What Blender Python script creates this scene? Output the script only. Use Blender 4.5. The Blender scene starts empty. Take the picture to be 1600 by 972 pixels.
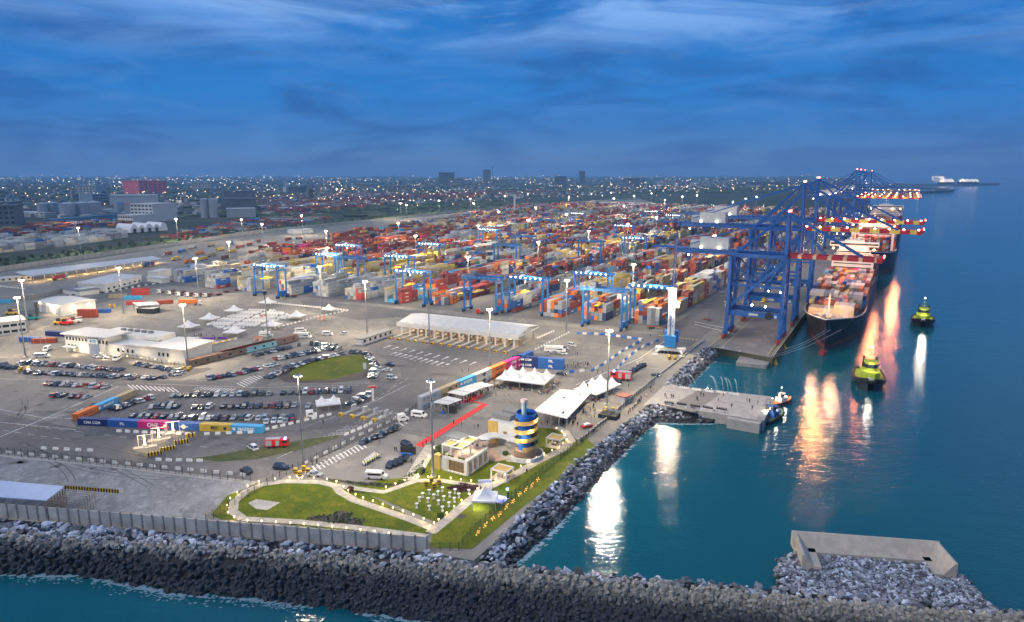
import bpy, bmesh, math, random
import numpy as np
from mathutils import Vector, Matrix
R = math.radians
SC = bpy.context.scene
COL = SC.collection
# ------------------------------------------------------------------ camera
IMF, HCAM, HOR = 1067.0, 90.0, 272.0
TH = math.atan((486 - HOR) / IMF)
cam_d = bpy.data.cameras.new('camera'); cam = bpy.data.objects.new('camera', cam_d); COL.objects.link(cam)
cam.location = (0, 0, HCAM); cam.rotation_euler = (math.pi / 2 - TH, 0, 0)
cam_d.sensor_width = 36; cam_d.lens = IMF * 36 / 1600; cam_d.clip_start = 1; cam_d.clip_end = 90000
SC.camera = cam
# ------------------------------------------------------------------ sky, sun, exposure
SUN_EL, SUN_AZ = 50, 240           # degrees; azimuth clockwise from +Y
w = bpy.data.worlds.new('World'); SC.world = w; w.use_nodes = True
nt = w.node_tree; nt.nodes.clear()
def N(t, **k):
    n = nt.nodes.new(t)
    for a, b in k.items(): setattr(n, a, b)
    return n
out = N('ShaderNodeOutputWorld'); bg = N('ShaderNodeBackground'); bg.inputs[1].default_value = 0.1
sky = N('ShaderNodeTexSky', sky_type='NISHITA', sun_disc=False)
sky.sun_elevation = R(SUN_EL); sky.sun_rotation = R(SUN_AZ); sky.air_density = 1.0; sky.dust_density = 0.3; sky.ozone_density = 4.0
tc = N('ShaderNodeTexCoord'); sep = N('ShaderNodeSeparateXYZ')
nt.links.new(tc.outputs['Generated'], sep.inputs[0])
# dusk tint of the clear sky by elevation (blue hour), then two cloud layers on a plane overhead
rmp = N('ShaderNodeValToRGB'); cr = rmp.color_ramp
cr.elements[0].position = 0.0; cr.elements[0].color = (0.072, 0.155, 0.33, 1)
cr.elements[1].position = 1.0; cr.elements[1].color = (0.04, 0.12, 0.32, 1)
for p, c in ((0.022, (0.064, 0.150, 0.325, 1)), (0.06, (0.026, 0.132, 0.365, 1)), (0.105, (0.012, 0.136, 0.41, 1)), (0.20, (0.012, 0.125, 0.40, 1))):
    e = cr.elements.new(p); e.color = c
nt.links.new(sep.outputs[2], rmp.inputs[0])
mz = N('ShaderNodeMath', operation='MAXIMUM'); mz.inputs[1].default_value = 0.03
nt.links.new(sep.outputs[2], mz.inputs[0])
dv = N('ShaderNodeVectorMath', operation='DIVIDE'); cb = N('ShaderNodeCombineXYZ')
for i in range(3): nt.links.new(mz.outputs[0], cb.inputs[i])
nt.links.new(tc.outputs['Generated'], dv.inputs[0]); nt.links.new(cb.outputs[0], dv.inputs[1])
def cloud(sc_, lo, hi, off, det=7):
    mp = N('ShaderNodeMapping'); mp.inputs['Scale'].default_value = sc_; mp.inputs['Location'].default_value = off
    nt.links.new(tc.outputs['Generated'], mp.inputs[0])
    no = N('ShaderNodeTexNoise'); no.inputs['Scale'].default_value = 1; no.inputs['Detail'].default_value = det; no.inputs['Roughness'].default_value = .58
    no.inputs['Distortion'].default_value = .6
    nt.links.new(mp.outputs[0], no.inputs[0])
    mr = N('ShaderNodeMapRange', interpolation_type='SMOOTHSTEP'); mr.inputs[1].default_value = lo; mr.inputs[2].default_value = hi
    nt.links.new(no.outputs[0], mr.inputs[0]); return mr.outputs[0]
def mix(fac, a, b, k=None):
    m = N('ShaderNodeMix', data_type='RGBA')
    if k is not None:
        q = N('ShaderNodeMath', operation='MULTIPLY'); nt.links.new(fac, q.inputs[0])
        if isinstance(k, float): q.inputs[1].default_value = k
        else: nt.links.new(k, q.inputs[1])
        fac = q.outputs[0]
    nt.links.new(fac, m.inputs[0])
    for s, i in ((a, 6), (b, 7)):
        if isinstance(s, tuple): m.inputs[i].default_value = s
        else: nt.links.new(s, m.inputs[i])
    return m.outputs[2]
hi = N('ShaderNodeMapRange'); hi.inputs[1].default_value = .13; hi.inputs[2].default_value = .26; nt.links.new(sep.outputs[2], hi.inputs[0])
c1 = mix(cloud((4.5, 4.5, 19), .42, .66, (3.1, 1.2, 0), 10), rmp.outputs[0], (0.012, 0.070, 0.245, 1), .7)
c2 = mix(cloud((3.0, 3.0, 18), .42, .70, (8.9, 5.3, 2.6)), c1, (0.24, 0.42, 0.74, 1), hi.outputs[0])
c3 = mix(cloud((7, 7, 30), .48, .74, (1.0, 9.0, 0), 9), c2, (0.060, 0.175, 0.43, 1), .5)
# Nishita contributes the physical colour of the clear dome underneath
sc1 = N('ShaderNodeVectorMath', operation='SCALE'); nt.links.new(c3, sc1.inputs[0]); sc1.inputs['Scale'].default_value = 7.6
sc2 = N('ShaderNodeVectorMath', operation='SCALE'); nt.links.new(sky.outputs[0], sc2.inputs[0]); sc2.inputs['Scale'].default_value = 0.006
ad = N('ShaderNodeVectorMath', operation='ADD'); nt.links.new(sc1.outputs[0], ad.inputs[0]); nt.links.new(sc2.outputs[0], ad.inputs[1])
nt.links.new(ad.outputs[0], bg.inputs[0]); nt.links.new(bg.outputs[0], out.inputs[0])
sd = bpy.data.lights.new('sun', 'SUN'); sd.energy = 1.1; sd.angle = R(40); sd.color = (1, .90, .78)
sun = bpy.data.objects.new('sun', sd); COL.objects.link(sun)
az = R(SUN_AZ); el = R(SUN_EL)
sdir = Vector((math.sin(az) * math.cos(el), math.cos(az) * math.cos(el), math.sin(el)))
sun.rotation_euler = sdir.to_track_quat('Z', 'Y').to_euler()
sun.location = (0, 0, 500)
SC.view_settings.view_transform = 'Standard'; SC.view_settings.look = 'None'; SC.view_settings.gamma = 1
SC.view_settings.exposure = 0.95; SC.view_settings.use_curve_mapping = False
SC.cycles.max_bounces = 4; SC.cycles.diffuse_bounces = 2; SC.cycles.glossy_bounces = 2; SC.cycles.volume_bounces = 0
SC.cycles.transmission_bounces = 3; SC.cycles.transparent_max_bounces = 6; SC.cycles.caustics_reflective = False; SC.cycles.caustics_refractive = False
SC.cycles.use_denoising = True; SC.cycles.sample_clamp_indirect = 4; SC.cycles.use_light_tree = True

# ------------------------------------------------------------------ coordinates
cT, sT = math.cos(TH), math.sin(TH)
def G(px, py, z=0.0):               # photo pixel -> point of the plane at height z
    u = px - 800; v = py - 486
    t = (HCAM - z) / (v * cT + IMF * sT)
    return (u * t, (IMF * cT - v * sT) * t)
AZ = R(29.6); sA, cA = math.sin(AZ), math.cos(AZ)
OX, OY = G(1207, 560)
def W(a, b): return (OX + a * sA + b * cA, OY + a * cA - b * sA)     # a: along the quay, b: across, to sea
def L(px, py, z=0):
    x, y = G(px, py, z); x -= OX; y -= OY
    return (x * sA + y * cA, x * cA - y * sA)
RZ = -AZ
rnd = random.Random(7)
def ang(p, q): return math.atan2(q[1] - p[1], q[0] - p[0])
# ------------------------------------------------------------------ words
_U = 'zeroth first second third fourth fifth sixth seventh eighth ninth tenth eleventh twelfth thirteenth fourteenth fifteenth sixteenth seventeenth eighteenth nineteenth'.split()
_T = {2: 'twenty', 3: 'thirty', 4: 'forty', 5: 'fifty', 6: 'sixty', 7: 'seventy', 8: 'eighty', 9: 'ninety'}
def nth(n):
    if n < 20: return _U[n]
    if n < 100: return _T[n // 10] + ('-' + _U[n % 10] if n % 10 else '') if n % 10 else _T[n // 10][:-1] + 'ieth'
    return 'hundred-and-' + nth(n - 100) if n > 100 else 'hundredth'
# ------------------------------------------------------------------ materials
MATS = {}
def M(name, rgb, rough=.75, var=.12, scale=.6, metal=0, emit=0, spec=.4, attr=None, bump=0, ecol=None):
    if name in MATS: return MATS[name]
    m = bpy.data.materials.new(name); m.use_nodes = True; t = m.node_tree; b = t.nodes['Principled BSDF']
    b.inputs['Roughness'].default_value = rough; b.inputs['Metallic'].default_value = metal
    b.inputs['Specular IOR Level'].default_value = spec
    b.inputs['Base Color'].default_value = (*rgb, 1)
    if var or attr or bump:
        g = t.nodes.new('ShaderNodeNewGeometry'); n = t.nodes.new('ShaderNodeTexNoise')
        n.inputs['Scale'].default_value = scale; n.inputs['Detail'].default_value = 5; n.inputs['Roughness'].default_value = .6
        t.links.new(g.outputs['Position'], n.inputs[0])
        mr = t.nodes.new('ShaderNodeMapRange'); mr.inputs[1].default_value = .3; mr.inputs[2].default_value = .7
        mr.inputs[3].default_value = 1 - var; mr.inputs[4].default_value = 1 + var
        t.links.new(n.outputs[0], mr.inputs[0])
        sc = t.nodes.new('ShaderNodeVectorMath'); sc.operation = 'SCALE'; sc.inputs[0].default_value = rgb
        if attr:
            a = t.nodes.new('ShaderNodeAttribute'); a.attribute_name = attr; t.links.new(a.outputs[0], sc.inputs[0])
        t.links.new(mr.outputs[0], sc.inputs['Scale']); t.links.new(sc.outputs[0], b.inputs['Base Color'])
        if bump:
            bm_ = t.nodes.new('ShaderNodeBump'); bm_.inputs['Strength'].default_value = bump; bm_.inputs['Distance'].default_value = .2
            t.links.new(n.outputs[0], bm_.inputs['Height']); t.links.new(bm_.outputs[0], b.inputs['Normal'])
    if emit:
        b.inputs['Emission Color'].default_value = (*(ecol or rgb), 1); b.inputs['Emission Strength'].default_value = emit
    MATS[name] = m; return m
# ------------------------------------------------------------------ mesh builder
class MB:
    def __init__(s): s.v = []; s.f = []; s.c = []; s.col = None
    def _q(s, n=1):
        if s.col is not None: s.c += [s.col] * n
    def poly(s, pts):
        o = len(s.v); s.v += [tuple(p) for p in pts]; s.f.append(tuple(range(o, o + len(pts)))); s._q(); return s
    def box(s, x, y, z, sx, sy, sz, rz=0, cz=False):
        """centre x,y, bottom z"""
        o = len(s.v); c, n = math.cos(rz), math.sin(rz); hx, hy = sx / 2, sy / 2
        if cz: z -= sz / 2
        for k in (z, z + sz):
            for a, b in ((-hx, -hy), (hx, -hy), (hx, hy), (-hx, hy)):
                s.v.append((x + a * c - b * n, y + a * n + b * c, k))
        s.f += [(o, o + 3, o + 2, o + 1), (o + 4, o + 5, o + 6, o + 7)] + [(o + i, o + (i + 1) % 4, o + 4 + (i + 1) % 4, o + 4 + i) for i in range(4)]
        s._q(6); return s
    def prism(s, pts, z0, z1):
        n = len(pts); o = len(s.v)
        ar = sum(pts[i][0] * pts[(i + 1) % n][1] - pts[(i + 1) % n][0] * pts[i][1] for i in range(n))
        if ar < 0: pts = pts[::-1]
        f = (lambda z, i: z[i] if isinstance(z, (list, tuple)) else z)
        s.v += [(p[0], p[1], f(z0, i)) for i, p in enumerate(pts)] + [(p[0], p[1], f(z1, i)) for i, p in enumerate(pts)]
        s.f += [tuple(range(o + n - 1, o - 1, -1)), tuple(range(o + n, o + 2 * n))] + [(o + i, o + (i + 1) % n, o + n + (i + 1) % n, o + n + i) for i in range(n)]
        s._q(n + 2); return s
    def bar(s, p, q, wd, ht=None):
        """rectangular bar from p to q"""
        ht = ht or wd; p = Vector(p); q = Vector(q); d = (q - p)
        if d.length < 1e-6: return s
        d.normalize(); up = Vector((0, 0, 1)) if abs(d.z) < .95 else Vector((0, 1, 0))
        x = d.cross(up).normalized() * wd / 2; y = x.cross(d).normalized() * ht / 2
        o = len(s.v)
        for e in (p, q):
            for a, b in ((-1, -1), (1, -1), (1, 1), (-1, 1)): s.v.append(tuple(e + x * a + y * b))
        s.f += [(o, o + 1, o + 2, o + 3), (o + 7, o + 6, o + 5, o + 4)] + [(o + i, o + 4 + i, o + 4 + (i + 1) % 4, o + (i + 1) % 4) for i in range(4)]
        s._q(6); return s
    def cyl(s, p, q, r0, r1=None, n=8):
        r1 = r0 if r1 is None else r1; p = Vector(p); q = Vector(q); d = (q - p).normalized()
        up = Vector((0, 0, 1)) if abs(d.z) < .95 else Vector((0, 1, 0))
        x = d.cross(up).normalized(); y = x.cross(d); o = len(s.v)
        for e, r in ((p, r0), (q, r1)):
            for i in range(n):
                t = 2 * math.pi * i / n; s.v.append(tuple(e + x * (r * math.cos(t)) + y * (r * math.sin(t))))
        s.f += [tuple(range(o, o + n)), tuple(range(o + 2 * n - 1, o + n - 1, -1))] + [(o + i, o + n + i, o + n + (i + 1) % n, o + (i + 1) % n) for i in range(n)]
        s._q(n + 2); return s
    def lathe(s, x, y, prof, n=12, a0=0, a1=2 * math.pi):
        o = len(s.v); full = abs(a1 - a0 - 2 * math.pi) < 1e-6; m = n if full else n + 1
        for r, z in prof:
            for i in range(m):
                t = a0 + (a1 - a0) * i / n; s.v.append((x + r * math.cos(t), y + r * math.sin(t), z))
        for j in range(len(prof) - 1):
            for i in range(n):
                k = (i + 1) % m; s.f.append((o + j * m + i, o + j * m + k, o + (j + 1) * m + k, o + (j + 1) * m + i)); s._q()
        return s
    def ico(s, x, y, z, r, sub=0, sq=(1, 1, 1), jit=0):
        V, F = _ICO[sub]; o = len(s.v); r_ = rnd
        for a in V:
            k = 1 + (r_.uniform(-jit, jit) if jit else 0)
            s.v.append((x + a[0] * r * sq[0] * k, y + a[1] * r * sq[1] * k, z + a[2] * r * sq[2] * k))
        s.f += [tuple(o + i for i in f) for f in F]; s._q(len(F)); return s
    def build(s, name, mat, parent=None, smooth=False):
        me = bpy.data.meshes.new(name); me.from_pydata(s.v, [], s.f)
        if s.c:
            at = me.color_attributes.new('Col', 'FLOAT_COLOR', 'CORNER')
            ls = np.empty(len(me.polygons), dtype=np.int32); me.polygons.foreach_get('loop_total', ls)
            c = np.repeat(np.array([(*k, 1) if len(k) == 3 else k for k in s.c], dtype=np.float32), ls, axis=0); at.data.foreach_set('color', c.ravel())
        if smooth: me.polygons.foreach_set('use_smooth', [True] * len(me.polygons))
        for m in (mat if isinstance(mat, (list, tuple)) else [mat]): me.materials.append(m)
        o = bpy.data.objects.new(name, me); COL.objects.link(o)
        if parent: o.parent = parent
        return o
def _mkico():
    out = []
    for k in (1, 2):
        b = bmesh.new(); bmesh.ops.create_icosphere(b, subdivisions=k, radius=1); b.verts.ensure_lookup_table()
        out.append(([tuple(v.co) for v in b.verts], [tuple(v.index for v in f.verts) for f in b.faces])); b.free()
    return out
_ICO = _mkico()
def tag(o, label=None, cat=None, group=None, kind=None):
    if label: o['label'] = label
    if cat: o['category'] = cat
    if group: o['group'] = group
    if kind: o['kind'] = kind
    return o
def thing(name, label, cat, loc=(0, 0, 0), rz=0, group=None):
    o = bpy.data.objects.new(name, None); COL.objects.link(o); o.location = loc; o.rotation_euler = (0, 0, rz)
    return tag(o, label, cat, group)
_TREE = {}
def tree(root):
    if root.name not in _TREE: _TREE[root.name] = [(c, list(c.children)) for c in root.children]
    return _TREE[root.name]
def dup(root, loc=None, rz=None, label=None, group=None, scale=None, mats=None):
    """a copy of a thing with copies of its parts and sub-parts; mats swaps the mesh of a named part"""
    r = root.copy(); COL.objects.link(r)
    if loc is not None: r.location = loc
    if rz is not None: r.rotation_euler = (0, 0, rz)
    if scale is not None: r.scale = scale if isinstance(scale, tuple) else (scale,) * 3
    if label: r['label'] = label
    if group: r['group'] = group
    for ch, gg in tree(root):
        c = ch.copy(); COL.objects.link(c); c.parent = r
        for g in gg:
            d = g.copy(); COL.objects.link(d); d.parent = c
    return r
def struct(o): o['kind'] = 'structure'; return o
def lamp(x, y, z, pw, col=(1, .82, .58), r=.8, name='floodlight_beam'):
    d = bpy.data.lights.new(name, 'POINT'); d.energy = pw; d.color = col; d.shadow_soft_size = r
    d.energy *= 1.65; o = bpy.data.objects.new(name, d); COL.objects.link(o); o.location = (x, y, z); return o
def gp(pts, z=0): return [G(x, y) + (z,) for x, y in pts]
def sheet(name, pts, z, mat, world=False):
    """one flat sheet from a pixel outline"""
    p = [(q[0], q[1], z) for q in (pts if world else [G(*q) for q in pts])]
    ar = sum(p[i][0] * p[(i + 1) % len(p)][1] - p[(i + 1) % len(p)][0] * p[i][1] for i in range(len(p)))
    if ar < 0: p = p[::-1]
    return struct(MB().poly(p).build(name, mat))
def lerp(p, q, t): return tuple(a + (b - a) * t for a, b in zip(p, q))
def along(pts, step=None, n=None, off=0):
    """points evenly spaced along a world polyline: (x, y, heading)"""
    seg = [math.dist(a, b) for a, b in zip(pts, pts[1:])]; tot = sum(seg)
    if n is None: n = max(1, int(tot / step))
    out = []
    for i in range(n + 1 if off == 0 else n):
        d = (i + off) * tot / n
        for (a, b), s in zip(zip(pts, pts[1:]), seg):
            if d <= s + 1e-6: break
            d -= s
        k = d / s; out.append((a[0] + (b[0] - a[0]) * k, a[1] + (b[1] - a[1]) * k, ang(a, b)))
    return out
def inside(x, y, P):
    c = False; n = len(P)
    for i in range(n):
        a, b = P[i], P[(i + 1) % n]
        if (a[1] > y) != (b[1] > y) and x < (b[0] - a[0]) * (y - a[1]) / (b[1] - a[1]) + a[0]: c = not c
    return c
_FONT = {}
def text(s, size, mat, parent, M4, name='lettering', depth=.02, squeeze=1):
    """writing as a mesh part, placed with a local matrix"""
    cu = bpy.data.curves.new(name, 'FONT'); cu.body = s; cu.size = size; cu.align_x = 'CENTER'; cu.align_y = 'CENTER'; cu.extrude = depth; cu.resolution_u = 3
    cu.offset = size * .02
    o = bpy.data.objects.new(name, cu); COL.objects.link(o)
    bpy.context.view_layer.update()
    me = bpy.data.meshes.new_from_object(o); bpy.data.objects.remove(o)
    for v in me.vertices: v.co.x *= squeeze
    me.materials.clear(); me.materials.append(mat)
    t = bpy.data.objects.new(name, me); COL.objects.link(t); t.parent = parent; t.matrix_local = M4
    return t
# ================================================================== GROUND AND WATER
def uvmat(name, build):
    if name in MATS: return MATS[name]
    m = bpy.data.materials.new(name); m.use_nodes = True; build(m.node_tree, m.node_tree.nodes['Principled BSDF']); MATS[name] = m; return m
def _ground(cols, rough=.85, streak=0):
    def f(t, b):
        g = t.nodes.new('ShaderNodeNewGeometry'); b.inputs['Roughness'].default_value = rough; b.inputs['Specular IOR Level'].default_value = .08
        prev = None
        for i, (c, sc, lo, hi_) in enumerate(cols):
            if prev is None: prev = c; continue
            mp = t.nodes.new('ShaderNodeMapping'); mp.inputs['Rotation'].default_value = (0, 0, AZ)
            if streak: mp.inputs['Scale'].default_value = (1, streak if i % 2 else 1, 1)
            t.links.new(g.outputs['Position'], mp.inputs[0])
            n = t.nodes.new('ShaderNodeTexNoise'); n.inputs['Scale'].default_value = sc; n.inputs['Detail'].default_value = 8; n.inputs['Roughness'].default_value = .65
            n.inputs['Distortion'].default_value = .4
            t.links.new(mp.outputs[0], n.inputs[0])
            mr = t.nodes.new('ShaderNodeMapRange'); mr.inputs[1].default_value = lo; mr.inputs[2].default_value = hi_; t.links.new(n.outputs[0], mr.inputs[0])
            mx = t.nodes.new('ShaderNodeMix'); mx.data_type = 'RGBA'; t.links.new(mr.outputs[0], mx.inputs[0])
            if isinstance(prev, tuple): mx.inputs[6].default_value = (*prev, 1)
            else: t.links.new(prev, mx.inputs[6])
            mx.inputs[7].default_value = (*c, 1); prev = mx.outputs[2]
        t.links.new(prev, b.inputs['Base Color'])
    return f
m_water = bpy.data.materials.new('sea water'); m_water.use_nodes = True
t_ = m_water.node_tree; b_ = t_.nodes['Principled BSDF']
b_.inputs['Roughness'].default_value = .06; b_.inputs['IOR'].default_value = 1.33; b_.inputs['Specular IOR Level'].default_value = .5
g_ = t_.nodes.new('ShaderNodeNewGeometry')
def _noi(sc_, det, stretch=(1, 1, 1), rot=0):
    mp = t_.nodes.new('ShaderNodeMapping'); mp.inputs['Scale'].default_value = stretch; mp.inputs['Rotation'].default_value = (0, 0, rot); t_.links.new(g_.outputs['Position'], mp.inputs[0])
    n = t_.nodes.new('ShaderNodeTexNoise'); n.inputs['Scale'].default_value = sc_; n.inputs['Detail'].default_value = det; n.inputs['Roughness'].default_value = .6
    t_.links.new(mp.outputs[0], n.inputs[0]); return n
n1 = _noi(.55, 4, (1, 1.7, 1), .3); n2 = _noi(.07, 3, (1, 2.2, 1), .2); n3 = _noi(.006, 4); n4 = _noi(2.2, 2)
bu1 = t_.nodes.new('ShaderNodeBump'); bu1.inputs['Strength'].default_value = 1; bu1.inputs['Distance'].default_value = .11; t_.links.new(n1.outputs[0], bu1.inputs['Height'])
bu2 = t_.nodes.new('ShaderNodeBump'); bu2.inputs['Strength'].default_value = 1; bu2.inputs['Distance'].default_value = .22; t_.links.new(n2.outputs[0], bu2.inputs['Height']); t_.links.new(bu1.outputs[0], bu2.inputs['Normal'])
bu3 = t_.nodes.new('ShaderNodeBump'); bu3.inputs['Strength'].default_value = 1; bu3.inputs['Distance'].default_value = .008; t_.links.new(n4.outputs[0], bu3.inputs['Height']); t_.links.new(bu2.outputs[0], bu3.inputs['Normal'])
t_.links.new(bu3.outputs[0], b_.inputs['Normal'])
mr_ = t_.nodes.new('ShaderNodeMapRange'); mr_.inputs[1].default_value = .35; mr_.inputs[2].default_value = .65; t_.links.new(n3.outputs[0], mr_.inputs[0])
mx_ = t_.nodes.new('ShaderNodeMix'); mx_.data_type = 'RGBA'; t_.links.new(mr_.outputs[0], mx_.inputs[0])
mx_.inputs[6].default_value = (.002, .066, .092, 1); mx_.inputs[7].default_value = (.002, .086, .100, 1); t_.links.new(mx_.outputs[2], b_.inputs['Base Color'])
ZW = -4.0
struct(MB().poly([(-26000, -3000, ZW), (26000, -3000, ZW), (26000, 21000, ZW), (-26000, 21000, ZW)]).build('sea', m_water))

m_apron = uvmat('apron concrete', _ground(
    [((.245, .228, .20), 0, 0, 0), ((.165, .155, .145), .02, .35, .62), ((.32, .29, .24), .09, .52, .75), ((.12, .115, .11), .35, .56, .78)], streak=.25))
m_asph = uvmat('worn asphalt', _ground([((.165, .155, .148), 0, 0, 0), ((.120, .115, .113), .03, .38, .62), ((.23, .21, .19), .11, .55, .8), ((.09, .087, .087), .5, .62, .85)], streak=.2))
m_gravel = uvmat('crushed gravel', _ground([((.27, .265, .26), 0, 0, 0), ((.17, .17, .172), .09, .35, .62), ((.36, .355, .35), .35, .5, .75), ((.12, .12, .125), 1.1, .55, .7)], streak=.35))
m_grass = uvmat('lawn grass', _ground([((.115, .135, .010), 0, 0, 0), ((.065, .092, .008), .06, .42, .6), ((.19, .165, .020), .22, .52, .72), ((.045, .065, .006), 1.2, .52, .7)]))
m_verge = uvmat('rough grass', _ground([((.06, .075, .03), 0, 0, 0), ((.10, .10, .045), .1, .4, .62), ((.035, .055, .02), .5, .5, .7)]))
m_earth = uvmat('distant earth', _ground([((.055, .06, .05), 0, 0, 0), ((.03, .045, .028), .004, .4, .6), ((.10, .085, .07), .012, .5, .7), ((.13, .125, .12), .03, .58, .72)]))
m_soil = M('planting soil', (.045, .032, .03), var=.3, scale=1.5)
m_path = uvmat('garden paving', _ground([((.40, .37, .31), 0, 0, 0), ((.30, .28, .24), .6, .45, .6)]))
m_white = M('white road paint', (.62, .62, .6), var=.3, scale=1.2)
m_conc = M('cast concrete', (.34, .32, .29), var=.2, scale=.35, bump=.3)
m_dconc = M('weathered concrete', (.22, .215, .205), var=.25, scale=.5, bump=.3)

CREST = [(-90, 803), (0, 811), (200, 827), (400, 843), (668, 864), (745, 880), (1000, 905), (1220, 922), (1420, 945), (1700, 965)]
def far_left(pts, dist=2500):
    a, b = G(*pts[1]), G(*pts[4]); k = dist / math.dist(a, b); return (a[0] - (b[0] - a[0]) * k, a[1] - (b[1] - a[1]) * k)
coast = [far_left(CREST)] + [G(*p) for p in CREST[:6]] + [G(*p) for p in ((775, 850), (835, 790), (895, 730), (960, 680), (1008, 640), (1048, 597), (1100, 543), (1124, 543))] + [W(0, 0), W(1500, 0), W(1560, -20), G(1352, 292), G(1340, 283), G(1290, 279), G(1240, 277), (-25000, 20500), (-25000, 600)]
land = MB().prism(coast, -9, 0).build('ground', m_earth); struct(land)
# paved port area
FENCE = [G(-420, 497), G(0, 425), G(400, 365), G(800, 324), G(1000, 311)]
port = [far_left(CREST, 800)] + [G(*p) for p in CREST[:5]] + [G(740, 876)] + [G(*p) for p in ((775, 846), (835, 786), (895, 726), (960, 676), (1006, 638), (1046, 597), (1098, 544), (1122, 544))] + [W(1, -1), W(1495, -1), W(1495, -500), FENCE[4], FENCE[3], FENCE[2], FENCE[1], FENCE[0]]
sheet('apron', port, .03, m_apron, True)
sheet('harbour_road', [(470, 470), (600, 480), (720, 494), (840, 507), (960, 518), (1035, 524), (1100, 528), (1052, 548), (1000, 548), (900, 530), (850, 532), (828, 510), (620, 496), (560, 500), (480, 487)], .06, m_asph)
sheet("gate_road", [(560, 532), (620, 527), (802, 548), (862, 556), (800, 576), (656, 640), (560, 690), (470, 728), (415, 745), (342, 722), (431, 685), (501, 659), (566, 643), (601, 621), (627, 590), (625, 575), (585, 552)], .066, m_asph)
sheet("car_park_road", [(110, 655), (216, 604), (590, 600), (625, 588), (600, 620), (565, 642), (500, 658), (430, 684), (300, 680), (120, 668)], .06, m_asph)
sheet("access_road", [(-60, 636), (120, 669), (300, 681), (430, 685), (340, 722), (430, 742), (395, 752), (200, 727), (-60, 700)], .063, m_asph)
sheet('link_road', [(150, 592), (330, 596), (420, 592), (410, 580), (470, 560), (560, 545), (575, 552), (480, 572), (440, 595), (400, 606), (230, 604), (150, 602)], .064, m_asph)
sheet('yard_road', [(-60, 505), (120, 470), (250, 436), (420, 398), (530, 380), (560, 388), (430, 405), (270, 444), (230, 452), (170, 470), (60, 500), (0, 540), (-60, 560)], .06, m_asph)
sheet('parking_bays', [(-60, 560), (130, 560), (330, 578), (280, 592), (150, 590), (-60, 580)], .066, m_asph)
# yard floor under the stacks and the quay apron
sheet('stacking_yard', [W(30, -72), W(1480, -72), W(1480, -560), W(700, -700), W(200, -560), W(-10, -490), W(5, -400)], .04, m_asph, True)
sheet('quay_road', [W(2, -66), W(1490, -66), W(1490, -42), W(2, -42)], .05, m_asph, True)
sheet('gravel_lot', [(-90, 704), (0, 713), (200, 733), (395, 757), (318, 803), (330, 834), (0, 807), (-90, 800)], .09, m_gravel)
sheet('gravel_kerb', [(-90, 700), (0, 709), (200, 729), (402, 753), (395, 758), (200, 734), (0, 714), (-90, 705)], .13, m_conc)
sheet('roundabout_lawn', [(434, 590), (452, 576), (478, 566), (520, 558), (560, 555), (576, 560), (578, 574), (574, 586), (560, 592), (520, 596), (480, 597), (450, 597)], .14, m_grass)
sheet('roundabout_soil', [(434, 590), (452, 576), (462, 574), (450, 586), (470, 595), (520, 594), (570, 580), (580, 572), (581, 586), (560, 594), (520, 598), (470, 599), (445, 597)], .16, m_soil)
sheet('verge', [(300, 716), (330, 713), (470, 688), (530, 680), (528, 685), (470, 703), (400, 718), (340, 722)], .12, m_verge)
sheet('garden_lawn', [(330, 805), (355, 775), (400, 757), (470, 750), (520, 752), (560, 766), (600, 786), (670, 822), (668, 838), (560, 832), (400, 815), (345, 812)], .12, m_grass)
sheet('terrace_lawn', [(540, 762), (600, 750), (660, 745), (650, 727), (668, 704), (700, 706), (740, 700), (800, 690), (838, 668), (880, 672), (905, 690), (915, 684), (932, 700), (880, 745), (820, 790), (760, 840), (738, 858), (672, 856), (676, 836), (690, 820), (600, 782)], .12, m_grass)
sheet('shrub_bed', [(498, 748), (560, 754), (620, 757), (640, 748), (664, 718), (668, 712), (650, 742), (630, 757), (600, 762), (550, 757)], .2, m_soil)
for nm, P in (('flower_bed', [(478, 812), (486, 806), (515, 806), (530, 798), (553, 802), (548, 808), (573, 814), (560, 822), (520, 820)]),
              ('hedge_bed', [(698, 764), (720, 756), (750, 760), (752, 766), (720, 770)]), ('corner_bed', [(545, 767), (560, 764), (570, 767), (556, 772)]),
              ('palm_bed', [(712, 806), (724, 804), (730, 808), (718, 812)])):
    sheet(nm, P, .15, m_soil)
sheet('manhole_slab', [(388, 787), (400, 781), (438, 786), (418, 798), (400, 796)], .19, m_conc)
def strip(name, pts, wd, z, mat, px=True):
    p = [Vector(G(*q)) if px else Vector(q) for q in pts]; n = len(p); A = []; B = []
    for i in range(n):
        d = (p[min(i + 1, n - 1)] - p[max(i - 1, 0)]).normalized(); nn = Vector((-d.y, d.x)) * wd / 2
        A.append(p[i] + nn); B.append(p[i] - nn)
    m = MB()
    for i in range(n - 1): m.poly([(*B[i], z), (*B[i + 1], z), (*A[i + 1], z), (*A[i], z)])
    return struct(m.build(name, mat))
PATH1 = [(380, 812), (364, 800), (366, 785), (385, 768), (410, 758), (445, 753), (500, 754), (524, 760), (532, 770), (555, 783), (600, 798), (640, 812), (680, 828)]
PATH2 = [(524, 760), (600, 770), (650, 752), (690, 752), (745, 760), (775, 757)]
PATH3 = [(672, 834), (700, 812), (730, 786), (760, 764), (800, 745), (840, 722), (880, 703), (893, 690), (884, 676), (870, 668)]
PATH4 = [(640, 752), (652, 735), (665, 712), (676, 696)]
PATH5 = [(380, 812), (470, 817), (560, 826), (668, 840)]
for i, (P, wd) in enumerate(((PATH1, 2.6), (PATH2, 2.4), (PATH3, 3.0), (PATH4, 4.5), (PATH5, 2.4))): strip('garden_path', P, wd, .21 + i * .012, m_path)
sheet('tower_plinth', [(770, 700), (800, 690), (848, 702), (850, 716), (826, 726), (792, 722)], .18, m_path)
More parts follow.
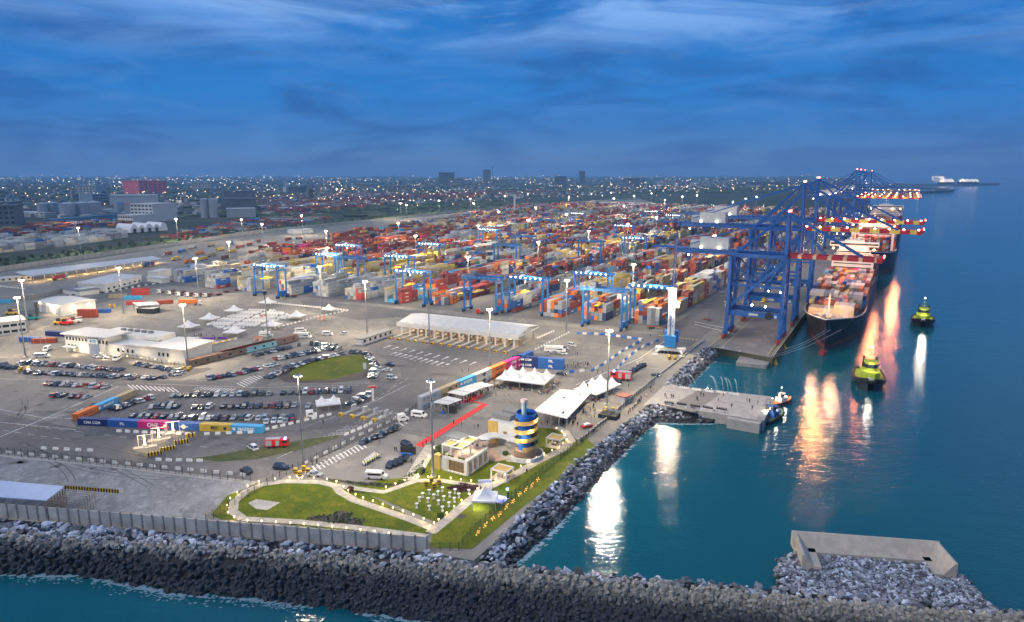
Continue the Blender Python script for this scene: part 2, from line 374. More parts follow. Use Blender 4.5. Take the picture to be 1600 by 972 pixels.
sheet('courtyard', [(735, 690), (800, 680), (812, 715), (775, 722), (740, 714)], .16, M('terracotta paving', (.42, .28, .20), var=.15))
sheet('red_carpet', [(648, 696), (753, 632), (736, 628), (738, 626.5), (763, 632.5), (675, 689), (660, 695.5), (676, 700), (680, 704), (676, 703)], .12, M('red carpet cloth', (.62, .035, .03), rough=.95, var=.08))
# markings
mk = MB()
def dash(p, q, n, ln, wd=.15, z=.1, fill=None):
    P, Q = G(*p), G(*q); a = ang(P, Q); tot = math.dist(P, Q)
    for i in range(n):
        t = (i + .5) / n; mk.box(P[0] + (Q[0] - P[0]) * t, P[1] + (Q[1] - P[1]) * t, z - .005, ln, wd, .005, a)
def line(pts, wd=.2, z=.1):
    P = [G(*p) for p in pts]
    for a, b in zip(P, P[1:]): mk.box((a[0] + b[0]) / 2, (a[1] + b[1]) / 2, z - .005, math.dist(a, b), wd, .005, ang(a, b))
def hatch(p, q, n, side, ln, wd=.45, z=.1):
    P, Q = G(*p), G(*q); S = G(*side); d = (S[0] - P[0], S[1] - P[1]); dl = math.hypot(*d); d = (d[0] / dl, d[1] / dl)
    for i in range(n):
        t = (i + .5) / n; x, y = P[0] + (Q[0] - P[0]) * t, P[1] + (Q[1] - P[1]) * t
        mk.box(x + d[0] * ln / 2, y + d[1] * ln / 2, z - .005, ln, wd, .005, math.atan2(d[1], d[0]))
hatch((196, 601), (272, 606), 11, (206, 609), 9); hatch((300, 609), (362, 612), 12, (306, 606), 4); hatch((368, 600), (400, 584), 8, (376, 604), 8)
hatch((458, 742), (568, 692), 18, (464, 750), 4.5, .5); hatch((602, 672), (630, 655), 5, (608, 676), 4.5, .5)
for (p, q) in (((598, 541), (745, 570)), ((610, 552), (700, 572))):
    P, Q = G(*p), G(*q)
    for i in range(11):
        x, y = lerp(P, Q, (i + .5) / 11); mk.box(x, y, .095, 5, .5, .005, math.pi / 2 - AZ); mk.box(x + 1.1, y + 2, .095, 2.2, 1.3, .005, math.pi / 2 - AZ)
for k in range(6): dash((430 + k * 6, 718 - k * 3 + 0), (600 + k * 8, 640 + k * 1), 14, 2.6)
for (p, q, n) in (((0, 660), (330, 700), 14), ((0, 672), (120, 690), 6), ((30, 640), (200, 590), 1), ((640, 700), (760, 640), 10), ((560, 640), (640, 590), 8), ((500, 660), (600, 620), 8), ((700, 620), (760, 596), 6)): dash(p, q, n, 3)
line([(0, 683), (75, 652), (185, 604)], .35); line([(120, 672), (0, 660)], .2); line([(230, 600), (400, 606), (560, 602)], .2)
line([(0, 592), (150, 596)], .2); line([(640, 600), (560, 640)], .2); line([(0, 640), (60, 652), (120, 655)], .25)
line([(900, 602), (1000, 560), (1040, 532)], .3); line([(470, 745), (600, 672), (640, 652)], .25); line([(600, 507), (800, 490)], .2)
line([(1005, 561), (994, 566), (1003, 574), (1040, 578)], .25)
for _q in range(5):
    P_, Q_ = lerp(G(655, 642), G(775, 590), .1), G(868, 600)
for p, q in (((1085, 507), (1148, 522)), ((1085, 503), (1148, 516)), ((1110, 452), (1150, 460))): dash(p, q, 22, 1.2, .8)
struct(mk.build('road_markings', m_white))
tm = MB(); rt = random.Random(88)
for _ in range(170):
    px_, py_ = rt.choice(((rt.uniform(480, 1100), rt.uniform(476, 560)), (rt.uniform(0, 420), rt.uniform(640, 720)), (rt.uniform(430, 900), rt.uniform(545, 680)), (rt.uniform(0, 500), rt.uniform(455, 530))))
    x, y = G(px_, py_); h = rt.choice((RZ, RZ, RZ + math.pi / 2, rt.uniform(0, 3))); cv = rt.uniform(-.022, .022); n = rt.randint(6, 16)
    pr = None
    for i in range(n):
        for s_ in (-.9, .9):
            tm.box(x - math.sin(h) * s_, y + math.cos(h) * s_, .098, 3.3, .28, .004, h)
        x += math.cos(h) * 3.1; y += math.sin(h) * 3.1; h += cv * 3
struct(tm.build('tyre_marks', M('tyre rubber stain', (.085, .08, .078), var=.5, scale=.9)))
om = MB()
for _ in range(420):
    px_, py_ = rt.uniform(0, 1100), rt.uniform(460, 735); x, y = G(px_, py_)
    if 2 < L(px_, py_)[1] + 38: continue
    if 660 < px_ and py_ > 680: continue
    if px_ > 380 and py_ > 745 - (px_ - 380) * .3: continue
    r0 = rt.uniform(.5, 2.4); om.poly([(x + r0 * rt.uniform(.5, 1.2) * math.cos(t * .785) * 1.5, y + r0 * rt.uniform(.5, 1.2) * math.sin(t * .785), .102) for t in range(8)])
struct(om.build('oil_stains', M('oil stain', (.11, .10, .095), var=.4, scale=.7)))
jt = MB()
for k in range(26): jt.box(*W(-60 - k * 9, -150), .101, 190, .16, .003, RZ)
for k in range(22): jt.box(*W(-170, -62 - k * 9), .102, .16, 220, .003, RZ)

ym = MB()
for k in range(9):
    a = 20 + k * 150; b0 = -40
    for j in range(12): ym.box(*W(a, -64 + j * 1.9), .09, 1, 1.6, .01, RZ)
for bq in (-33.5, -30.4, -27, -3.2, -1.2): ym.box(*W(745, bq), .085, .22, 1480, .01, RZ)
struct(ym.build('quay_markings', M('yellow line paint', (.55, .45, .12), var=.3)))
rl = MB()
for bq in (-31.0, -2.3): rl.box(*W(747, bq), .09, .35, 1485, .07, RZ)
struct(rl.build('crane_rail', M('rail steel', (.16, .15, .15), rough=.5, metal=.6)))
kb = MB().box(*W(748, -.3), .04, .5, 1488, .35, RZ); struct(kb.build('quay_kerb', m_conc))
# green strip beyond the fence
def off(pts, d):   # shift a world polyline sideways
    o = []
    for i, p in enumerate(pts):
        a, b = pts[max(i - 1, 0)], pts[min(i + 1, len(pts) - 1)]; t = ang(a, b); o.append((p[0] - math.sin(t) * d, p[1] + math.cos(t) * d))
    return o
sheet('green_strip', off(FENCE, 3) + off(FENCE, 62)[::-1], .05, m_verge, True)
# ------------------------------------------------------------------ embankments
TETR = [(-90, 836), (0, 843), (200, 856), (400, 870), (668, 890), (760, 900), (1000, 925), (1220, 948), (1420, 968), (1700, 985)]
WLIN = [(-90, 886), (0, 897), (130, 901), (270, 926), (400, 936), (500, 948), (650, 968), (800, 990), (1050, 1020), (1700, 1085)]
m_core = M('rubble core', (.012, .012, .014), var=.4, scale=.8, bump=.5)  # near-black base colour stands in for shade in the gaps between stones
def poly_w(pts, z): return [G(*p, z) + (z,) for p in pts]
C0 = poly_w(CREST, .3); C1 = poly_w(TETR, .8); C2 = poly_w(WLIN, ZW - .3)
bm_ = MB()
def ribbon(mb, A, B):
    for i in range(len(A) - 1): mb.poly([A[i], B[i], B[i + 1], A[i + 1]])
C2b = [(x, y - 3, ZW - 3) for x, y, z in C2]
ribbon(bm_, C0, C1); ribbon(bm_, C1, C2); ribbon(bm_, C2, C2b)
# inner slope of the mole, right of the corner
I0 = C0[5:]; I1 = [(x + .6, y + 4, ZW - 2) for x, y, z in I0]; ribbon(bm_, I1, I0)
struct(bm_.build('breakwater_slope', m_core))
S0 = [G(*p) + (.15,) for p in ((750, 872), (775, 846), (835, 786), (895, 726), (960, 676), (1008, 638))]
S1 = [G(*p, ZW - .5) + (ZW - .5,) for p in ((800, 888), (842, 852), (905, 790), (958, 728), (1000, 683), (1040, 652))]
T0 = [G(*p) + (.15,) for p in ((1040, 603), (1048, 592), (1075, 566), (1100, 545), (1122, 540))]
T1 = [G(*p, ZW - .5) + (ZW - .5,) for p in ((1072, 612), (1078, 602), (1102, 578), (1128, 556), (1150, 552))]
U0 = [G(*p) + (.1,) for p in ((1015, 629), (1060, 634), (1100, 640), (1138, 646))]
U1 = [G(*p, ZW - .5) + (ZW - .5,) for p in ((1018, 662), (1060, 664), (1100, 664), (1145, 662))]
V0 = [G(*p) + (.1,) for p in ((1120, 541), (1140, 545), (1160, 550))]
V1 = [G(*p, ZW - .5) + (ZW - .5,) for p in ((1126, 556), (1146, 556), (1162, 558))]
sl = MB(); ribbon(sl, S1, S0); ribbon(sl, T1, T0); ribbon(sl, U1, U0); ribbon(sl, V1, V0); struct(sl.build('revetment_slope', m_core))
# caisson mole
KP = [(1218, 870), (1240, 858), (1470, 880), (1500, 890), (1555, 945), (1600, 965), (1400, 960), (1222, 925)]
kk = MB().prism([G(*p) for p in KP], -9, -1.2); struct(kk.build('caisson_bed', m_core))
# ---- rocks
def rock_mesh(seed, s=1):
    rr = random.Random(seed); b = bmesh.new()
    for _ in range(14): b.verts.new(Vector((rr.gauss(0, 1), rr.gauss(0, 1), rr.gauss(0, 1))).normalized() * rr.uniform(.8, 1.1))
    bmesh.ops.convex_hull(b, input=b.verts[:]); 
    for v in [v for v in b.verts if not v.link_faces]: b.verts.remove(v)
    for v in b.verts: v.co.x *= 1.05; v.co.y *= .8; v.co.z *= .62
    b.verts.index_update(); out = (np.array([tuple(v.co) for v in b.verts]), [tuple(v.index for v in f.verts) for f in b.faces]); b.free(); return out
ROCKS = [rock_mesh(i) for i in range(10)]
def rotm(rr):
    a, b, c = rr.uniform(0, 6.3), rr.uniform(-.6, .6), rr.uniform(-.6, .6)
    return np.array(Matrix.Rotation(a, 3, 'Z') @ Matrix.Rotation(b, 3, 'X') @ Matrix.Rotation(c, 3, 'Y'))
# tetrapod: four tapered legs
def tetrapod():
    m = MB(); dirs = [Vector((0, 0, 1))] + [Vector((math.cos(a) * .943, math.sin(a) * .943, -.333)) for a in (0, 2.094, 4.189)]
    for d in dirs: m.cyl(d * .05, d * 1.0, .46, .30, 6)
    return np.array(m.v), m.f
TET = tetrapod()
class Heap:
    """many loose stones: the big ones become objects, the others one mesh"""
    def __init__(s): s.it = []
    def add(s, kind, x, y, z, r, col, rr): s.it.append((kind, x, y, z, r, col, rotm(rr)))
def heap_mesh(items, name, mat):
    m = MB()
    for kind, x, y, z, r, col, mt in items:
        V, F = kind; o = len(m.v); P = (V * r) @ mt.T + np.array((x, y, z)); m.v += [tuple(p) for p in P]; m.f += [tuple(o + i for i in f) for f in F]; m.c += [col] * len(F)
    return m.build(name, mat)
m_rock = M('quarried granite', (.3, .3, .32), rough=.8, var=.22, scale=2.5, attr='Col', bump=.25)
m_tet = M('sea worn concrete', (.2, .19, .17), rough=.85, var=.3, scale=1.2, attr='Col', bump=.2)
def on_ribbon(A, B, i, u, v):
    a = [A[i][k] + (A[i + 1][k] - A[i][k]) * u for k in range(3)]; b = [B[i][k] + (B[i + 1][k] - B[i][k]) * u for k in range(3)]
    return [a[k] + (b[k] - a[k]) * v for k in range(3)], math.dist(a, b)
RK = []; TT = []
def rcol(rr, dark=1):
    k = rr.choice((.07, .12, .18, .24, .32, .5)) * rr.uniform(.8, 1.2) * dark; return (k * .92, k * .97, k * 1.10)
def fill(A, B, size, store, kind, v0=0, v1=1, dens=1.0, dark=None, rr=random.Random(5)):
    for i in range(len(A) - 1):
        ln = (math.dist(A[i], A[i + 1]) + math.dist(B[i], B[i + 1])) / 2; wd = math.dist(A[i], B[i]) * (v1 - v0)
        n = int(ln * wd / (size * size) * dens)
        for _ in range(n):
            u, v = rr.random(), rr.uniform(v0, v1); p, _d = on_ribbon(A, B, i, u, v)
            x, y, z = p
            pp = proj(x, y, z)
            if pp[0] < -40 or pp[0] > 1650 or pp[1] > 1010: continue
            if kind == 'r':
                d = dark(v, z) if dark else 1
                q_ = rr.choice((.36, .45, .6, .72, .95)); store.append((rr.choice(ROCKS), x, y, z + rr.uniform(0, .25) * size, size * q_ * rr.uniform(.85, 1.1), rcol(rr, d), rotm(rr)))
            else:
                wet = min(1, max(0, (z + 1.7 + rr.uniform(-.5, .5)) / 2.4)); k = rr.uniform(.8, 1.15); dry = np.array((.29, .265, .22)); we = np.array((.034, .036, .042))  # lower tetrapods coloured darker: wet concrete plus painted shade of the slope
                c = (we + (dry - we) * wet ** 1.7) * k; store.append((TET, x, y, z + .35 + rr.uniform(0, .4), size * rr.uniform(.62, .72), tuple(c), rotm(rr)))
def proj(x, y, z):
    dz = HCAM - z; zc = y * cT + dz * sT; return (800 + IMF * x / zc, 486 + IMF * (dz * cT - y * sT) / zc)
fill(C0, C1, 1.5, RK, 'r', .06, 1.02, 1.5)
fill(I0, I1, 1.5, RK, 'r', -.1, .8, 1.3)
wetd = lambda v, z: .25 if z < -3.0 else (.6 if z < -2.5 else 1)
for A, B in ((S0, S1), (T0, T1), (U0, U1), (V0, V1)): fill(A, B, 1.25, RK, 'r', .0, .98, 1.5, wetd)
KW = [G(*p) for p in KP]
rr_ = random.Random(3); xs = [p[0] for p in KW]; ys = [p[1] for p in KW]
for _ in range(6500):
    x, y = rr_.uniform(min(xs), max(xs)), rr_.uniform(min(ys), max(ys))
    if inside(x, y, KW): RK.append((rr_.choice(ROCKS), x, y, -1.0 + rr_.uniform(-.1, .35), rr_.uniform(.35, .85), rcol(rr_), rotm(rr_)))
for a, b in zip(KW, KW[1:] + KW[:1]):
    for x, y, h in along([a, b], .7):
        for k in range(2): RK.append((rr_.choice(ROCKS), x + rr_.uniform(-1, 1), y + rr_.uniform(-1, 1), rr_.uniform(-4, -1), rr_.uniform(.5, .95), rcol(rr_, .6), rotm(rr_)))
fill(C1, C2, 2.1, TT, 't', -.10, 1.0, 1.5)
fill(C1, C2, 1.5, RK, 'r', 0, .16, .55)
def showing(it):
    p = proj(*it[1:4]); d = math.dist(it[1:4], (0, 0, HCAM)); return -it[4] / d if 8 < p[0] < 1592 and p[1] < 962 else 0
def split_heap(items, n, nm, label, cat, group, mat, rest):
    it = sorted(items, key=showing); first, more = it[:n], it[n:]
    lib = {}
    for kind, x, y, z, r, col, mt in first:
        key = (id(kind[1]), round(col[0], 2))
        if key not in lib:
            m = MB(); m.v = [tuple(p) for p in kind[0]]; m.f = list(kind[1]); m.c = [col] * len(kind[1]); o = m.build(nm, mat); lib[key] = o.data
        else: o = bpy.data.objects.new(nm, lib[key]); COL.objects.link(o)
        o.matrix_world = Matrix.Translation((x, y, z)) @ Matrix(mt.tolist()).to_4x4() @ Matrix.Scale(r, 4)
        tag(o, label, cat, group)
    tag(heap_mesh(more, rest, mat), kind='stuff')
fo = MB(); rf_ = random.Random(14); m_foam = M('sea foam', (.16, .26, .31), var=.3, scale=1.5)
def foam(A, n, spread, out_):
    for _ in range(n):
        i = rf_.randrange(len(A) - 1); t = rf_.random(); x = A[i][0] + (A[i + 1][0] - A[i][0]) * t; y = A[i][1] + (A[i + 1][1] - A[i][1]) * t; h = ang(A[i], A[i + 1]); d = abs(rf_.gauss(0, 1)) * spread * out_
        if math.sin(x * .21) + math.sin(x * .083 + 2) < rf_.uniform(-1.6, 1.2): continue
        x += -math.sin(h) * d; y += math.cos(h) * d; r0 = rf_.uniform(.12, .6) * (1 if abs(d) < 1.2 else .5)
        fo.poly([(x + r0 * rf_.uniform(.4, 1.3) * math.cos(h + k_ * 1.047) * 1.8, y + r0 * rf_.uniform(.4, 1.3) * math.sin(h + k_ * 1.047), ZW + .03 + rf_.random() * .02) for k_ in range(6)])
foam(C2, 3200, 1.6, -1); foam(S1, 500, .8, -1); foam(T1, 200, .7, -1); foam(U1, 200, .7, -1)
tag(fo.build('sea_foam', m_foam), kind='stuff')
split_heap(RK, 300, 'boulder', 'loose grey granite boulder of the riprap along the breakwater and harbour edge', 'boulder', 'granite boulders piled along the water', m_rock, 'riprap')
split_heap(TT, 300, 'tetrapod', 'four-legged concrete tetrapod interlocked on the seaward slope of the breakwater', 'tetrapod', 'tetrapods on the seaward slope', m_tet, 'tetrapod_slope')
# ================================================================== CONTAINERS, CRANES, SHIPS
PAL = {'rust red': (.30, .05, .022), 'maroon': (.18, .025, .028), 'orange': (.70, .17, .02), 'blue': (.018, .10, .36), 'dark blue': (.012, .03, .14), 'pale grey': (.33, .35, .37),
       'white': (.50, .49, .45), 'cream': (.50, .42, .28), 'mustard yellow': (.56, .38, .05), 'green': (.06, .22, .14), 'light blue': (.06, .36, .62), 'magenta': (.60, .02, .20), 'red': (.45, .05, .04), 'tan': (.36, .29, .17), 'slate grey': (.17, .19, .22)}
def pick(rr, kind):
    if kind == 'white': return rr.choices(['white', 'pale grey', 'cream', 'slate grey', 'blue', 'red'], (6, 5, 2.5, 1.5, .5, .5))[0]
    if kind == 'yellow': return rr.choices(['mustard yellow', 'tan', 'cream', 'rust red', 'white'], (6, 4, 3, 1, 1))[0]
    if kind == 'orange': return rr.choices(['orange', 'rust red', 'maroon', 'magenta', 'dark blue', 'tan'], (3, 5, 5, .6, 1.4, 1.5))[0]
    if kind == 'front': return rr.choices(['pale grey', 'slate grey', 'white', 'rust red', 'orange', 'blue', 'dark blue', 'maroon', 'light blue'], (5, 3.5, 1.6, 3, 3, 2, 1, 2, .5))[0]
    return rr.choices(['rust red', 'maroon', 'orange', 'blue', 'dark blue', 'pale grey', 'white', 'cream', 'mustard yellow', 'green', 'light blue', 'magenta', 'red', 'tan', 'slate grey'],
                      (12, 11, 4.2, 3.5, 3.2, 5, 3.6, 3, 2.8, .6, 1.2, .4, 3.4, 3.4, 3))[0]
POOL = []       # (score, x, y, z, rz, len, colour, label)
CH = 2.62
def visible_score(x, y, z, ln):
    px, py = proj(x, y, z + 1.3)
    if px < 4 or px > 1596 or py < 4 or py > 968: return 0
    return 1e4 / (x * x + y * y)
LEFTB = [(258, 452), (262, 436), (300, 424), (372, 412), (425, 396), (500, 386), (545, 372), (640, 356), (735, 338), (800, 327), (960, 316)]
LW = [G(*p) for p in LEFTB]
def left_ok(x, y):
    for p, q in zip(LW, LW[1:]):
        if p[1] <= y <= q[1]:
            k = (y - p[1]) / (q[1] - p[1]); return x >= p[0] + (q[0] - p[0]) * k
    return y < LW[0][1] or x > LW[-1][0]
starts = [(-87.7, 44), (-120.3, 40), (-149, 36), (-184, 37), (-236, 34), (-268, 24), (-302, 20), (-332, 18), (-362, 10), (-402, 6), (-437, 3), (-486, 9)]
blocks = [(b, a0) for b, a0 in starts] + [(-486 - 32 * k, 60 + 40 * k) for k in range(1, 12)]
hn = {}
for bi, (b0, a0) in enumerate(blocks):
    rr = random.Random(100 + bi); a = a0; bay = 0
    mood = 'any'; tiers = 4
    while a < 1470:
        bay += 1
        seg = int((a - a0) / 190)
        if (a - a0) - seg * 190 > 172: a += 19; continue      # cross aisle
        if rr.random() < .22:
            mood = rr.choice(['any', 'any', 'any', 'any', 'white', 'yellow', 'orange'])
        if bay < 4: mood = 'front' if b0 > -200 else ('white' if b0 < -300 else 'any')
        if b0 < -300 and a < 130 and bay >= 4: mood = 'white' if (a < 75) else 'yellow'
        if b0 < -420 and a > 130 and a < 330: mood = 'orange'
        if b0 > -205 and b0 < -150 and bay < 2: a += 0
        tiers = max(3, min(5, tiers + rr.choice((-1, 0, 0, 1)))) if bay > 3 else (4 if b0 > -160 or b0 < -300 else (2 if b0 < -220 else 4))
        if -302 <= b0 <= -220 and bay <= 3: tiers = 3 if b0 < -260 else 2
        long_ = 12.19 if rr.random() < .72 else 6.06
        x0, y0 = W(a + long_ / 2, b0 + 7.6)
        d = math.hypot(x0, y0)
        pr = proj(x0, y0, 5)
        ok = left_ok(x0, y0) and -60 < pr[0]
        if ok:
            hs = [max(0, min(5, tiers + rr.choice((-2, -1, 0, 0, 0, 0, 1)))) for _ in range(6)]
            if bay == 1 and b0 < -300: hs = [max(3, h) for h in hs]
            fr = hn.get(bi, [0] * 6)
            runc = None
            for r_ in range(6):
                bb = b0 + 1.22 + r_ * 2.62
                for k in range(hs[r_]):
                    col = pick(rr, mood) if runc is None or rr.random() < .62 else runc
                    runc = col
                    x, y = W(a + long_ / 2 + rr.uniform(-.12, .12), bb)
                    nb = hs[r_ + 1] if r_ < 5 else 0
                    exposed = (k >= fr[r_]) * 2.4 + (k >= nb) * (2.0 * long_ / 12.19) + (k == hs[r_] - 1) * 1.0
                    if exposed == 0 and d > 300: continue
                    POOL.append((visible_score(x, y, k * CH, long_) * exposed, x, y, .06 + k * CH, math.pi / 2 - AZ, long_, col,
                        f'{col} shipping container, {nth(k + 1)} tier, {nth(6 - r_)} row, {nth(bay)} bay of {nth(bi + 1)} yard block from quay'))
            hn[bi] = hs
        else: hn[bi] = [0] * 6
        a += long_ + .45
# ---- ships
m_hull = M('dark hull paint', (.030, .020, .026), rough=.45, var=.3, scale=.15)
m_boot = M('red antifouling', (.20, .025, .02), rough=.6, var=.25, scale=.2)
m_sup = M('ship white paint', (.72, .70, .66), rough=.5, var=.06)
m_deck = M('deck green', (.10, .07, .06), var=.2)
m_glass = M('dark glass', (.02, .025, .03), rough=.12, var=0, spec=.6)
m_cglass = M('car glass', (.045, .06, .085), rough=.18, var=0, spec=.8)
m_steel = M('grey steel', (.33, .34, .35), rough=.5, var=.1)
m_dark = M('black rubber', (.015, .015, .016), rough=.7, var=0)
def lampmat(name, col, e): return M(name, col, emit=e, var=0, ecol=col)
L_warm = lampmat('warm floodlight', (1, .78, .45), 26)
L_white = lampmat('white floodlight', (1, .88, .66), 18)
L_orange = lampmat('sodium lamp', (1, .42, .16), 26)
L_red = lampmat('red beacon', (1, .12, .08), 14)
L_small = lampmat('small warm lamp', (1, .66, .30), 5)
L_blue = lampmat('blue lamp', (.08, .25, 1), 16)
def hull_mesh(Ln, B, Dk, zw, flare=.5, st=22, bow=.2):
    """x across, y from bow (0) to stern; returns profile rows"""
    rows = []
    for i in range(st + 1):
        t = (i / st) ** 1.5; y = t * Ln
        k = min(1, (y / (Ln * bow))) ; hbD = B / 2 * (1 - (1 - k) ** 2.0) ; k2 = max(0, min(1, (y - Ln * .02) / (Ln * bow * 1.25))); hbW = B / 2 * (1 - (1 - k2) ** 1.7)
        if y > Ln * .93: hbW *= 1 - (y - Ln * .93) / (Ln * .07) * .35
        rake = max(0, (1 - k)) * Ln * .022
        up = Dk + (1 - min(1, y / (Ln * .12))) * 3.5
        rows.append((y, hbD, hbW, up, rake))
    return rows
def ship(name, label, a0, Ln, B, bmid, Dk, tiers, seed, sup_at, funnel=True, cols=None, bays=None, litbow=True, shipno='first'):
    x, y = W(a0, bmid); root = thing(name, label, 'container ship', (x, y, ZW), RZ, None)
    rows = hull_mesh(Ln, B, Dk, 0)
    up = MB(); lo = MB(); dk = MB()
    def sec(r, lv):
        y, hd, hw, u, rk = r; z = {0: -3, 1: 2.2, 2: u * .6, 3: u}[lv]; f = {0: 0, 1: .0, 2: .5, 3: 1}[lv]
        h = hw + (hd - hw) * f; yy = y - rk * (f - .6) if lv else y + 1.5
        return h, yy, z
    for r, s in zip(rows, rows[1:]):
        for lv in range(3):
            for sg in (-1, 1):
                A = sec(r, lv); Bq = sec(s, lv); C = sec(s, lv + 1); D = sec(r, lv + 1)
                P = [(sg * q[0], q[1], q[2]) for q in (A, Bq, C, D)]
                (lo if lv == 0 else up).poly(P if sg < 0 else P[::-1])
        A, Bq = sec(r, 3), sec(s, 3)
        dk.poly([(-A[0], A[1], A[2] - 1.2), (A[0], A[1], A[2] - 1.2), (Bq[0], Bq[1], Bq[2] - 1.2), (-Bq[0], Bq[1], Bq[2] - 1.2)])
    e = [sec(rows[-1], k) for k in range(4)]
    up.poly([(-e[1][0], e[1][1], e[1][2]), (e[1][0], e[1][1], e[1][2]), (e[2][0], e[2][1], e[2][2]), (e[3][0], e[3][1], e[3][2]), (-e[3][0], e[3][1], e[3][2]), (-e[2][0], e[2][1], e[2][2])][::-1])
    lo.ico(0, -1.5, 0, 3.2, 1, (.75, 1.7, .8))
    up.build('hull', m_hull, root); lo.build('boot_top', m_boot, root); dk.build('deck', m_deck, root)
    rw = MB()
    for sg in (-1, 1):
        for r, s in zip(rows[:9], rows[1:9]):
            A, Bq = sec(r, 3), sec(s, 3); rw.bar((sg * A[0], A[1], A[2] + .1), (sg * Bq[0], Bq[1], Bq[2] + .1), .4, .5)
    rw.build('bulwark_rail', m_sup, root)
    bd = MB(); bd.cyl((0, Ln * .035, Dk + 2), (0, Ln * .035, Dk + 16), .45, .3); bd.bar((-2.5, Ln * .035, Dk + 13), (2.5, Ln * .035, Dk + 13), .3)
    bd.build('foremast', m_sup, root)
    wn = MB()
    for q in (-6, -2.5, 2.5, 6): wn.cyl((q - 1, Ln * .05, Dk + 3), (q + 1, Ln * .05, Dk + 3), .9); wn.box(q, Ln * .05, Dk + 1.5, 2.6, 1.4, 1)
    wn.build('mooring_winch', m_steel, root)
    # superstructure
    sy = Ln * sup_at; s = MB(); g = MB()
    s.box(0, sy, Dk - 1, B * .86, 13, 17)
    for k in range(3): s.box(0, sy - .5 * k, Dk + 16 + k * 3, B * (.8 - .1 * k), 11 - k, 3)
    s.box(0, sy, Dk + 25, B * 1.02, 7, 3.2); s.box(0, sy, Dk + 28.2, B * .4, 6, 1.5)
    for k in range(7): g.box(0, sy - 6.6, Dk + 3 + k * 3, B * .78, .16, .7)
    g.box(0, sy - 3.7, Dk + 26.2, B * .98, .3, 1.3)
    sb = s.build('superstructure', m_sup, root); g.build('window_band', m_glass, sb)
    mm = MB(); mm.cyl((0, sy, Dk + 29), (0, sy, Dk + 38), .5, .25); mm.bar((-3, sy, Dk + 35), (3, sy, Dk + 35), .3); mm.ico(3, sy, Dk + 31, 1); mm.ico(-3, sy, Dk + 31, 1); mm.build('radar_mast', m_sup, root)
    fb = MB().box(0, sy + 26, Dk - 1, 12, 10, 24); fb.build('funnel', M('funnel paint', (.10, .13, .25), var=.1), root)
    # lit floodlights on the house
    fl = MB()
    for q in (-.42, -.2, .2, .42): fl.ico(B * q, sy - 7.2, Dk + 23.5, .7)
    fl.build('deck_floodlight', L_orange, root)
    # containers on deck
    rr = random.Random(seed); yb = Ln * .085; bay = 0; prev = [0] * 20
    nr = int((B - 1) / 2.6)
    while yb < Ln - 14:
        if abs(yb + 6 - sy) < 15 or abs(yb + 6 - sy - 26) < 12: yb += 4; prev = [0] * 20; continue
        bay += 1; w_ = min(1, .55 + (yb / (Ln * .2)) * .5); n = max(3, int(nr * w_)); mood = (cols or ['any'])[min(bay - 1, len(cols or [1]) - 1)] if bay <= 6 else 'red' if shipno == 'second' else 'any'
        hgt_ = (bays[bay - 1] if bays and bay <= len(bays) else tiers); hs = []
        for r_ in range(n): hs.append(max(1, hgt_ + (rr.choice((-1, 0, 0, 0)) if bay > 1 else (0 if r_ > n * .45 else -1))))
        for r_ in range(n):
            for k in range(hs[r_]):
                if mood == 'cream': col = 'cream' if rr.random() < .5 else 'white'
                elif mood == 'red': col = rr.choice(('orange', 'rust red', 'red', 'magenta', 'red', 'orange', 'maroon'))
                else: col = pick(rr, mood)
                lx = (r_ - (n - 1) / 2) * 2.6; ly = yb + 6.1; c_, s_ = math.cos(RZ), math.sin(RZ)
                px_, py_ = x + lx * c_ - ly * s_, y + lx * s_ + ly * c_; z = ZW + Dk - .6 + k * CH
                pv = prev[r_] if len(prev) > r_ else 0
                ex = (k >= pv) * 2.4 + (r_ == n - 1 or k >= hs[min(r_ + 1, n - 1)]) * 2 + (k == hs[r_] - 1)
                if ex == 0: continue
                POOL.append((visible_score(px_, py_, z, 12) * ex, px_, py_, z, RZ + math.pi / 2, 12.19, col,
                             f'{col} container, {nth(k + 1)} tier, {nth(r_ + 1)} row from quay, {nth(bay)} bay of {shipno} ship'))
        prev = hs; yb += 12.9
    return root
ship('container_ship', 'dark hulled container ship moored bow first nearest the harbour basin, cream containers on its bow', 41, 290, 33, 19.5, 15, 4, 4, .66,
     cols=['cream', 'any', 'white', 'any', 'any', 'white'], bays=[3, 3, 4, 3, 4, 4], shipno='first')
ship('container_ship', 'dark container ship with white deckhouse berthed astern of the first, under the far cranes', 360, 330, 44, 25, 20, 6, 9, .22, shipno='second')
ship('container_ship', 'third container ship, farthest along the quay below the last cranes', 720, 330, 46, 26, 20, 6, 12, .3, shipno='third')
# mooring lines
for k, (pa, qa) in enumerate((((40, 20, 9), (14, 1, 1)), ((41, 22, 9), (4, 0.5, 1)), ((44, 27, 9), (-2, 0, 1)))):
    P = Vector((*W(pa[0], pa[1]), pa[2])); Q = Vector((*W(qa[0], qa[1]), qa[2])); m = MB(); pr = P
    for i in range(1, 9):
        t = i / 8; c = P.lerp(Q, t); c.z -= 1.6 * math.sin(math.pi * t); m.cyl(pr, c, .09, n=4); pr = c
    tag(m.build('mooring_line', m_steel), f'{nth(k + 1)} mooring rope from the bow of the first ship down to the quay', 'rope', 'bow mooring ropes')
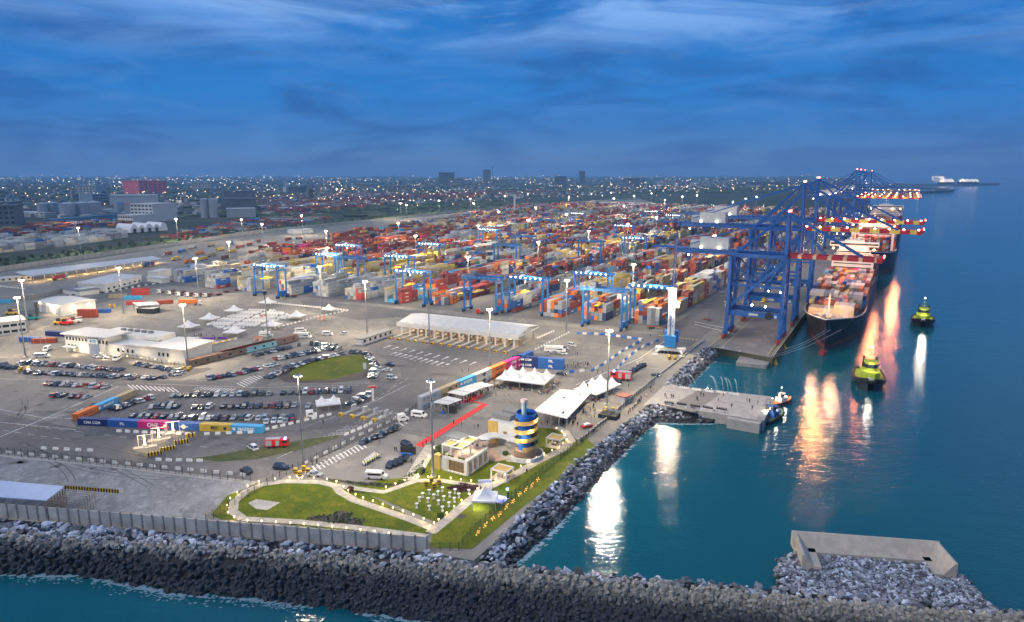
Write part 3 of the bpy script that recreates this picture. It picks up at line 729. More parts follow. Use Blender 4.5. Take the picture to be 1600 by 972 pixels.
# ---- depots beyond the boundary wall
def depot(poly, mood, mx, seed, dens=.8, rz=None, gap=3):
    P = [G(*p) for p in poly]; rr = random.Random(seed); a_ = ang(P[0], P[1]) if rz is None else rz; c, s = math.cos(a_), math.sin(a_)
    us = [(p[0] * c + p[1] * s) for p in P]; vs = [(-p[0] * s + p[1] * c) for p in P]; u = min(us); col = 'white'
    while u < max(us):
        v = min(vs); k = 0
        while v < max(vs):
            x, y = u * c - v * s, u * s + v * c; k += 1
            if inside(x, y, P) and rr.random() < dens and k % (gap * 3) > 1:
                if rr.random() < .4: col = pick(rr, mood)
                for t in range(rr.randint(1, mx)): POOL.append((0, x, y, .05 + t * CH, a_, 12.19, col, ''))
            v += 2.7
        u += 13.2
depot([(-60, 402), (120, 383), (196, 372), (190, 362), (60, 372), (-60, 380)], 'white', 3, 1, .7)
depot([(-60, 378), (60, 370), (130, 362), (100, 356), (-60, 366)], 'any', 3, 2, .7)
depot([(290, 376), (400, 366), (520, 340), (480, 330), (330, 350), (240, 372)], 'any', 1, 8, .25)
depot([(410, 338), (560, 326), (690, 310), (700, 303), (520, 312), (405, 324)], 'orange', 3, 3, .55)
depot([(380, 322), (560, 312), (640, 303), (500, 303), (400, 312)], 'any', 3, 4, .5)
depot([(700, 312), (850, 303), (860, 298), (690, 302)], 'orange', 3, 5, .5)
depot([(820, 306), (900, 301), (890, 298), (820, 300)], 'orange', 2, 6, .6)
depot([(60, 360), (220, 350), (200, 344), (40, 352)], 'any', 2, 7, .35)
# ---- write out the pool
POOL.sort(key=lambda q: -q[0])
def cont_mesh(mb, ln, col, x=0, y=0, z=0, rz=0, logo=None, rr=None):
    mb.col = col; mb.box(x, y, z, ln, 2.44, CH - .06, rz)
m_cont = M('painted container steel', (.3, .3, .3), rough=.62, var=.10, scale=.4, attr='Col')
m_mark = M('container lettering paint', (.75, .75, .72), var=0)
def container_proto(ln, col):
    c = PAL[col]; v = rnd.uniform(.9, 1.1); c = tuple(q * v for q in c)
    o = MB(); o.col = c; dk_ = tuple(q * .72 for q in c)
    o.box(0, 0, 0, ln - .3, 2.38, CH - .1)
    for sx in (-1, 1):
        for sy in (-1, 1): o.box(sx * (ln / 2 - .11), sy * 1.13, 0, .22, .18, CH - .05)
    for sy in (-1, 1):
        for k in (0, CH - .2): o.box(0, sy * 1.16, k, ln - .45, .12, .15)
        o.col = dk_
        for k in range(int(ln / .6)): o.box(-ln / 2 + .5 + k * .6, sy * 1.2, .18, .22, .06, CH - .42)
        o.col = c
    b = o.build('shipping_container', m_cont)
    d = MB(); d.col = c; 
    for sy in (-.58, .58): d.box(-ln / 2 + .12, sy, .12, .14, 1.1, CH - .3)
    d.build('door', m_cont, b)
    l_ = MB(); l_.col = (.45, .45, .45)
    for sy in (-.9, -.35, .35, .9): l_.cyl((-ln / 2 + .02, sy, .15), (-ln / 2 + .02, sy, CH - .25), .035, n=4)
    l_.build('locking_bar', m_cont, b)
    if col in ('pale grey', 'white', 'cream', 'blue', 'red', 'mustard yellow', 'orange', 'magenta', 'light blue'):
        t = MB()
        w_ = ln * .3
        for sy in (-1, 1):
            t.box(0, sy * 1.235, 1.25, w_, .02, .55)
        mk_ = m_mark if col not in ('white', 'cream', 'pale grey') else M('blue lettering paint', (.10, .22, .36), var=0)
        t.build('marking_panel', mk_, b)
    return b
LIB = {}; made = 0
for sc_, x, y, z, rz, ln, col, lab in POOL[:300]:
    key = (col, ln)
    if key not in LIB: o = LIB[key] = container_proto(ln, col); o.location = (x, y, z); o.rotation_euler = (0, 0, rz)
    else: o = dup(LIB[key], (x, y, z), rz)
    tag(o, lab, 'shipping container', 'shipping containers stacked in the yard and on the ships')
st = MB(); rr = random.Random(77); PALL = {k: v for k, v in PAL.items()}
for sc_, x, y, z, rz, ln, col, lab in POOL[300:]:
    if proj(x, y, z)[0] < -30: continue
    v = rr.uniform(.75, 1.2); c = tuple(q * v for q in PAL[col]); st.col = c
    st.box(x, y, z, ln, 2.44, CH - .07, rz)
    if rr.random() < .5 and math.hypot(x, y) < 900:
        c2, s2 = math.cos(rz), math.sin(rz); nx, ny = -s2, c2      # local y axis
        for sg in (-1,):
            st.col = (.6, .6, .58) if col not in ('white', 'cream', 'pale grey') else (.12, .2, .3)
            u = ln * .16 * rr.uniform(.6, 1.2); o_ = rr.uniform(-.2, .2) * ln; zz = z + 1.1
            cx_, cy_ = x + nx * sg * 1.25 + c2 * o_, y + ny * sg * 1.25 + s2 * o_
            st.poly([(cx_ - c2 * u, cy_ - s2 * u, zz), (cx_ + c2 * u, cy_ + s2 * u, zz), (cx_ + c2 * u, cy_ + s2 * u, zz + .8), (cx_ - c2 * u, cy_ - s2 * u, zz + .8)])
    st.col = None
tag(st.build('stacked_containers', m_cont), 'thousands of stacked shipping containers in many colours behind the front bays', kind='stuff')
print('containers', len(POOL))
# ================================================================== YARD GANTRIES
m_rtg = M('gantry blue paint', (.012, .12, .36), rough=.5, var=.25)
m_yel = M('safety yellow paint', (.62, .38, .03), rough=.5, var=.08)
m_hazd = M('hazard black paint', (.02, .02, .02), var=0)
def make_rtg():
    r = thing('yard_gantry_crane', '', 'gantry crane', (0, 0, 0), RZ, 'rubber tyred gantries straddling the yard blocks')
    S, Dp, Hh = 24.5, 7.5, 22.5        # span across, depth along, height
    for x in (0, S):
        for y in (0, Dp): MB().box(x, y, 1.6, .95, .95, Hh - 1.6).build('leg', m_rtg, r)
        sl_ = MB().box(x, Dp / 2, 1.6, 1.2, Dp + 5, 1.2).build('sill_beam', m_rtg, r)
        w_ = MB()
        for y in (-1.7, .1, Dp - .1, Dp + 1.7): w_.cyl((x - .35, y, .8), (x + .35, y, .8), .8, n=10)
        w_.build('wheel', m_dark, sl_)
        MB().box(x, Dp / 2, Hh - 2.2, .7, Dp - 1, .9).build('end_tie', m_rtg, r)
    for y in (0, Dp): MB().box(S / 2, y, Hh, S + 4, 1.3, 1.7).build('girder', m_rtg, r)
    hr = MB()
    for y in (-.9, Dp + .9):
        hr.bar((-2, y, Hh + 2.6), (S + 2, y, Hh + 2.6), .1); 
        for k in range(10): hr.bar((-1.5 + k * 3, y, Hh + 1.5), (-1.5 + k * 3, y, Hh + 2.6), .1)
    hr.build('walkway_rail', m_rtg, r)
    tr = MB().box(S * .22, Dp / 2, Hh + 1.7, 5, Dp + 1, 1.2).box(S * .22, Dp / 2, Hh + 2.9, 3.2, 4, 1.8).build('trolley', M('trolley grey', (.10, .12, .17), var=.1), r)
    MB().box(S * .22 + 3.4, Dp / 2, Hh - 2.8, 2, 2.2, 2.4).build('operator_cab', m_glass, tr)
    sp = MB().box(S * .36, Dp / 2, 13.6, 2.4, 11, .5).box(S * .36, Dp / 2, 14.1, 1.8, 3, .9)
    sp.build('spreader', m_yel, r); ro = MB()
    for dx in (-.9, .9):
        for dy in (-1.2, 1.2): ro.bar((S * .36 + dx, Dp / 2 + dy, 15), (S * .3 + dx, Dp / 2 + dy, Hh + 2), .09)
    ro.build('hoist_rope', m_dark, r)
    lm = MB()
    for k in range(7): lm.box(1.5 + k * 3.6, -.8, Hh + 1.2, .6, .4, .4)
    lm.build('floodlight', L_white, r)
    MB().box(S + .2, Dp / 2, 2.9, 2.2, 4.5, 2.6).build('engine_house', m_rtg, r)
    return r
rtg = make_rtg()
RT = [(396, 413, 1, 'white reefer stacks at the yard corner'), (493, 396, 1, 'yellow container rows'), (523, 400, 0, 'orange stacks in the middle of the yard'), (525, 382, 1, 'maroon rows near the rear boundary'), (601, 399, 1, 'mixed stacks in the yard centre'),
      (618, 422, 1, 'low rows facing the gate canopy'), (654, 380, 1, 'rows behind the yard centre'), (725, 431, 0, 'open lane beside low stacks at the yard front'), (796, 432, 1, 'grey front stacks'), (898, 425, 1, 'second rank of the front stacks'),
      (912, 449, 0, 'orange and grey front stacks'), (986, 445, 1, 'last front stacks beside the harbour crane'), (749, 358, 1, 'far central rows, single gantry'), (772, 381, 0, 'rows one third into the yard'), (800, 368, 0, 'rows in the deep centre'),
      (904, 375, 0, 'rows halfway to the quay cranes'), (960, 352, 1, 'distant rows with bright lamps'), (972, 371, 1, 'rows left of the lattice boom'), (1007, 330, 1, 'farthest rows near the yard end'), (1040, 336, 1, 'far rows beside the quay'), (1072, 332, 0, 'far rows behind the crane backreach'),
      (1098, 334, 1, 'far rows under the crane backreach'), (892, 333, 1, 'far rows beside the brightest lamps'), (839, 343, 0, 'far left rows')]
for i, (px, py, lit, d) in enumerate(RT):
    x, y = G(px, py, 24); lb = f'blue yard gantry crane {"with lit lamps " if lit else ""}straddling the {d}'
    o = rtg if i == 0 else dup(rtg)
    o.location = (x, y, .06); o['label'] = lb
    if lit: 
        p = Vector((x, y, 0)) + Vector((cA * 12 + sA * 3.7, -sA * 12 + cA * 3.7, 20.5)); lamp(*p, 6500, (1, .82, .52), .6)
    else:
        for c in o.children:
            if c.name.startswith('floodlight'): c.data = c.data.copy(); c.data.materials[0] = m_steel
# ================================================================== SHIP TO SHORE CRANES
m_sts = M('quay crane blue paint', (.006, .082, .31), rough=.5, var=.3, scale=.5)
m_rw = M('boom red paint', (.38, .02, .03), rough=.5, var=.1)
m_rc = M('boom cream paint', (.62, .48, .28), rough=.5, var=.08)
m_bw = M('machinery house cladding', (.42, .44, .46), rough=.6, var=.12)
def sts(a, Zb, Za, out, back, label, cream=m_rc, lit=True, key=''):
    x, y = W(a, 0); r = thing('ship_to_shore_crane', label, 'quay crane', (x, y, .1), RZ, 'ship to shore cranes along the quay')
    xs_, xl = -2.3, -31.0; Dp = 17.0
    xw = xs_
    for y0 in (0, Dp):
        MB().bar((xw, y0, 3), (xw - .0, y0 + (1.8 if y0 == 0 else -1.8), Zb + 2), 1.8, 1.8).build('waterside_leg', m_sts, r)
        MB().bar((xl, y0, 3), (xl + 2.5, y0 + (1.8 if y0 == 0 else -1.8), Zb + 2), 1.7, 1.7).build('landside_leg', m_sts, r)
        MB().bar((xl + .3, y0 + .3, 17), (xw - 1, y0 + .8, Zb - 3), 1.5).build('diagonal_brace', m_sts, r)
        MB().bar((xl, y0, 14.5), (xw, y0, 14.5), 1.6, 2.6).build('portal_beam', m_sts, r)
        MB().bar((xl + 2, y0 + 1, Zb + .5), (xw, y0 + 1, Zb + .5), 1.3, 2).build('upper_beam', m_sts, r)
    for xx in (xw, xl):
        MB().bar((xx, -3, 3.2), (xx, Dp + 3, 3.2), 1.5, 2).build('sill_beam', m_sts, r)
        MB().bar((xx, 0, 15), (xx, Dp, 15), 1.3, 2.2).build('portal_tie', m_sts, r)
        MB().bar((xx, 0, 30), (xx, Dp, 16), .8).bar((xx, 0, 16), (xx, Dp, 30), .8).build('cross_brace', m_sts, r)
        for y0 in (-1, Dp + 1):
            b = MB(); b.box(xx, y0, .9, 1.4, 9.5, 1.5)
            for k in range(6): b.cyl((xx - .4, y0 - 4 + k * 1.6, .55), (xx + .4, y0 - 4 + k * 1.6, .55), .5, n=8)
            b.build('bogie', M('bogie red paint', (.30, .03, .03), var=.2), r)
    # girder inland and boom over the water: two box girders with hazard bands
    yc = Dp / 2; g_ = 3.6
    for sy in (-1, 1):
        MB().box((xw - back) / 2 - 1, yc + sy * g_, Zb, -(-back - xw) + 0, 1.3, 2.2).build('main_girder', m_sts, r)
        b = MB(); k = 0; L0 = xw + 1; n = 12; w_ = (out - L0) / n
        rb = MB(); cb_ = MB()
        cb_.box((L0 + out) / 2, yc + sy * g_, Zb, out - L0, 1.3, 2.0); bo = cb_.build('boom', cream, r)
        for k in range(0, n, 2): MB().box(L0 + (k + .5) * w_, yc + sy * g_, Zb - .03, w_ * (1.5 if key == 'r' else 1), 1.36, 2.06).build('red_band', m_rw, bo)
        rl_ = MB()
        rl_.bar((L0, yc + sy * (g_ + .9), Zb + 3), (out, yc + sy * (g_ + .9), Zb + 3), .12)
        for k in range(16): rl_.bar((L0 + k * (out - L0) / 15, yc + sy * (g_ + .9), Zb + 2), (L0 + k * (out - L0) / 15, yc + sy * (g_ + .9), Zb + 3), .12)
        rl_.build('boom_handrail', m_rw, bo)
    tp = MB()
    for k in range(5): tp.box(xw + 4 + k * (out - xw - 5) / 4, yc, Zb + .3, .9, g_ * 2 - 1.2, 1.2)
    tp.build('boom_crosstie', m_rw, r)
    tip = MB().box(out - .5, yc, Zb - .2, 2.5, g_ * 2 + 3, 2.4).box(out + 1, yc - 3, Zb + 1, 1.5, 2, 2.4).build('boom_tip', m_rw, r)
    for y0 in (0, Dp):
        MB().bar((xl + 1, y0 + .5, 30), (xw, y0 + .5, 30), .8, 1.1).build('mid_tie', m_sts, r)
        MB().bar((xl + 1.5, y0 + .6, Zb - 2), (xl + 13, y0 + .5, 31), .7).bar((xw, y0 + .6, Zb - 2), (xw - 9, y0 + .5, 31), .7).build('knee_brace', m_sts, r)
    for xx in (xw, xl + 1.4): MB().bar((xx, 1, 46), (xx, Dp - 1, 32), .7).bar((xx, 1, 32), (xx, Dp - 1, 46), .7).bar((xx, 1, 31), (xx, Dp - 1, 31), .9).build('upper_brace', m_sts, r)
    dr = MB()
    for yy in (yc - 5.4, yc + 5.4):
        dr.bar((-back, yy, Zb + 3.5), (xw, yy, Zb + 3.5), .12)
        for k in range(26): dr.bar((-back + k * (back + xw) / 25, yy, Zb + 2.2), (-back + k * (back + xw) / 25, yy, Zb + 3.5), .12)
    dr.build('deck_rail', m_steel, r)
    # A frame and stays
    for sy in (-1, 1):
        MB().bar((xw, yc + sy * 6.5, Zb + 2), (xw - 1, yc + sy * 2.2, Za), 1.5).build('mast', m_sts, r)
        MB().bar((xl + 3, yc + sy * 6.3, Zb + 2), (xw - 2, yc + sy * 2.2, Za - .5), 1.2).build('backstay', m_sts, r)
        s_ = MB(); s_.bar((xw, yc + sy * 2.6, Za), (xw + (out - xw) * .82, yc + sy * 3.4, Zb + 2), .75); s_.bar((xw, yc + sy * 2.6, Za), (xw + (out - xw) * .42, yc + sy * 3.4, Zb + 2), .6)
        s_.build('forestay', m_sts, r)
        MB().bar((xw - 1, yc + sy * 2.2, Za - .5), (-back + 8, yc + sy * 3.4, Zb + 5), .6).build('rear_stay', m_sts, r)
    MB().bar((xw - .5, yc - 3.4, Za), (xw - .5, yc + 3.4, Za), 1.6, 1.6).box(xw - .5, yc, Za + .6, 3, 5, .4).build('apex_beam', m_sts, r)
    # machinery house, trolley, cab, stairs, headblock
    mh = MB().box(-back + 21, yc, Zb + 2.6, 16, 7.8, 6).box(-back + 10, yc, Zb + 2.6, 5, 5, 4.5).build('machinery_house', m_bw, r)
    MB().box(-back + 21, yc, Zb + 8.6, 16.4, 8.2, .4).build('house_roof', m_bw, mh)
    MB().box(-back / 2 - 16, yc, Zb + 2.2, back - 2, 9.2, .3).build('service_deck', m_sts, r)
    tx = (xl + xw) / 2 + 4
    tr_ = MB().box(tx, yc, Zb - 1.4, 6, 6.4, 1.4).build('trolley', M('trolley grey', (.1, .1, .1)), r); MB().box(tx + 3.8, yc + 1, Zb - 4.2, 2.4, 2.4, 2.8).build('operator_cab', m_glass, tr_)
    hb = MB().box(tx, yc, Zb * .46, 2, 10, .6).box(tx, yc, Zb * .46 + .6, 1.8, 4, 1).build('spreader', m_yel, r)
    rp = MB()
    for dx in (-.8, .8):
        for dy in (-1.6, 1.6): rp.bar((tx + dx, yc + dy, Zb * .46 + 1), (tx + dx, yc + dy, Zb - 1), .12)
    rp.build('hoist_rope', m_dark, r)
    MB().box(xl + 1, -1.6, 3, 1.6, 1.6, Zb - 3).build('lift_shaft', m_sts, r)
    stt = MB()
    for k in range(6): z0 = 3 + k * (Zb - 4) / 6; z1 = 3 + (k + 1) * (Zb - 4) / 6; q = (Dp * .2, Dp * .8) if k % 2 == 0 else (Dp * .8, Dp * .2); stt.bar((xl - 1.4, q[0], z0), (xl - 1.4, q[1], z1), .7, .25)
    stt.build('stairway', m_steel, r)
    MB().cyl((xw - 6, -1.2, 14.4), (xw - 6, .3, 14.4), 2.0, n=14).build('cable_reel', m_hazd, r)
    MB().box(xw - 14, -1.0, 13.9, 5, .1, 1.3).box(xw - 2.5, -1.1, 13.6, 1.4, .1, 1.5).build('name_plate', m_bw, r)
    bc = MB()
    for sy in (-1, 1): bc.ico(xw - .5, yc + sy * 3.4, Za + 1.6, .55); bc.ico(out + 1.4, yc + sy * 3.8, Zb + 2.8, .5)
    bc.build('aviation_beacon', L_red, r)
    fl = MB()
    for k in range(9): fl.box(xw + 3 + k * (out - xw - 4) / 8, yc - g_ - .9, Zb + 2.3, .7, .5, .5)
    if lit: fl.build('boom_floodlight', L_white, r)
    f2 = MB(); f2.ico(xw - 8, -1.2, 19.5, .55).ico(xw - 15, -1.2, 19.8, .55).ico(-back + 6, yc, Zb - 1.6, .5).ico(-back + 14, yc - 4.5, Zb + 3.4, .5).ico(-back + 24, yc - 4.5, Zb + 3.4, .5)
    f2.build('portal_floodlight', L_white, r)
    return r
sts(34, 46, 69, 42, 62, 'nearest blue quay crane with unlit red and cream boom lowered over the first ship', lit=False, key='r')
m_ry = M('boom yellow paint', (.62, .50, .10), rough=.5, var=.06)
sts(86, 57, 84, 59, 76, 'second blue quay crane, yellow and red boom, lit machinery house', m_ry)
sts(158, 58, 86, 61, 84, 'third blue quay crane, yellow banded boom, just behind the second', m_ry)
for k, (a, w_) in enumerate(((560, 'first of the far crane cluster over the second ship'), (640, 'second of the far crane cluster, boom lamps lit'), (740, 'third crane of the far cluster'), (960, 'last quay crane before the breakwater'))):
    sts(a, 62, 94, 64, 54, 'blue quay crane, ' + w_, m_ry)
# ================================================================== LIGHT MASTS
m_pole = M('galvanised pole', (.20, .22, .24), rough=.5, var=.06, metal=.3)
def make_mast(lit):
    r = thing('light_mast', '', 'light mast', (0, 0, 0), 0, 'high light masts over the terminal')
    MB().cyl((0, 0, 0), (0, 0, 24), .42, .26, 8).build('pole', m_pole, r); MB().cyl((0, 0, 24), (0, 0, 31), .26, .2, 8).build('upper_pole', M('darkened pole top', (.022, .022, .024), rough=.9, var=0), r)  # upper pole coloured near black to offset glare from the lamp beside it
    h = MB().cyl((0, 0, 30.2), (0, 0, 30.7), .95, n=10); h.build('head_ring', m_steel, r)
    f = MB()
    for k in range(6): a = k * math.pi / 3; f.box(1.0 * math.cos(a), 1.0 * math.sin(a), 30.0, .5, .5, .45, a)
    f.build('floodlight', L_white if lit else m_steel, r)
    b = MB().box(0, 0, 0, 1.6, 1.6, .5); b.build('footing', m_conc, r); return r
MLIT, MUN = make_mast(True), make_mast(False)
TOPS = [(122, 355), (275, 342), (377, 342), (185, 417), (33, 436), (305, 402), (357, 377), (471, 336), (526, 295), (509, 360), (409, 349), (626, 317), (635, 320), (686, 313), (735, 310), (740, 317), (622, 348),
        (789, 306), (779, 330), (649, 367), (511, 386), (499, 415), (570, 438), (731, 400), (747, 352), (825, 302), (889, 308), (924, 303), (955, 301), (959, 310), (991, 306), (1018, 302), (1039, 312), (1066, 307), (1089, 305),
        (1145, 315), (1165, 310), (1182, 307), (885, 334), (1026, 339), (981, 349), (920, 360), (841, 377), (990, 412), (1064, 386), (1116, 367), (886, 436), (837, 324), (825, 343), (975, 321), (26, 463), (285, 474), (765, 481), (952, 514), (1050, 459)]
UNL = [(465, 584), (673, 592), (669, 450), (413, 452)]
POSM = []
def mast(x, y, lit, label, first=[True, True]):
    src = MLIT if lit else MUN; k = 0 if lit else 1
    if first[k]: src.location = (x, y, .06); src['label'] = label; first[k] = False; return src
    return dup(src, (x, y, .06), label=label)
def place_words(x, y):
    b = (x - OX) * cA - (y - OY) * sA; a = (x - OX) * sA + (y - OY) * cA
    if a > -5 and b > -480: return 'among the container stacks'
    if b < -480 and a > 60: return 'near the rear boundary wall'
    if a < -150: return 'in front of the car park'
    return 'on the open apron'
tp = sorted(TOPS, key=lambda q: (-q[1], q[0])); cnt = {}
for px, py in tp:
    x, y = G(px, py, 31); pw = place_words(x, y); cnt[pw] = cnt.get(pw, 0) + 1
    mast(x, y, True, f'lit floodlight mast {pw}, {nth(cnt[pw])} from the horizon')
    d = math.hypot(x, y)
    lamp(x + .2, y - 1.6, 29.2, 26000 if d < 1000 else 40000, (1, .80, .52), 1.3, 'mast_and_fill_beam')
for (px, py), d in zip(UNL, ('between the fire engine and the roundabout, head unlit', 'at the edge of the garden, dark flat head', 'on the open apron behind the gate canopy, unlit', 'beside the small green and white tent, unlit')):
    x, y = G(px, py, 31); mast(x, y, False, 'tall light mast ' + d)
for (px, py) in ((465, 584), (673, 592)):
    x, y = G(px, py, 31); lamp(x, y, 29, 16000, (1, .86, .66), 1.3, 'mast_and_fill_beam')  # added fill light for the plaza; these mast heads are unlit
def spot(x, y, z, tx, ty, tz, pw, col, cone=50, r=1.0):
    d = bpy.data.lights.new('aimed_floodlight', 'SPOT'); d.energy = pw; d.color = col; d.shadow_soft_size = r; d.spot_size = R(cone); d.spot_blend = .6
    o = bpy.data.objects.new('aimed_floodlight', d); COL.objects.link(o); o.location = (x, y, z); o.rotation_euler = (Vector((x, y, z)) - Vector((tx, ty, tz))).to_track_quat('Z', 'Y').to_euler()
x, y = G(952, 514, 31); spot(x, y, 31, *G(938, 800, -4), -4, 170000, (1, .93, .80), 36)
x, y = G(1050, 459, 31); spot(x, y, 31, *G(1045, 700, -4), -4, 330000, (1, .92, .78), 34)
x, y = W(52, 16); spot(x, y, 41, *G(1262, 620, -4), -4, 34000, (1, .36, .08), 50)
for a_, h_, p_ in ((62, 22, 16000), (105, 24, 20000), (150, 26, 26000), (205, 27, 30000), (270, 28, 40000), (350, 30, 60000), (470, 34, 80000)):
    x, y = W(a_, 37.5 if a_ < 340 else 49); spot(x, y, h_, x * .72, y * .72, -4, p_ * .3, (1, .27, .09), 80)
lamp(*W(52, 24), 23, 5000, (1, .52, .26), .5); lamp(*W(54, 14), 23, 4000, (1, .56, .3), .5)
for a_ in (150, 205, 235): lamp(*W(a_, 19), 38, 9000, (1, .50, .28), .6)
for a_ in (400, 440, 520): lamp(*W(a_, 24), 48, 22000, (1, .42, .26), .8)
# ================================================================== WALLS, FENCES, BARRIERS
def wall(name, label, pts, h, thick, mat, pmat, spacing, cat='wall', coping=None, z=.05, panelparts=False):
    P = pts; x0, y0 = P[0]; r = thing(name, label, cat, (x0, y0, z))
    m = MB(); pm = []
    for a, b in zip(P, P[1:]): m.box((a[0] + b[0]) / 2 - x0, (a[1] + b[1]) / 2 - y0, 0, math.dist(a, b), thick, h, ang(a, b))
    m.build('panel_run', mat, r)
    pts_ = along(P, spacing); big = MB()
    vis = sorted(range(len(pts_)), key=lambda i: math.hypot(pts_[i][0], pts_[i][1]) + (0 if -20 < proj(pts_[i][0], pts_[i][1], 0)[0] < 1620 else 1e5))[:98]; vs = set(vis)
    one = None
    for i, (x, y, hd) in enumerate(pts_):
        if i in vs:
            if one is None: one = MB().box(0, 0, 0, thick * 1.9, thick * 1.9, h + .25).build('post', pmat, r); o = one
            else: o = one.copy(); COL.objects.link(o); o.parent = r
            o.location = (x - x0, y - y0, 0); o.rotation_euler = (0, 0, hd)
        else: big.box(x - x0, y - y0, 0, thick * 1.9, thick * 1.9, h + .25, hd)
    if big.v: tag(big.build('far_post', pmat, r), kind='stuff')
    return r
m_wallc = M('stained wall concrete', (.40, .385, .35), var=.3, scale=.25, bump=.2)
front = [G(*p) for p in ((-100, 803), (0, 808), (200, 824), (400, 841), (668, 862))]
wall('sea_wall', 'long grey concrete panel wall with posts facing the breakwater', front, 3.9, .22, m_wallc, m_dconc, 3.0)
wall('boundary_wall', 'pale concrete boundary wall between the terminal and the green strip', FENCE, 5, .25, M('pale wall concrete', (.36, .35, .31), var=.15, scale=.1), m_dconc, 9)
wall('kerb_wall', 'low concrete wall beside the tents, running to the harbour crane', [G(*p) for p in ((905, 690), (960, 645), (1015, 598), (1100, 533))], .8, .4, m_conc, m_conc, 12)
wall('yard_wall', 'grey concrete wall behind the maintenance sheds', [G(*p) for p in ((-40, 478), (50, 468), (110, 455), (165, 444))], 3.2, .2, m_dconc, m_dconc, 4)
m_fence = M('dark fence steel', (.03, .035, .035), rough=.5, var=0)
m_gfence = M('green fence steel', (.012, .05, .03), rough=.5, var=0)
def fence(label, pts, h, mat, sp=2.6, rails=5, z=.05):
    x0, y0 = pts[0]; r = thing('mesh_fence', label, 'fence', (x0, y0, z)); m = MB()
    for a, b in zip(pts, pts[1:]):
        n = max(1, int(math.dist(a, b) / .45))
        for k in range(rails): zz = h * (k + .5) / rails; m.bar((a[0] - x0, a[1] - y0, zz), (b[0] - x0, b[1] - y0, zz), .035)
        for i in range(n): q = lerp(a, b, (i + .5) / n); m.bar((q[0] - x0, q[1] - y0, .05), (q[0] - x0, q[1] - y0, h), .03)
    m.build('mesh_panel', mat, r); one = None
    for x, y, hd in along(pts, sp)[:100]:
        if one is None: one = MB().box(0, 0, 0, .12, .12, h + .3).build('post', mat, r); o = one
        else: o = one.copy(); COL.objects.link(o); o.parent = r
        o.location = (x - x0, y - y0, 0)
    return r
fence('dark mesh fence between the road and the gravel lot', [G(*p) for p in ((-60, 706), (0, 711), (200, 732), (392, 755))], 2.6, m_fence)
fence('dark mesh fence slanting from the sea wall up to the lamp mast', [G(*p) for p in ((322, 818), (400, 770), (430, 752), (458, 738))], 2.4, m_fence)
fence('mesh fence along the hatched lane beside the black convoy', [G(*p) for p in ((466, 733), (520, 706), (570, 682), (620, 660), (650, 640))], 2.2, m_fence)
fence('green fence round the garden above the riprap', [G(*p) for p in ((672, 860), (716, 862), (735, 838), (800, 780), (850, 738), (900, 698), (912, 690))], 2.2, m_gfence, 2.4)
fence('mesh fence from the crowd to the pier entrance', [G(*p) for p in ((915, 688), (960, 650), (1000, 615), (1022, 602))], 2.0, m_fence)
fence('mesh fence enclosing the white administration building', [G(*p) for p in ((108, 548), (180, 556), (288, 575), (310, 568), (380, 545))], 2.2, m_fence, 3)
def make_barrier(col, nm='barrier_block'):
    m = MB(); m.prism([(-.9, -.35), (.9, -.35), (.9, .35), (-.9, .35)], 0, .3)
    o = len(m.v); m.v += [(-.9, -.35, .3), (.9, -.35, .3), (.9, .35, .3), (-.9, .35, .3), (-.88, -.12, .95), (.88, -.12, .95), (.88, .12, .95), (-.88, .12, .95)]
    m.f += [(o + 4, o + 5, o + 6, o + 7)] + [(o + i, o + (i + 1) % 4, o + 4 + (i + 1) % 4, o + 4 + i) for i in range(4)]
    return m.build(nm, col)
m_barw = M('white barrier plastic', (.66, .65, .60), var=.08); m_barb = M('blue barrier plastic', (.02, .13, .45), var=.08); m_baro = M('orange barrier plastic', (.62, .16, .05), var=.1)
LIBB = {}
def barriers(pts, n, group, label, cols=(m_barw,), sc_=1.0, px=True):
    P = [G(*p) for p in pts] if px else pts
    for i, (x, y, hd) in enumerate(along(P, n=n, off=.5)):
        c = cols[i % len(cols)]
        if c.name not in LIBB: o = LIBB[c.name] = make_barrier(c)
        else: o = LIBB[c.name].copy(); COL.objects.link(o)
        o.location = (x, y, .08); o.rotation_euler = (0, 0, hd + rnd.uniform(-.08, .08)); o.scale = (sc_,) * 3
        tag(o, label if len(cols) == 1 else ('white ' if c is m_barw else 'coloured ') + label, 'barrier', group if len(cols) == 1 else group + (' white' if c is m_barw else ' coloured'))
barriers([(60, 702), (150, 706)], 5, 'barriers at the left of the access road', 'white barrier block by the access road west of the booths')
barriers([(5, 708), (390, 745)], 20, 'barriers behind the long fence', 'white barrier block just behind the long dark fence')
barriers([(180, 675), (300, 680)], 9, 'barriers in front of the container wall', 'white barrier block at the foot of the coloured container wall')
barriers([(315, 680), (400, 677)], 5, 'barriers below the yellow container', 'white barrier block beside the yellow and light blue containers')
barriers([(410, 674), (520, 648)], 9, 'barriers by the small marquee', 'white barrier block curving past the small white marquee')
barriers([(470, 730), (560, 682), (610, 660), (640, 640)], 13, 'barriers along the hatched lane', 'white barrier block beside the hatched lane')
barriers([(536, 682), (570, 668), (598, 652)], 7, 'barriers by the toll islands', 'white barrier block leading from the toll islands')
barriers([(240, 720), (320, 722)], 5, 'barriers right of the booths', 'white barrier block at the end of the verge')
barriers([(425, 474), (545, 486)], 26, 'barriers north of the chair field', 'white barrier block in the line north of the chair field')
barriers([(545, 486), (500, 495), (405, 520)], 22, 'barriers along the chair field road', 'white barrier block along the road beside the chair field')
barriers([(370, 530), (300, 545)], 14, 'yellow barriers by the hall', 'barrier block south of the hospitality tents', (m_barw, m_yel))
barriers([(838, 530), (866, 518)], 8, 'barriers behind the canopy', 'white barrier block behind the end of the gate canopy')
barriers([(835, 548), (890, 520)], 14, 'barriers along the weighbridge', 'white barrier block by the parked white buses')
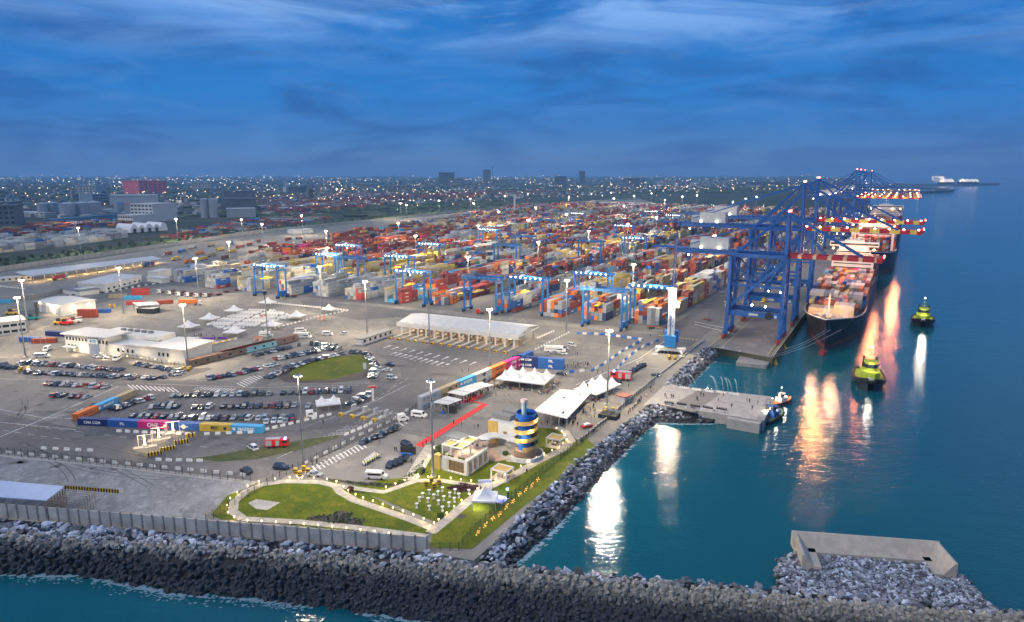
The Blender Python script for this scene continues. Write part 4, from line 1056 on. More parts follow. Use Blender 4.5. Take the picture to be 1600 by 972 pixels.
barriers([(900, 522), (945, 524), (1005, 532)], 12, 'blue and white barriers on the plaza edge', 'barrier block on the plaza edge nearest the stacks', (m_barb, m_barw), 1.3)
barriers([(1030, 532), (1000, 545), (978, 562), (955, 588)], 14, 'blue and white barriers near the crane', 'barrier block winding from the harbour crane to the fire engine', (m_barb, m_barw), 1.3)
barriers([(1004, 532), (975, 548), (940, 572), (925, 580), (885, 583)], 16, 'blue and white barriers by the containers', 'barrier block leading to the blue container wall', (m_barw, m_barb), 1.3)
barriers([(640, 500), (640, 500.5)], 1, 'x', 'lone white barrier block behind the gate canopy roof')
barriers([(90, 470), (110, 462), (165, 458), (215, 448), (270, 440)], 34, 'barriers by the service sheds', 'barrier block by the service sheds', (m_barw, m_hazd))
barriers([(0, 448), (40, 452)], 9, 'barriers by the long canopy', 'white barrier block at the left end of the long canopy')
# ================================================================== VEHICLES
CARC = {'dark blue': (.012, .025, .065), 'black': (.012, .012, .014), 'white': (.62, .62, .60), 'silver': (.33, .34, .35), 'red': (.30, .015, .02), 'grey': (.09, .095, .10), 'brown': (.12, .08, .05)}
def car_body(Ln, Wd, prof, cw):
    """side profile extruded with inset cabin"""
    m = MB(); n = len(prof)
    for sg in (-1, 1): m.poly([(x, sg * (Wd / 2 - .05 * (z > .75)), z) for x, z in (prof if sg < 0 else prof[::-1])])
    for i in range(n):
        a, b = prof[i], prof[(i + 1) % n]; ya = Wd / 2 - .05 * (a[1] > .75); yb = Wd / 2 - .05 * (b[1] > .75)
        m.poly([(a[0], -ya, a[1]), (a[0], ya, a[1]), (b[0], yb, b[1]), (b[0], -yb, b[1])])
    return m
def make_car(kind, cname):
    suv = kind == 'suv'; Ln, Wd, H = (4.9, 1.95, 1.85) if suv else (4.6, 1.8, 1.45)
    m_c = M(cname + ' car paint', CARC[cname], rough=.25, var=0, spec=.6)
    r = thing('parked_car', '', 'car', (0, 0, 0)); hz = .95 if suv else .85
    body = [(-Ln / 2, .35), (Ln / 2, .35), (Ln / 2, .7), (Ln / 2 - .15, .82), (Ln / 2 - 1.2, hz), (-Ln / 2 + (.1 if suv else .8), hz), (-Ln / 2, .8)]
    b = car_body(Ln, Wd, body, 0); b.build('body', m_c, r)
    xf, xb = (Ln / 2 - 1.2, -Ln / 2 + .12) if suv else (Ln / 2 - 1.35, -Ln / 2 + .75); tf, tb = (xf - .75, xb + .25) if suv else (xf - .75, xb + .55)
    g = MB(); yb, yt = Wd / 2 - .06, Wd / 2 - .28; o = 0
    g.v = [(xb, -yb, hz), (xf, -yb, hz), (xf, yb, hz), (xb, yb, hz), (tb, -yt, H - .06), (tf, -yt, H - .06), (tf, yt, H - .06), (tb, yt, H - .06)]
    g.f = [(i, (i + 1) % 4, 4 + (i + 1) % 4, 4 + i) for i in range(4)]; g.build('window', m_cglass, r)
    rf = MB().box((tf + tb) / 2, 0, H - .06, tf - tb + .06, yt * 2 + .06, .06)
    for sg in (-1, 1):
        for x0, x1 in ((xb, tb), (xf, tf), ((xb + xf) / 2, (tb + tf) / 2)): rf.bar((x0, sg * yb, hz), (x1, sg * yt, H - .03), .09)
    rf.build('roof', m_c, r)
    for sx in (-1, 1):
        for sy in (-1, 1): MB().cyl((sx * Ln * .3, sy * (Wd / 2 - .2), .33), (sx * Ln * .3, sy * (Wd / 2 + .01), .33), .34, n=10).build('wheel', m_dark, r)
    hl = MB().box(Ln / 2 - .02, -.65, .6, .06, .35, .15).build('headlight', m_sup, r); MB().box(Ln / 2 - .02, .65, .6, .06, .35, .15).build('headlight', m_sup, r)
    return r
CARL = {}
def car(x, y, hd, kind, col, label, group=None, z=.09):
    key = (kind, col)
    if key not in CARL:
        o = CARL[key] = make_car(kind, col); tree(o); o.location = (x, y, z); o.rotation_euler = (0, 0, hd); o['label'] = label
        if group: o['group'] = group
    else: o = dup(CARL[key], (x, y, z), hd, label, group)
    return o
ROWS = [([(28, 568), (110, 573), (192, 580)], 22, 'm', 'the mixed row at the hall'), ([(42, 583), (140, 588), (246, 593)], 27, 'd', 'the long dark row'), ([(0, 573), (26, 577)], 4, 'd', 'the short row at the picture edge'),
        ([(212, 570), (286, 582)], 11, 'd', 'the hall fence row'), ([(252, 592), (288, 583)], 5, 'd', 'the short row by the lamp mast base'), ([(70, 601), (172, 606)], 11, 'd', 'the lone row on open concrete'),
        ([(84, 619), (140, 623)], 6, 'd', 'the small lone row'), ([(322, 594), (370, 586), (432, 570)], 16, 'm', 'the row above the striped junction'), ([(394, 558), (456, 543)], 7, 'd', 'the row beside the rail wagons'),
        ([(428, 563), (498, 550)], 14, 'm', 'the packed row below the wagons'), ([(462, 541), (500, 539), (532, 545)], 9, 'm', 'the upper fan of the car park'), ([(476, 552), (500, 546), (535, 548)], 6, 'm', 'the middle fan of the car park'),
        ([(416, 592), (450, 577), (490, 564), (542, 552)], 25, 'm', 'the line along the lawn edge'), ([(547, 551), (562, 552)], 3, 'd', 'the top edge of the oval lawn'), ([(570, 554), (582, 566), (588, 578), (580, 594)], 12, 'm', 'the double line right of the oval lawn'),
        ([(266, 620), (400, 617), (550, 612)], 25, 'd', 'the first row inside the car park'), ([(234, 637), (281, 637)], 5, 'm', 'the group of five'), ([(300, 638), (400, 637), (488, 635)], 17, 'd', 'the second row inside the car park'),
        ([(204, 651), (300, 655), (400, 655), (462, 652)], 21, 'm', 'the row behind the containers'), ([(412, 661), (462, 658)], 5, 'm', 'the back corner by the small marquee'), ([(172, 643), (205, 632), (238, 622)], 9, 'm', 'the slanting inner row'),
        ([(126, 648), (150, 637), (182, 629)], 5, 'm', 'the row outside the orange box'), ([(547, 635), (562, 626), (576, 617)], 6, 'w', 'the group by the toll islands'), ([(566, 693), (594, 682), (622, 669)], 7, 'b', 'the official convoy beside the fence'),
        ([(607, 731), (622, 724), (636, 716)], 4, 'b', 'the black group near the garden'), ([(984, 584), (1008, 571)], 6, 'b', 'the black row beyond the fire engine')]
rc = random.Random(21); ncar = 0
for pts, n, mood, desc in ROWS:
    P = [G(*p) for p in pts]; gname = 'cars in ' + desc
    for i, (x, y, hd) in enumerate(along(P, n=n, off=.5)):
        if n > 4 and mood in 'dm' and rc.random() < .06: continue
        col = rc.choices(list(CARC), {'d': (6, 4, 4.4, 4.4, 1.2, 4, 1), 'm': (5, 4, 5, 4, 1.3, 2, .6), 'w': (3, 1, 6, 2, 0, 0, 0), 'b': (3, 8, 0, 0, 0, 0, 0)}[mood])[0]
        kd = 'suv' if rc.random() < (.4 if mood != 'b' else .8) else 'sedan'
        h = hd + math.pi / 2 + rc.uniform(-.07, .07) + (math.pi if rc.random() < .3 else 0)
        if mood == 'b': h = hd + .45
        ncar += 1
        car(x + rc.uniform(-.3, .3), y + rc.uniform(-.6, .6), h, kd, col, f'{col} {"tall" if kd == "suv" else "low"} car, {nth(i + 1)} from left in {desc}', gname)
ONE = [((440, 733), 'suv', 'dark blue', 'dark blue car driving left by the lamp mast and fence'), ((492, 744), 'sedan', 'silver', 'silver saloon parked at the lamp mast chevrons'), ((385, 739), 'suv', 'black', 'black car behind the long fence'), ((636, 698), 'suv', 'black', 'black limousine at the end of the red carpet'),
       ((877, 586), 'sedan', 'dark blue', 'dark car alone in front of the blue containers'), ((1025, 588), 'sedan', 'dark blue', 'dark car at the low wall near the pier'), ((963, 600), 'suv', 'black', 'black car behind the peaked marquee'), ((605, 580), 'sedan', 'white', 'white car leaving the oval lawn'),
       ((609, 572), 'suv', 'dark blue', 'dark blue and yellow jeep right of the oval lawn'), ((612, 592), 'suv', 'white', 'white pickup by the toll plaza'), ((150, 559), 'sedan', 'white', 'white car nearer the hall, left of its pair'), ((164, 560), 'sedan', 'white', 'white car nearer the hall, right of its pair'),
       ((395, 702), 'suv', 'white', 'white pickup on the access road'), ((537, 523), 'suv', 'white', 'white jeep north of the car park'), ((1104, 500), 'sedan', 'red', 'small red and white car on the quay road'), ((820, 562), 'suv', 'white', 'white jeep behind the peaked marquee'),
       ((894, 541), 'suv', 'white', 'white pickup parked behind the blue containers'), ((882, 546), 'suv', 'silver', 'silver pickup parked behind the blue containers'), ((880, 554), 'sedan', 'white', 'white car behind the blue container stack'), ((865, 553), 'sedan', 'silver', 'silver car behind the blue container stack')]
for (p, kd, col, lb) in ONE: car(*G(*p), RZ + rc.uniform(-.3, .4) + (math.pi if p[0] % 2 else 0), kd, col, lb)
def make_van(name, label, cat, p, rz, Ln=6.5, Wd=2.1, H=2.4, col=m_sup, band=None, group=None):
    x, y = G(*p) if p[0] > -5000 else p; r = thing(name, label, cat, (x, y, .09), rz, group)
    prof = [(-Ln / 2, .4), (Ln / 2, .4), (Ln / 2, 1.15), (Ln / 2 - .9, 1.5), (Ln / 2 - 1.4, H - .05), (Ln / 2 - 1.8, H), (-Ln / 2 + .1, H), (-Ln / 2, H - .2)]
    car_body(Ln, Wd, prof, 0).build('body', col, r)
    g = MB()
    for sy in (-1, 1): g.box(-.3, sy * (Wd / 2 - .045), 1.35, Ln - 2.4, .04, .6)
    g.bar((Ln / 2 - .86, -.0, 1.55), (Ln / 2 - 1.36, 0, H - .12), .03, .03); g.poly([(Ln / 2 - .88, -.85, 1.53), (Ln / 2 - .88, .85, 1.53), (Ln / 2 - 1.36, .8, H - .1), (Ln / 2 - 1.36, -.8, H - .1)])
    g.build('window', m_glass, r)
    if band: MB().box(0, 0, .75, Ln + .03, Wd + .03, .3).build('colour_band', band, r)
    for sx in (-1, 1):
        for sy in (-1, 1): MB().cyl((sx * Ln * .3, sy * (Wd / 2 - .25), .38), (sx * Ln * .3, sy * (Wd / 2 + .02), .38), .39, n=10).build('wheel', m_dark, r)
    return r
make_van('minibus', 'white minibus parked below the black screen near the garden', 'minibus', (588, 748), -.12)
make_van('minibus', 'white panel van open behind the containers near the tall mast', 'van', (655, 652), -.35, 6)
make_van('minibus', 'white minibus left of the hall fence', 'minibus', (66, 559), .1, 7)
make_van('minibus', 'white minibus facing the camera left of the hall', 'minibus', (74, 548), -1.3, 6.5)
make_van('minibus', 'white minibus facing the camera at the hall entrance', 'minibus', (183, 563), -1.4, 6.5)
make_van('minibus', 'white minibus on the road below the chair field', 'minibus', (470, 519), .2, 6.5)
make_van('minibus', 'long cream bus by the dark parked trailers', 'bus', (473, 528), -.1, 10, 2.5, 3)
make_van('minibus', 'white minibus in the middle of the open lane, left of a white jeep', 'minibus', (512, 524), -.1, 6)
make_van('coach', 'white coach with dark windows behind the blue containers', 'coach', (867, 550), -.15, 11, 2.5, 3.2)
make_van('lorry_box', 'green and white box lorry beside the large chair field tent', 'lorry', (416, 527), .15, 7.5, 2.4, 3.1, band=M('green livery', (.03, .22, .10)))
make_van('ice_trailer', 'white boxy trailer unit at the convoy end', 'trailer', (630, 658), .5, 4, 2.2, 2.9)
make_van('ice_trailer', 'white trailer beside the hatched lane and small marquee', 'trailer', (487, 652), .3, 4, 2.4, 2.6)
m_fire = M('fire engine red', (.52, .02, .015), rough=.35, var=.04)
def fire_engine(label, p, rz, s=1):
    r = thing('fire_engine', label, 'fire engine', (*G(*p), .09), rz); r.scale = (s,) * 3
    MB().box(2.9, 0, .7, 2.3, 2.4, 2.2).build('cab', m_fire, r); g = MB().box(4.06, 0, 1.8, .04, 2.1, .9)
    for sy in (-1, 1): g.box(2.9, sy * 1.21, 1.8, 1.7, .03, .8)
    g.build('window', m_glass, r); MB().box(-.9, 0, .7, 5.1, 2.4, 2.3).build('body', m_fire, r)
    b = MB()
    for sy in (-1, 1): b.box(-2.2, sy * 1.22, 1.0, 1.9, .04, 1.8).box(.6, sy * 1.22, 1.0, 1.2, .04, 1.8)
    b.build('locker_shutter', m_steel, r); MB().box(-.9, 0, 3, 4.6, 1.6, .3).build('roof_locker', m_steel, r); MB().box(3, 0, 2.9, .4, 1.6, .25).build('light_bar', L_blue, r)
    for sx in (2.7, -.6, -2.2):
        for sy in (-1, 1): MB().cyl((sx, sy * .9, .5), (sx, sy * 1.24, .5), .5, n=10).build('wheel', m_dark, r)
    MB().bar((-3, .5, 3.3), (2.4, .5, 3.3), .3, .12).build('ladder', m_steel, r)
fire_engine('red fire engine on the verge side of the access road', (432, 699), .12); fire_engine('red and white fire engine by the peaked marquee', (972, 594), -.35 + math.pi, 1.25)
m_trk = M('truck cab white', (.60, .60, .58), rough=.4, var=.05)
def truck(label, p, rz, load, cab=m_trk, group=None, empty=False):
    x, y = G(*p); r = thing('container_lorry', label, 'lorry', (x, y, .09), rz, group)
    MB().box(7.2, 0, .6, 2.2, 2.4, 2.7).build('cab', cab, r); MB().box(8.32, 0, 1.9, .05, 2.1, .9).build('windscreen', m_glass, r)
    MB().box(-.2, 0, 1.0, 14.2, .9, .35).box(-.2, 0, 1.2, 13, 2.3, .15).build('chassis', M('trailer chassis', (.22, .05, .035), var=.2), r)
    for sx in (-5.6, -4.4, -3.2, 4.2, 7.4):
        for sy in (-1, 1):
            if 'tw' not in LIBB: o = MB().cyl((0, -.2, 0), (0, .2, 0), .5, n=8).build('wheel', m_dark, r); LIBB['tw'] = o.data
            else: o = bpy.data.objects.new('wheel', LIBB['tw']); COL.objects.link(o); o.parent = r
            o.location = (sx, sy, .5)
    if not empty:
        m = MB(); m.col = PAL[load]; m.box(-.6, 0, 1.36, 12.2, 2.44, 2.6); m.build('container_body', m_cont, r)
    return r
ra = ang(G(100, 440), G(250, 411))
truck('white lorry with a red container passing the long canopy', (93, 437), ra, 'red'); truck('pink-cabbed lorry with a blue container leaving the long canopy', (232, 416), ra, 'blue', M('pink cab', (.5, .04, .12)))
rc2 = random.Random(5)
TP = [(262, 399), (275, 407), (296, 411), (285, 395), (312, 398), (300, 389), (330, 401), (345, 392), (330, 385), (318, 407), (362, 395), (352, 405), (375, 388), (390, 384), (360, 383), (403, 379), (450, 376), (468, 374)]
for i, p in enumerate(TP):
    truck(f'container lorry in the queue by the rear wall, {nth(i + 1)} of the queue', p, ra + rc2.choice((0, 0, math.pi)) + rc2.uniform(-.1, .1), rc2.choice(('tan', 'mustard yellow', 'rust red', 'orange', 'blue', 'maroon', 'white')), rc2.choice((m_trk, m_yel, m_fire, m_rtg)))
for i, p in enumerate([(262, 457), (278, 459), (292, 461), (306, 462), (320, 463), (334, 463)]):
    truck(f'empty flatbed lorry, {nth(i + 1)} of the parked row left of the reefer stacks', p, ra + math.pi - .4, 'red', empty=True)
for lb, p, a_, ct in (('empty flatbed lorry in front of the white reefer stacks', (362, 456), ra - .5, m_trk), ('empty flatbed with an orange cab under the first gantry', (450, 464), -.1 + math.pi, M('orange cab', (.6, .2, .04))), ('red yard tractor with an empty flatbed before the front stacks', (764, 491), -.15 + math.pi, m_fire),
                       ('white yard tractor by the last front stack', (1030, 514), -.2, m_trk), ('tanker lorry with orange barrel right of the service sheds', (296, 477), .1, m_trk)):
    truck(lb, p, a_, 'orange', ct, empty='tanker' not in lb)
# ================================================================== BUILDINGS AND TENTS
m_wh = M('white render', (.54, .54, .52), rough=.7, var=.06, scale=.3)
m_roofw = M('white roof membrane', (.48, .48, .47), rough=.6, var=.08, scale=.2)
m_roofg = M('grey roofing', (.16, .165, .17), var=.12)
m_tent = M('tent canvas', (.64, .635, .62), rough=.6, var=.02)
m_must = M('timber screen', (.46, .30, .08), var=.1)
m_stone = M('drum stone', (.26, .17, .11), var=.3, scale=3)
m_warm = M('lit warm window', (.12, .08, .05), rough=.3, var=.3, scale=1.2, emit=.07, ecol=(1, .62, .26))
def site(name, label, cat, p, q, group=None, z=.06):
    P, Q = G(*p), G(*q); return thing(name, label, cat, (P[0], P[1], z), ang(P, Q), group), math.dist(P, Q)
def windows(root, host, xs, zs, w_, h_, y=-.02, mat=None, nm='window'):
    for x in xs:
        for z in zs:
            o = MB().box(x, y, z, w_, .08, h_).build(nm, mat or m_glass, host)
# --- administration hall
r, Ln = site('administration_hall', 'white two-storey administration hall with flat overhanging roofs and a blue entrance panel', 'building', (104, 549), (289, 570))
D = math.dist(G(289, 570), G(330, 551)); 
w1 = MB().box(Ln * .17, D * .3, 0, Ln * .34, D * .6, 9.2).box(Ln * .55, D * .35, 0, Ln * .42, D * .62, 6.2).box(Ln * .86, D * .4, 0, Ln * .28, D * .78, 6.8).box(Ln * .40, D * .72, 0, Ln * .5, D * .5, 9.0)
wl = w1.build('wall', m_wh, r)
MB().box(Ln * .18, D * .28, 9.2, Ln * .4, D * .66, .6).box(Ln * .86, D * .42, 7.0, Ln * .31, D * .9, .6).box(Ln * .66, D * .22, 6.5, Ln * .30, D * .42, .5).build('roof_slab', m_roofw, r)
ca = MB()
for k in range(5): ca.box(Ln * (.28 + k * .06), D * .72, 9.0, 2.2, 1.6, 1.3)
ca.box(Ln * .6, D * .5, 6.2, Ln * .12, 3, .9).build('roof_plant', m_roofg, r)
MB().box(Ln * .255, -.12, 0, Ln * .085, .25, 9.0).build('entrance_panel', M('blue grey cladding', (.22, .26, .36)), r)
sg = MB().box(Ln * .255, -.28, 5.6, Ln * .08, .08, 2.6).build('name_sign', m_tent, r)
MB().cyl((Ln * .235, -.36, 6.9), (Ln * .235, -.33, 6.9), .8, n=10).build('sign_emblem', M('sign blue', (.04, .25, .45), var=0), sg)
MB().box(Ln * .265, -.35, 7.0, 2.6, .04, .5).box(Ln * .265, -.35, 6.2, 2.2, .04, .35).build('sign_lettering', M('sign blue', (.04, .25, .45), var=0), sg)
windows(r, wl, [Ln * (.02 + .028 * k) for k in range(7)], [6.3], 1.2, 1.6); windows(r, wl, [Ln * (.03 + .03 * k) for k in range(3)], [2.4], 1.2, 1.6); windows(r, wl, [Ln * (.31 + .03 * k) for k in range(3)], [6.0], 1.2, 1.7)
windows(r, wl, [Ln * (.45 + .04 * k) for k in range(4)], [2.6], 1.3, 1.8, D * .035); windows(r, wl, [Ln * (.80 + .035 * k) for k in range(3)], [3.0], 1.2, 1.8)
MB().box(Ln * .06, -1.4, 3.0, Ln * .10, 3, .3).build('entrance_canopy', m_wh, r)
MB().box(Ln * .985, D * .3, 0, .3, D * .5, 5.6).build('side_panel', M('blue grey cladding', (.22, .26, .36)), r)
wl2 = MB()
for k in range(8): wl2.ico(Ln * (.08 + k * .115), -.5, 1.2, .22)
wl2.build('wall_lamp', L_small, r)
for k in range(4): x, y = G(122 + k * 46, 554 + k * 6); lamp(x, y - 1, 2.5, 500, (1, .75, .42), .3)
# --- warehouse with lamps
r, Ln = site('warehouse', 'cream warehouse with shallow white roof and lit door bays on the left', 'building', (62, 487), (98, 494)); D = math.dist(G(98, 494), G(130, 484))
h = MB().box(Ln / 2, D / 2, 0, Ln, D, 7).build('wall', m_wh, r); rf = MB(); rf.prism([(-1, -1), (Ln + 1, -1), (Ln + 1, D / 2), (-1, D / 2)], 7, [7.2, 7.2, 8.6, 8.6]); rf.prism([(-1, D / 2 + .02), (Ln + 1, D / 2 + .02), (Ln + 1, D + 1), (-1, D + 1)], 7, [8.6, 8.6, 7.2, 7.2]); rf.build('roof', m_roofw, r)
for k in range(3): MB().box(Ln * (.2 + .3 * k), -.05, 0, Ln * .2, .15, 5).build('door', m_steel, r)
fl = MB()
for k in range(3): fl.ico(Ln * (.1 + k * .35), -.7, 6.4, .4)
fl.ico(Ln + .6, D * .3, 4, .35).ico(Ln + .6, D * .8, 5, .35); fl.build('wall_lamp', L_warm, r)
lamp(*G(80, 492), 5, 1500, (1, .8, .5), .4); lamp(*G(116, 491), 5, 1200, (1, .8, .5), .4)
def block(name, label, p, q, depth, h, wall_=None, roof=None, over=.5, wins=None, cat='building', group=None, slope=0, rows=1, ww=1.6):
    r, Ln = site(name, label, cat, p, q, group)
    b = MB().box(Ln / 2, depth / 2, 0, Ln, depth, h).build('wall', wall_ or m_wh, r)
    MB().prism([(-over, -over), (Ln + over, -over), (Ln + over, depth + over), (-over, depth + over)], h, [h + .4, h + .4, h + .4 + slope, h + .4 + slope]).build('roof', roof or m_roofw, r)
    if wins: windows(r, b, [Ln * (i + .5) / wins for i in range(wins)], [1.2 + 3.4 * k for k in range(rows)], ww, 1.5)
    return r, Ln
block('office_block', 'white office block with large grey windows cut by the picture edge', (-60, 533), (42, 520), 16, 7.5, wins=8, rows=2, ww=3)
block('workshop', 'long white-roofed workshop with grey doors near the barriers', (166, 456), (222, 441), 22, 5.5, roof=m_roofw, wins=7, slope=1.5, ww=2.6)
block('office_cabin', 'small flat white building left of the workshop with arched blue shelters', (98, 458), (125, 463), 14, 3.4, roof=m_roofg)
block('shelter_unit', 'blue barrel-roofed shelter between cabin and workshop', (126, 461), (152, 457), 7, 4, wall_=M('teal sheeting', (.05, .22, .27)), roof=m_roofw, cat='shelter')
block('gatehouse', 'low white gatehouse at the left end of the long canopy', (-30, 444), (50, 437), 9, 3.2, wins=8)
block('office_cabin', 'white cabin right of the workshop with a dark open door', (230, 440), (254, 443), 7, 4)
block('office_cabin', 'white box building beside the reefer stacks', (248, 436), (268, 431), 10, 6)
block('office_cabin', 'low white office with dark roof left of the gate canopy', (566, 540), (614, 524), 5, 3.2, roof=m_roofg, wins=6)
block('office_cabin', 'small grey kiosk with red roof by the waterfront wall', (965, 630), (976, 633), 4, 3, roof=M('rust roof', (.28, .10, .07)), cat='kiosk')
block('warehouse', 'white shed with open side by the boundary wall, mid distance', (459, 366), (490, 364), 20, 6)
block('fuel_kiosk', 'dark glazed kiosk under the fuel canopy', (214, 490), (240, 491), 6, 3.5, wall_=m_glass, cat='kiosk')
def canopy(name, label, P4, h, cols, mat, zt=.6, colm=None, cat='canopy', cn=(2, 6), lampm=None):
    """four roof corner pixels given at roof height"""
    Q = [G(*p, h) for p in P4]; x0, y0 = Q[0]; r = thing(name, label, cat, (x0, y0, .05)); L4 = [(q[0] - x0, q[1] - y0) for q in Q]
    MB().prism(L4, h, h + zt).build('roof', mat, r)
    a, b, c, d = L4
    if mat is m_tent:
        sm = MB()
        for k in range(1, 8):
            p, q = lerp(a, b, k / 8), lerp(d, c, k / 8); sm.bar((*p, h + zt + .03), (*q, h + zt + .03), .12, .06)
        p, q = lerp(a, d, .45), lerp(b, c, .45); sm.bar((*p, h + zt + .05), (*q, h + zt + .05), .25, .08); sm.build('roof_seam', m_steel, r)
    for i in range(cn[0]):
        for j in range(cn[1]):
            u = .04 + .92 * i / max(1, cn[0] - 1); v = .03 + .94 * j / (cn[1] - 1); p = lerp(lerp(a, b, v), lerp(d, c, v), u); MB().cyl((p[0], p[1], 0), (p[0], p[1], h), .2, n=6).build('column', colm or m_wh, r)
    return r
canopy('inspection_canopy', 'very long thin white canopy roof parallel to the rear boundary wall', [(45, 432.5), (253, 405), (238, 401), (24, 426)], 6, 0, m_roofw, cn=(2, 14))
for k in range(9): x, y = lerp(G(60, 442), G(250, 412), k / 8); lamp(x - 6, y + 4, 4.6, 2200, (1, .68, .34), .5)
canopy('fuel_canopy', 'small white fuel station canopy on dark columns', [(216, 479), (250, 477), (244, 472.5), (207, 474)], 5, 0, m_roofw, cn=(2, 3), colm=m_fence)
# --- gate canopy with toll islands
Q = [G(623, 506, 6.5), G(807, 527, 6.5)]; ga = ang(*Q); gl = math.dist(*Q); r = thing('gate_canopy', 'long white entrance canopy with fourteen lanes across the terminal gate', 'gate canopy', (*Q[0], .07), ga)
n = 14; dp = 26
rf = MB(); rf.prism([(-1, 0), (gl + 1, 0), (gl + 1, dp * .55), (-1, dp * .55)], [6.6, 6.6, 9.2, 9.2], [7, 7, 9.6, 9.6]); rf.prism([(-1, dp * .55 + .02), (gl + 1, dp * .55 + .02), (gl + 1, dp), (-1, dp)], [9.2, 9.2, 7.4, 7.4], [9.6, 9.6, 7.8, 7.8]); rf.build('roof', m_roofw, r)
fa = MB().box(gl / 2, -.3, 5.2, gl + 2.4, .3, 2.4).build('fascia', m_wh, r)
MB().box(gl + 1.2, dp / 2, 6.2, .3, dp, .9).build('end_fascia', m_wh, r)
dm = MB()
for k in range(12): dm.box(gl * (k + .9) / 12.6, .2, 7.7, 1.1, .8, .5)
dm.build('roof_vent', m_roofw, r)
lt = MB()
for k in range(6): lt.box(gl * (k + .5) / 6, -.47, 6.2, gl / 13, .02, .22)
lt.build('fascia_lettering', M('faded grey lettering', (.42, .42, .42), var=0), fa)
for k in range(n):
    x = gl * (k + .3) / (n - .4)
    MB().box(x, .4, 0, .7, .7, 6.6).build('column', m_wh, r); MB().box(x, dp - 1, 0, .6, .6, 7.6).build('rear_column', m_steel, r)
    isl = MB().box(x, dp * .25, 0, 1.7, dp * 1.1, .45).build('toll_island', m_conc, r)
    MB().box(x, -10.4, 0, 1.5, 1.4, 1.2).build('island_nose', m_yel, isl); MB().box(x, -11.14, .35, 1.1, .06, .5).build('chevron', m_hazd, isl)
    MB().box(x, dp * .3, .45, 1.4, 3, 2.5).build('booth', M('booth cladding', (.30, .22, .16)), isl)
    MB().bar((x + .9, dp * .2, 1.2), (x + 3.6, dp * .2, 3.4), .12).build('barrier_arm', m_fire if k % 3 == 2 else m_wh, isl)
for k in range(5): x, y = lerp(Q[0], Q[1], (k + .5) / 5); lamp(x + 4, y + 8, 4.8, 900, (1, .72, .42), .5)
# --- tents
def marquee(name, label, p, q, depth, h, peaks, rise, group=None, flat=False, z=.07):
    P, Q = G(*p), G(*q); Ln = math.dist(P, Q); r = thing(name, label, 'tent', (*P, z), ang(P, Q), group); nx, ny = peaks; m = MB()
    if flat:
        m.prism([(0, 0), (Ln, 0), (Ln, depth), (0, depth)], h, [h + .25, h + .25, h + .25 + rise, h + .25 + rise])
        for i in range(1, nx): m.box(Ln * i / nx, depth / 2, h + .3, .15, depth, .08 + rise / 2)
    else:
        cx, cy = Ln / nx, depth / ny; seg = 6
        for i in range(nx):
            for j in range(ny):
                ring = []
                for lv in range(seg + 1):
                    t = lv / seg; k = 1 - t; zz = h + rise * t ** 2.1
                    pts = [(a, b) for a, b in ((-1, -1), (0, -1), (1, -1), (1, 0), (1, 1), (0, 1), (-1, 1), (-1, 0))]
                    ring.append([(cx * (i + .5) + a * k * cx / 2 * (.86 if t > 0 and a * b == 0 and False else 1), cy * (j + .5) + b * k * cy / 2, zz) for a, b in pts])
                for A, B in zip(ring, ring[1:]):
                    for u in range(8): m.poly([A[u], A[(u + 1) % 8], B[(u + 1) % 8], B[u]])
        m.poly([(0, 0, h - .01), (0, depth, h - .01), (Ln, depth, h - .01), (Ln, 0, h - .01)])
    m.build('canvas_roof', m_tent, r)
    v = MB()
    for a, b in (((0, 0), (Ln, 0)), ((Ln, 0), (Ln, depth)), ((Ln, depth), (0, depth)), ((0, depth), (0, 0))): v.bar((*a, h - .25), (*b, h - .25), .06, .5)
    v.build('valance', m_tent, r)
    for i in range(nx + 1):
        for j in (0, ny): MB().cyl((Ln * i / nx, depth * j / ny, 0), (Ln * i / nx, depth * j / ny, h), .09, n=6).build('tent_pole', m_steel, r)
    for j in range(1, ny):
        for i in (0, nx): MB().cyl((Ln * i / nx, depth * j / ny, 0), (Ln * i / nx, depth * j / ny, h), .09, n=6).build('tent_pole', m_steel, r)
    return r, Ln
marquee('peaked_marquee', 'big white marquee with two rows of four peaks in front of the blue containers', (775, 603), (850, 612), math.dist(G(850, 612), G(871, 597)), 3.2, (4, 2), 3.6)
marquee('peaked_marquee', 'white marquee with two peaked rows beyond the flat-roofed one', (896, 619), (932, 628), math.dist(G(932, 628), G(958, 608)), 3.0, (2, 3), 3.4)
canopy('flat_marquee', 'large white flat-roofed pavilion beside the crowd and tower', [(834, 643), (886, 655), (925, 613), (875, 609.5)], 4.2, 0, m_tent, cn=(2, 5), zt=.3, colm=m_steel, cat='tent')
canopy('flat_canopy', 'white flat canopy over seated guests, nearest the red carpet bend', [(677, 629), (700, 633), (722, 625), (699, 620)], 3.4, 0, m_tent, cn=(2, 3), zt=.25, colm=m_steel, cat='tent')
canopy('flat_canopy', 'white flat canopy over seated guests, middle of the three', [(699, 614), (724, 619), (748, 609), (726, 605)], 3.6, 0, m_tent, cn=(2, 3), zt=.25, colm=m_steel, cat='tent')
canopy('flat_canopy', 'white flat canopy over seated guests, farthest along the containers', [(726, 604.5), (748, 608.3), (771, 602), (750, 598)], 3.4, 0, m_tent, cn=(2, 3), zt=.25, colm=m_steel, cat='tent')
marquee('small_marquee', 'small white double-peaked tent at the car park edge', (495, 645), (533, 641), 7, 2.8, (2, 1), 2.8)
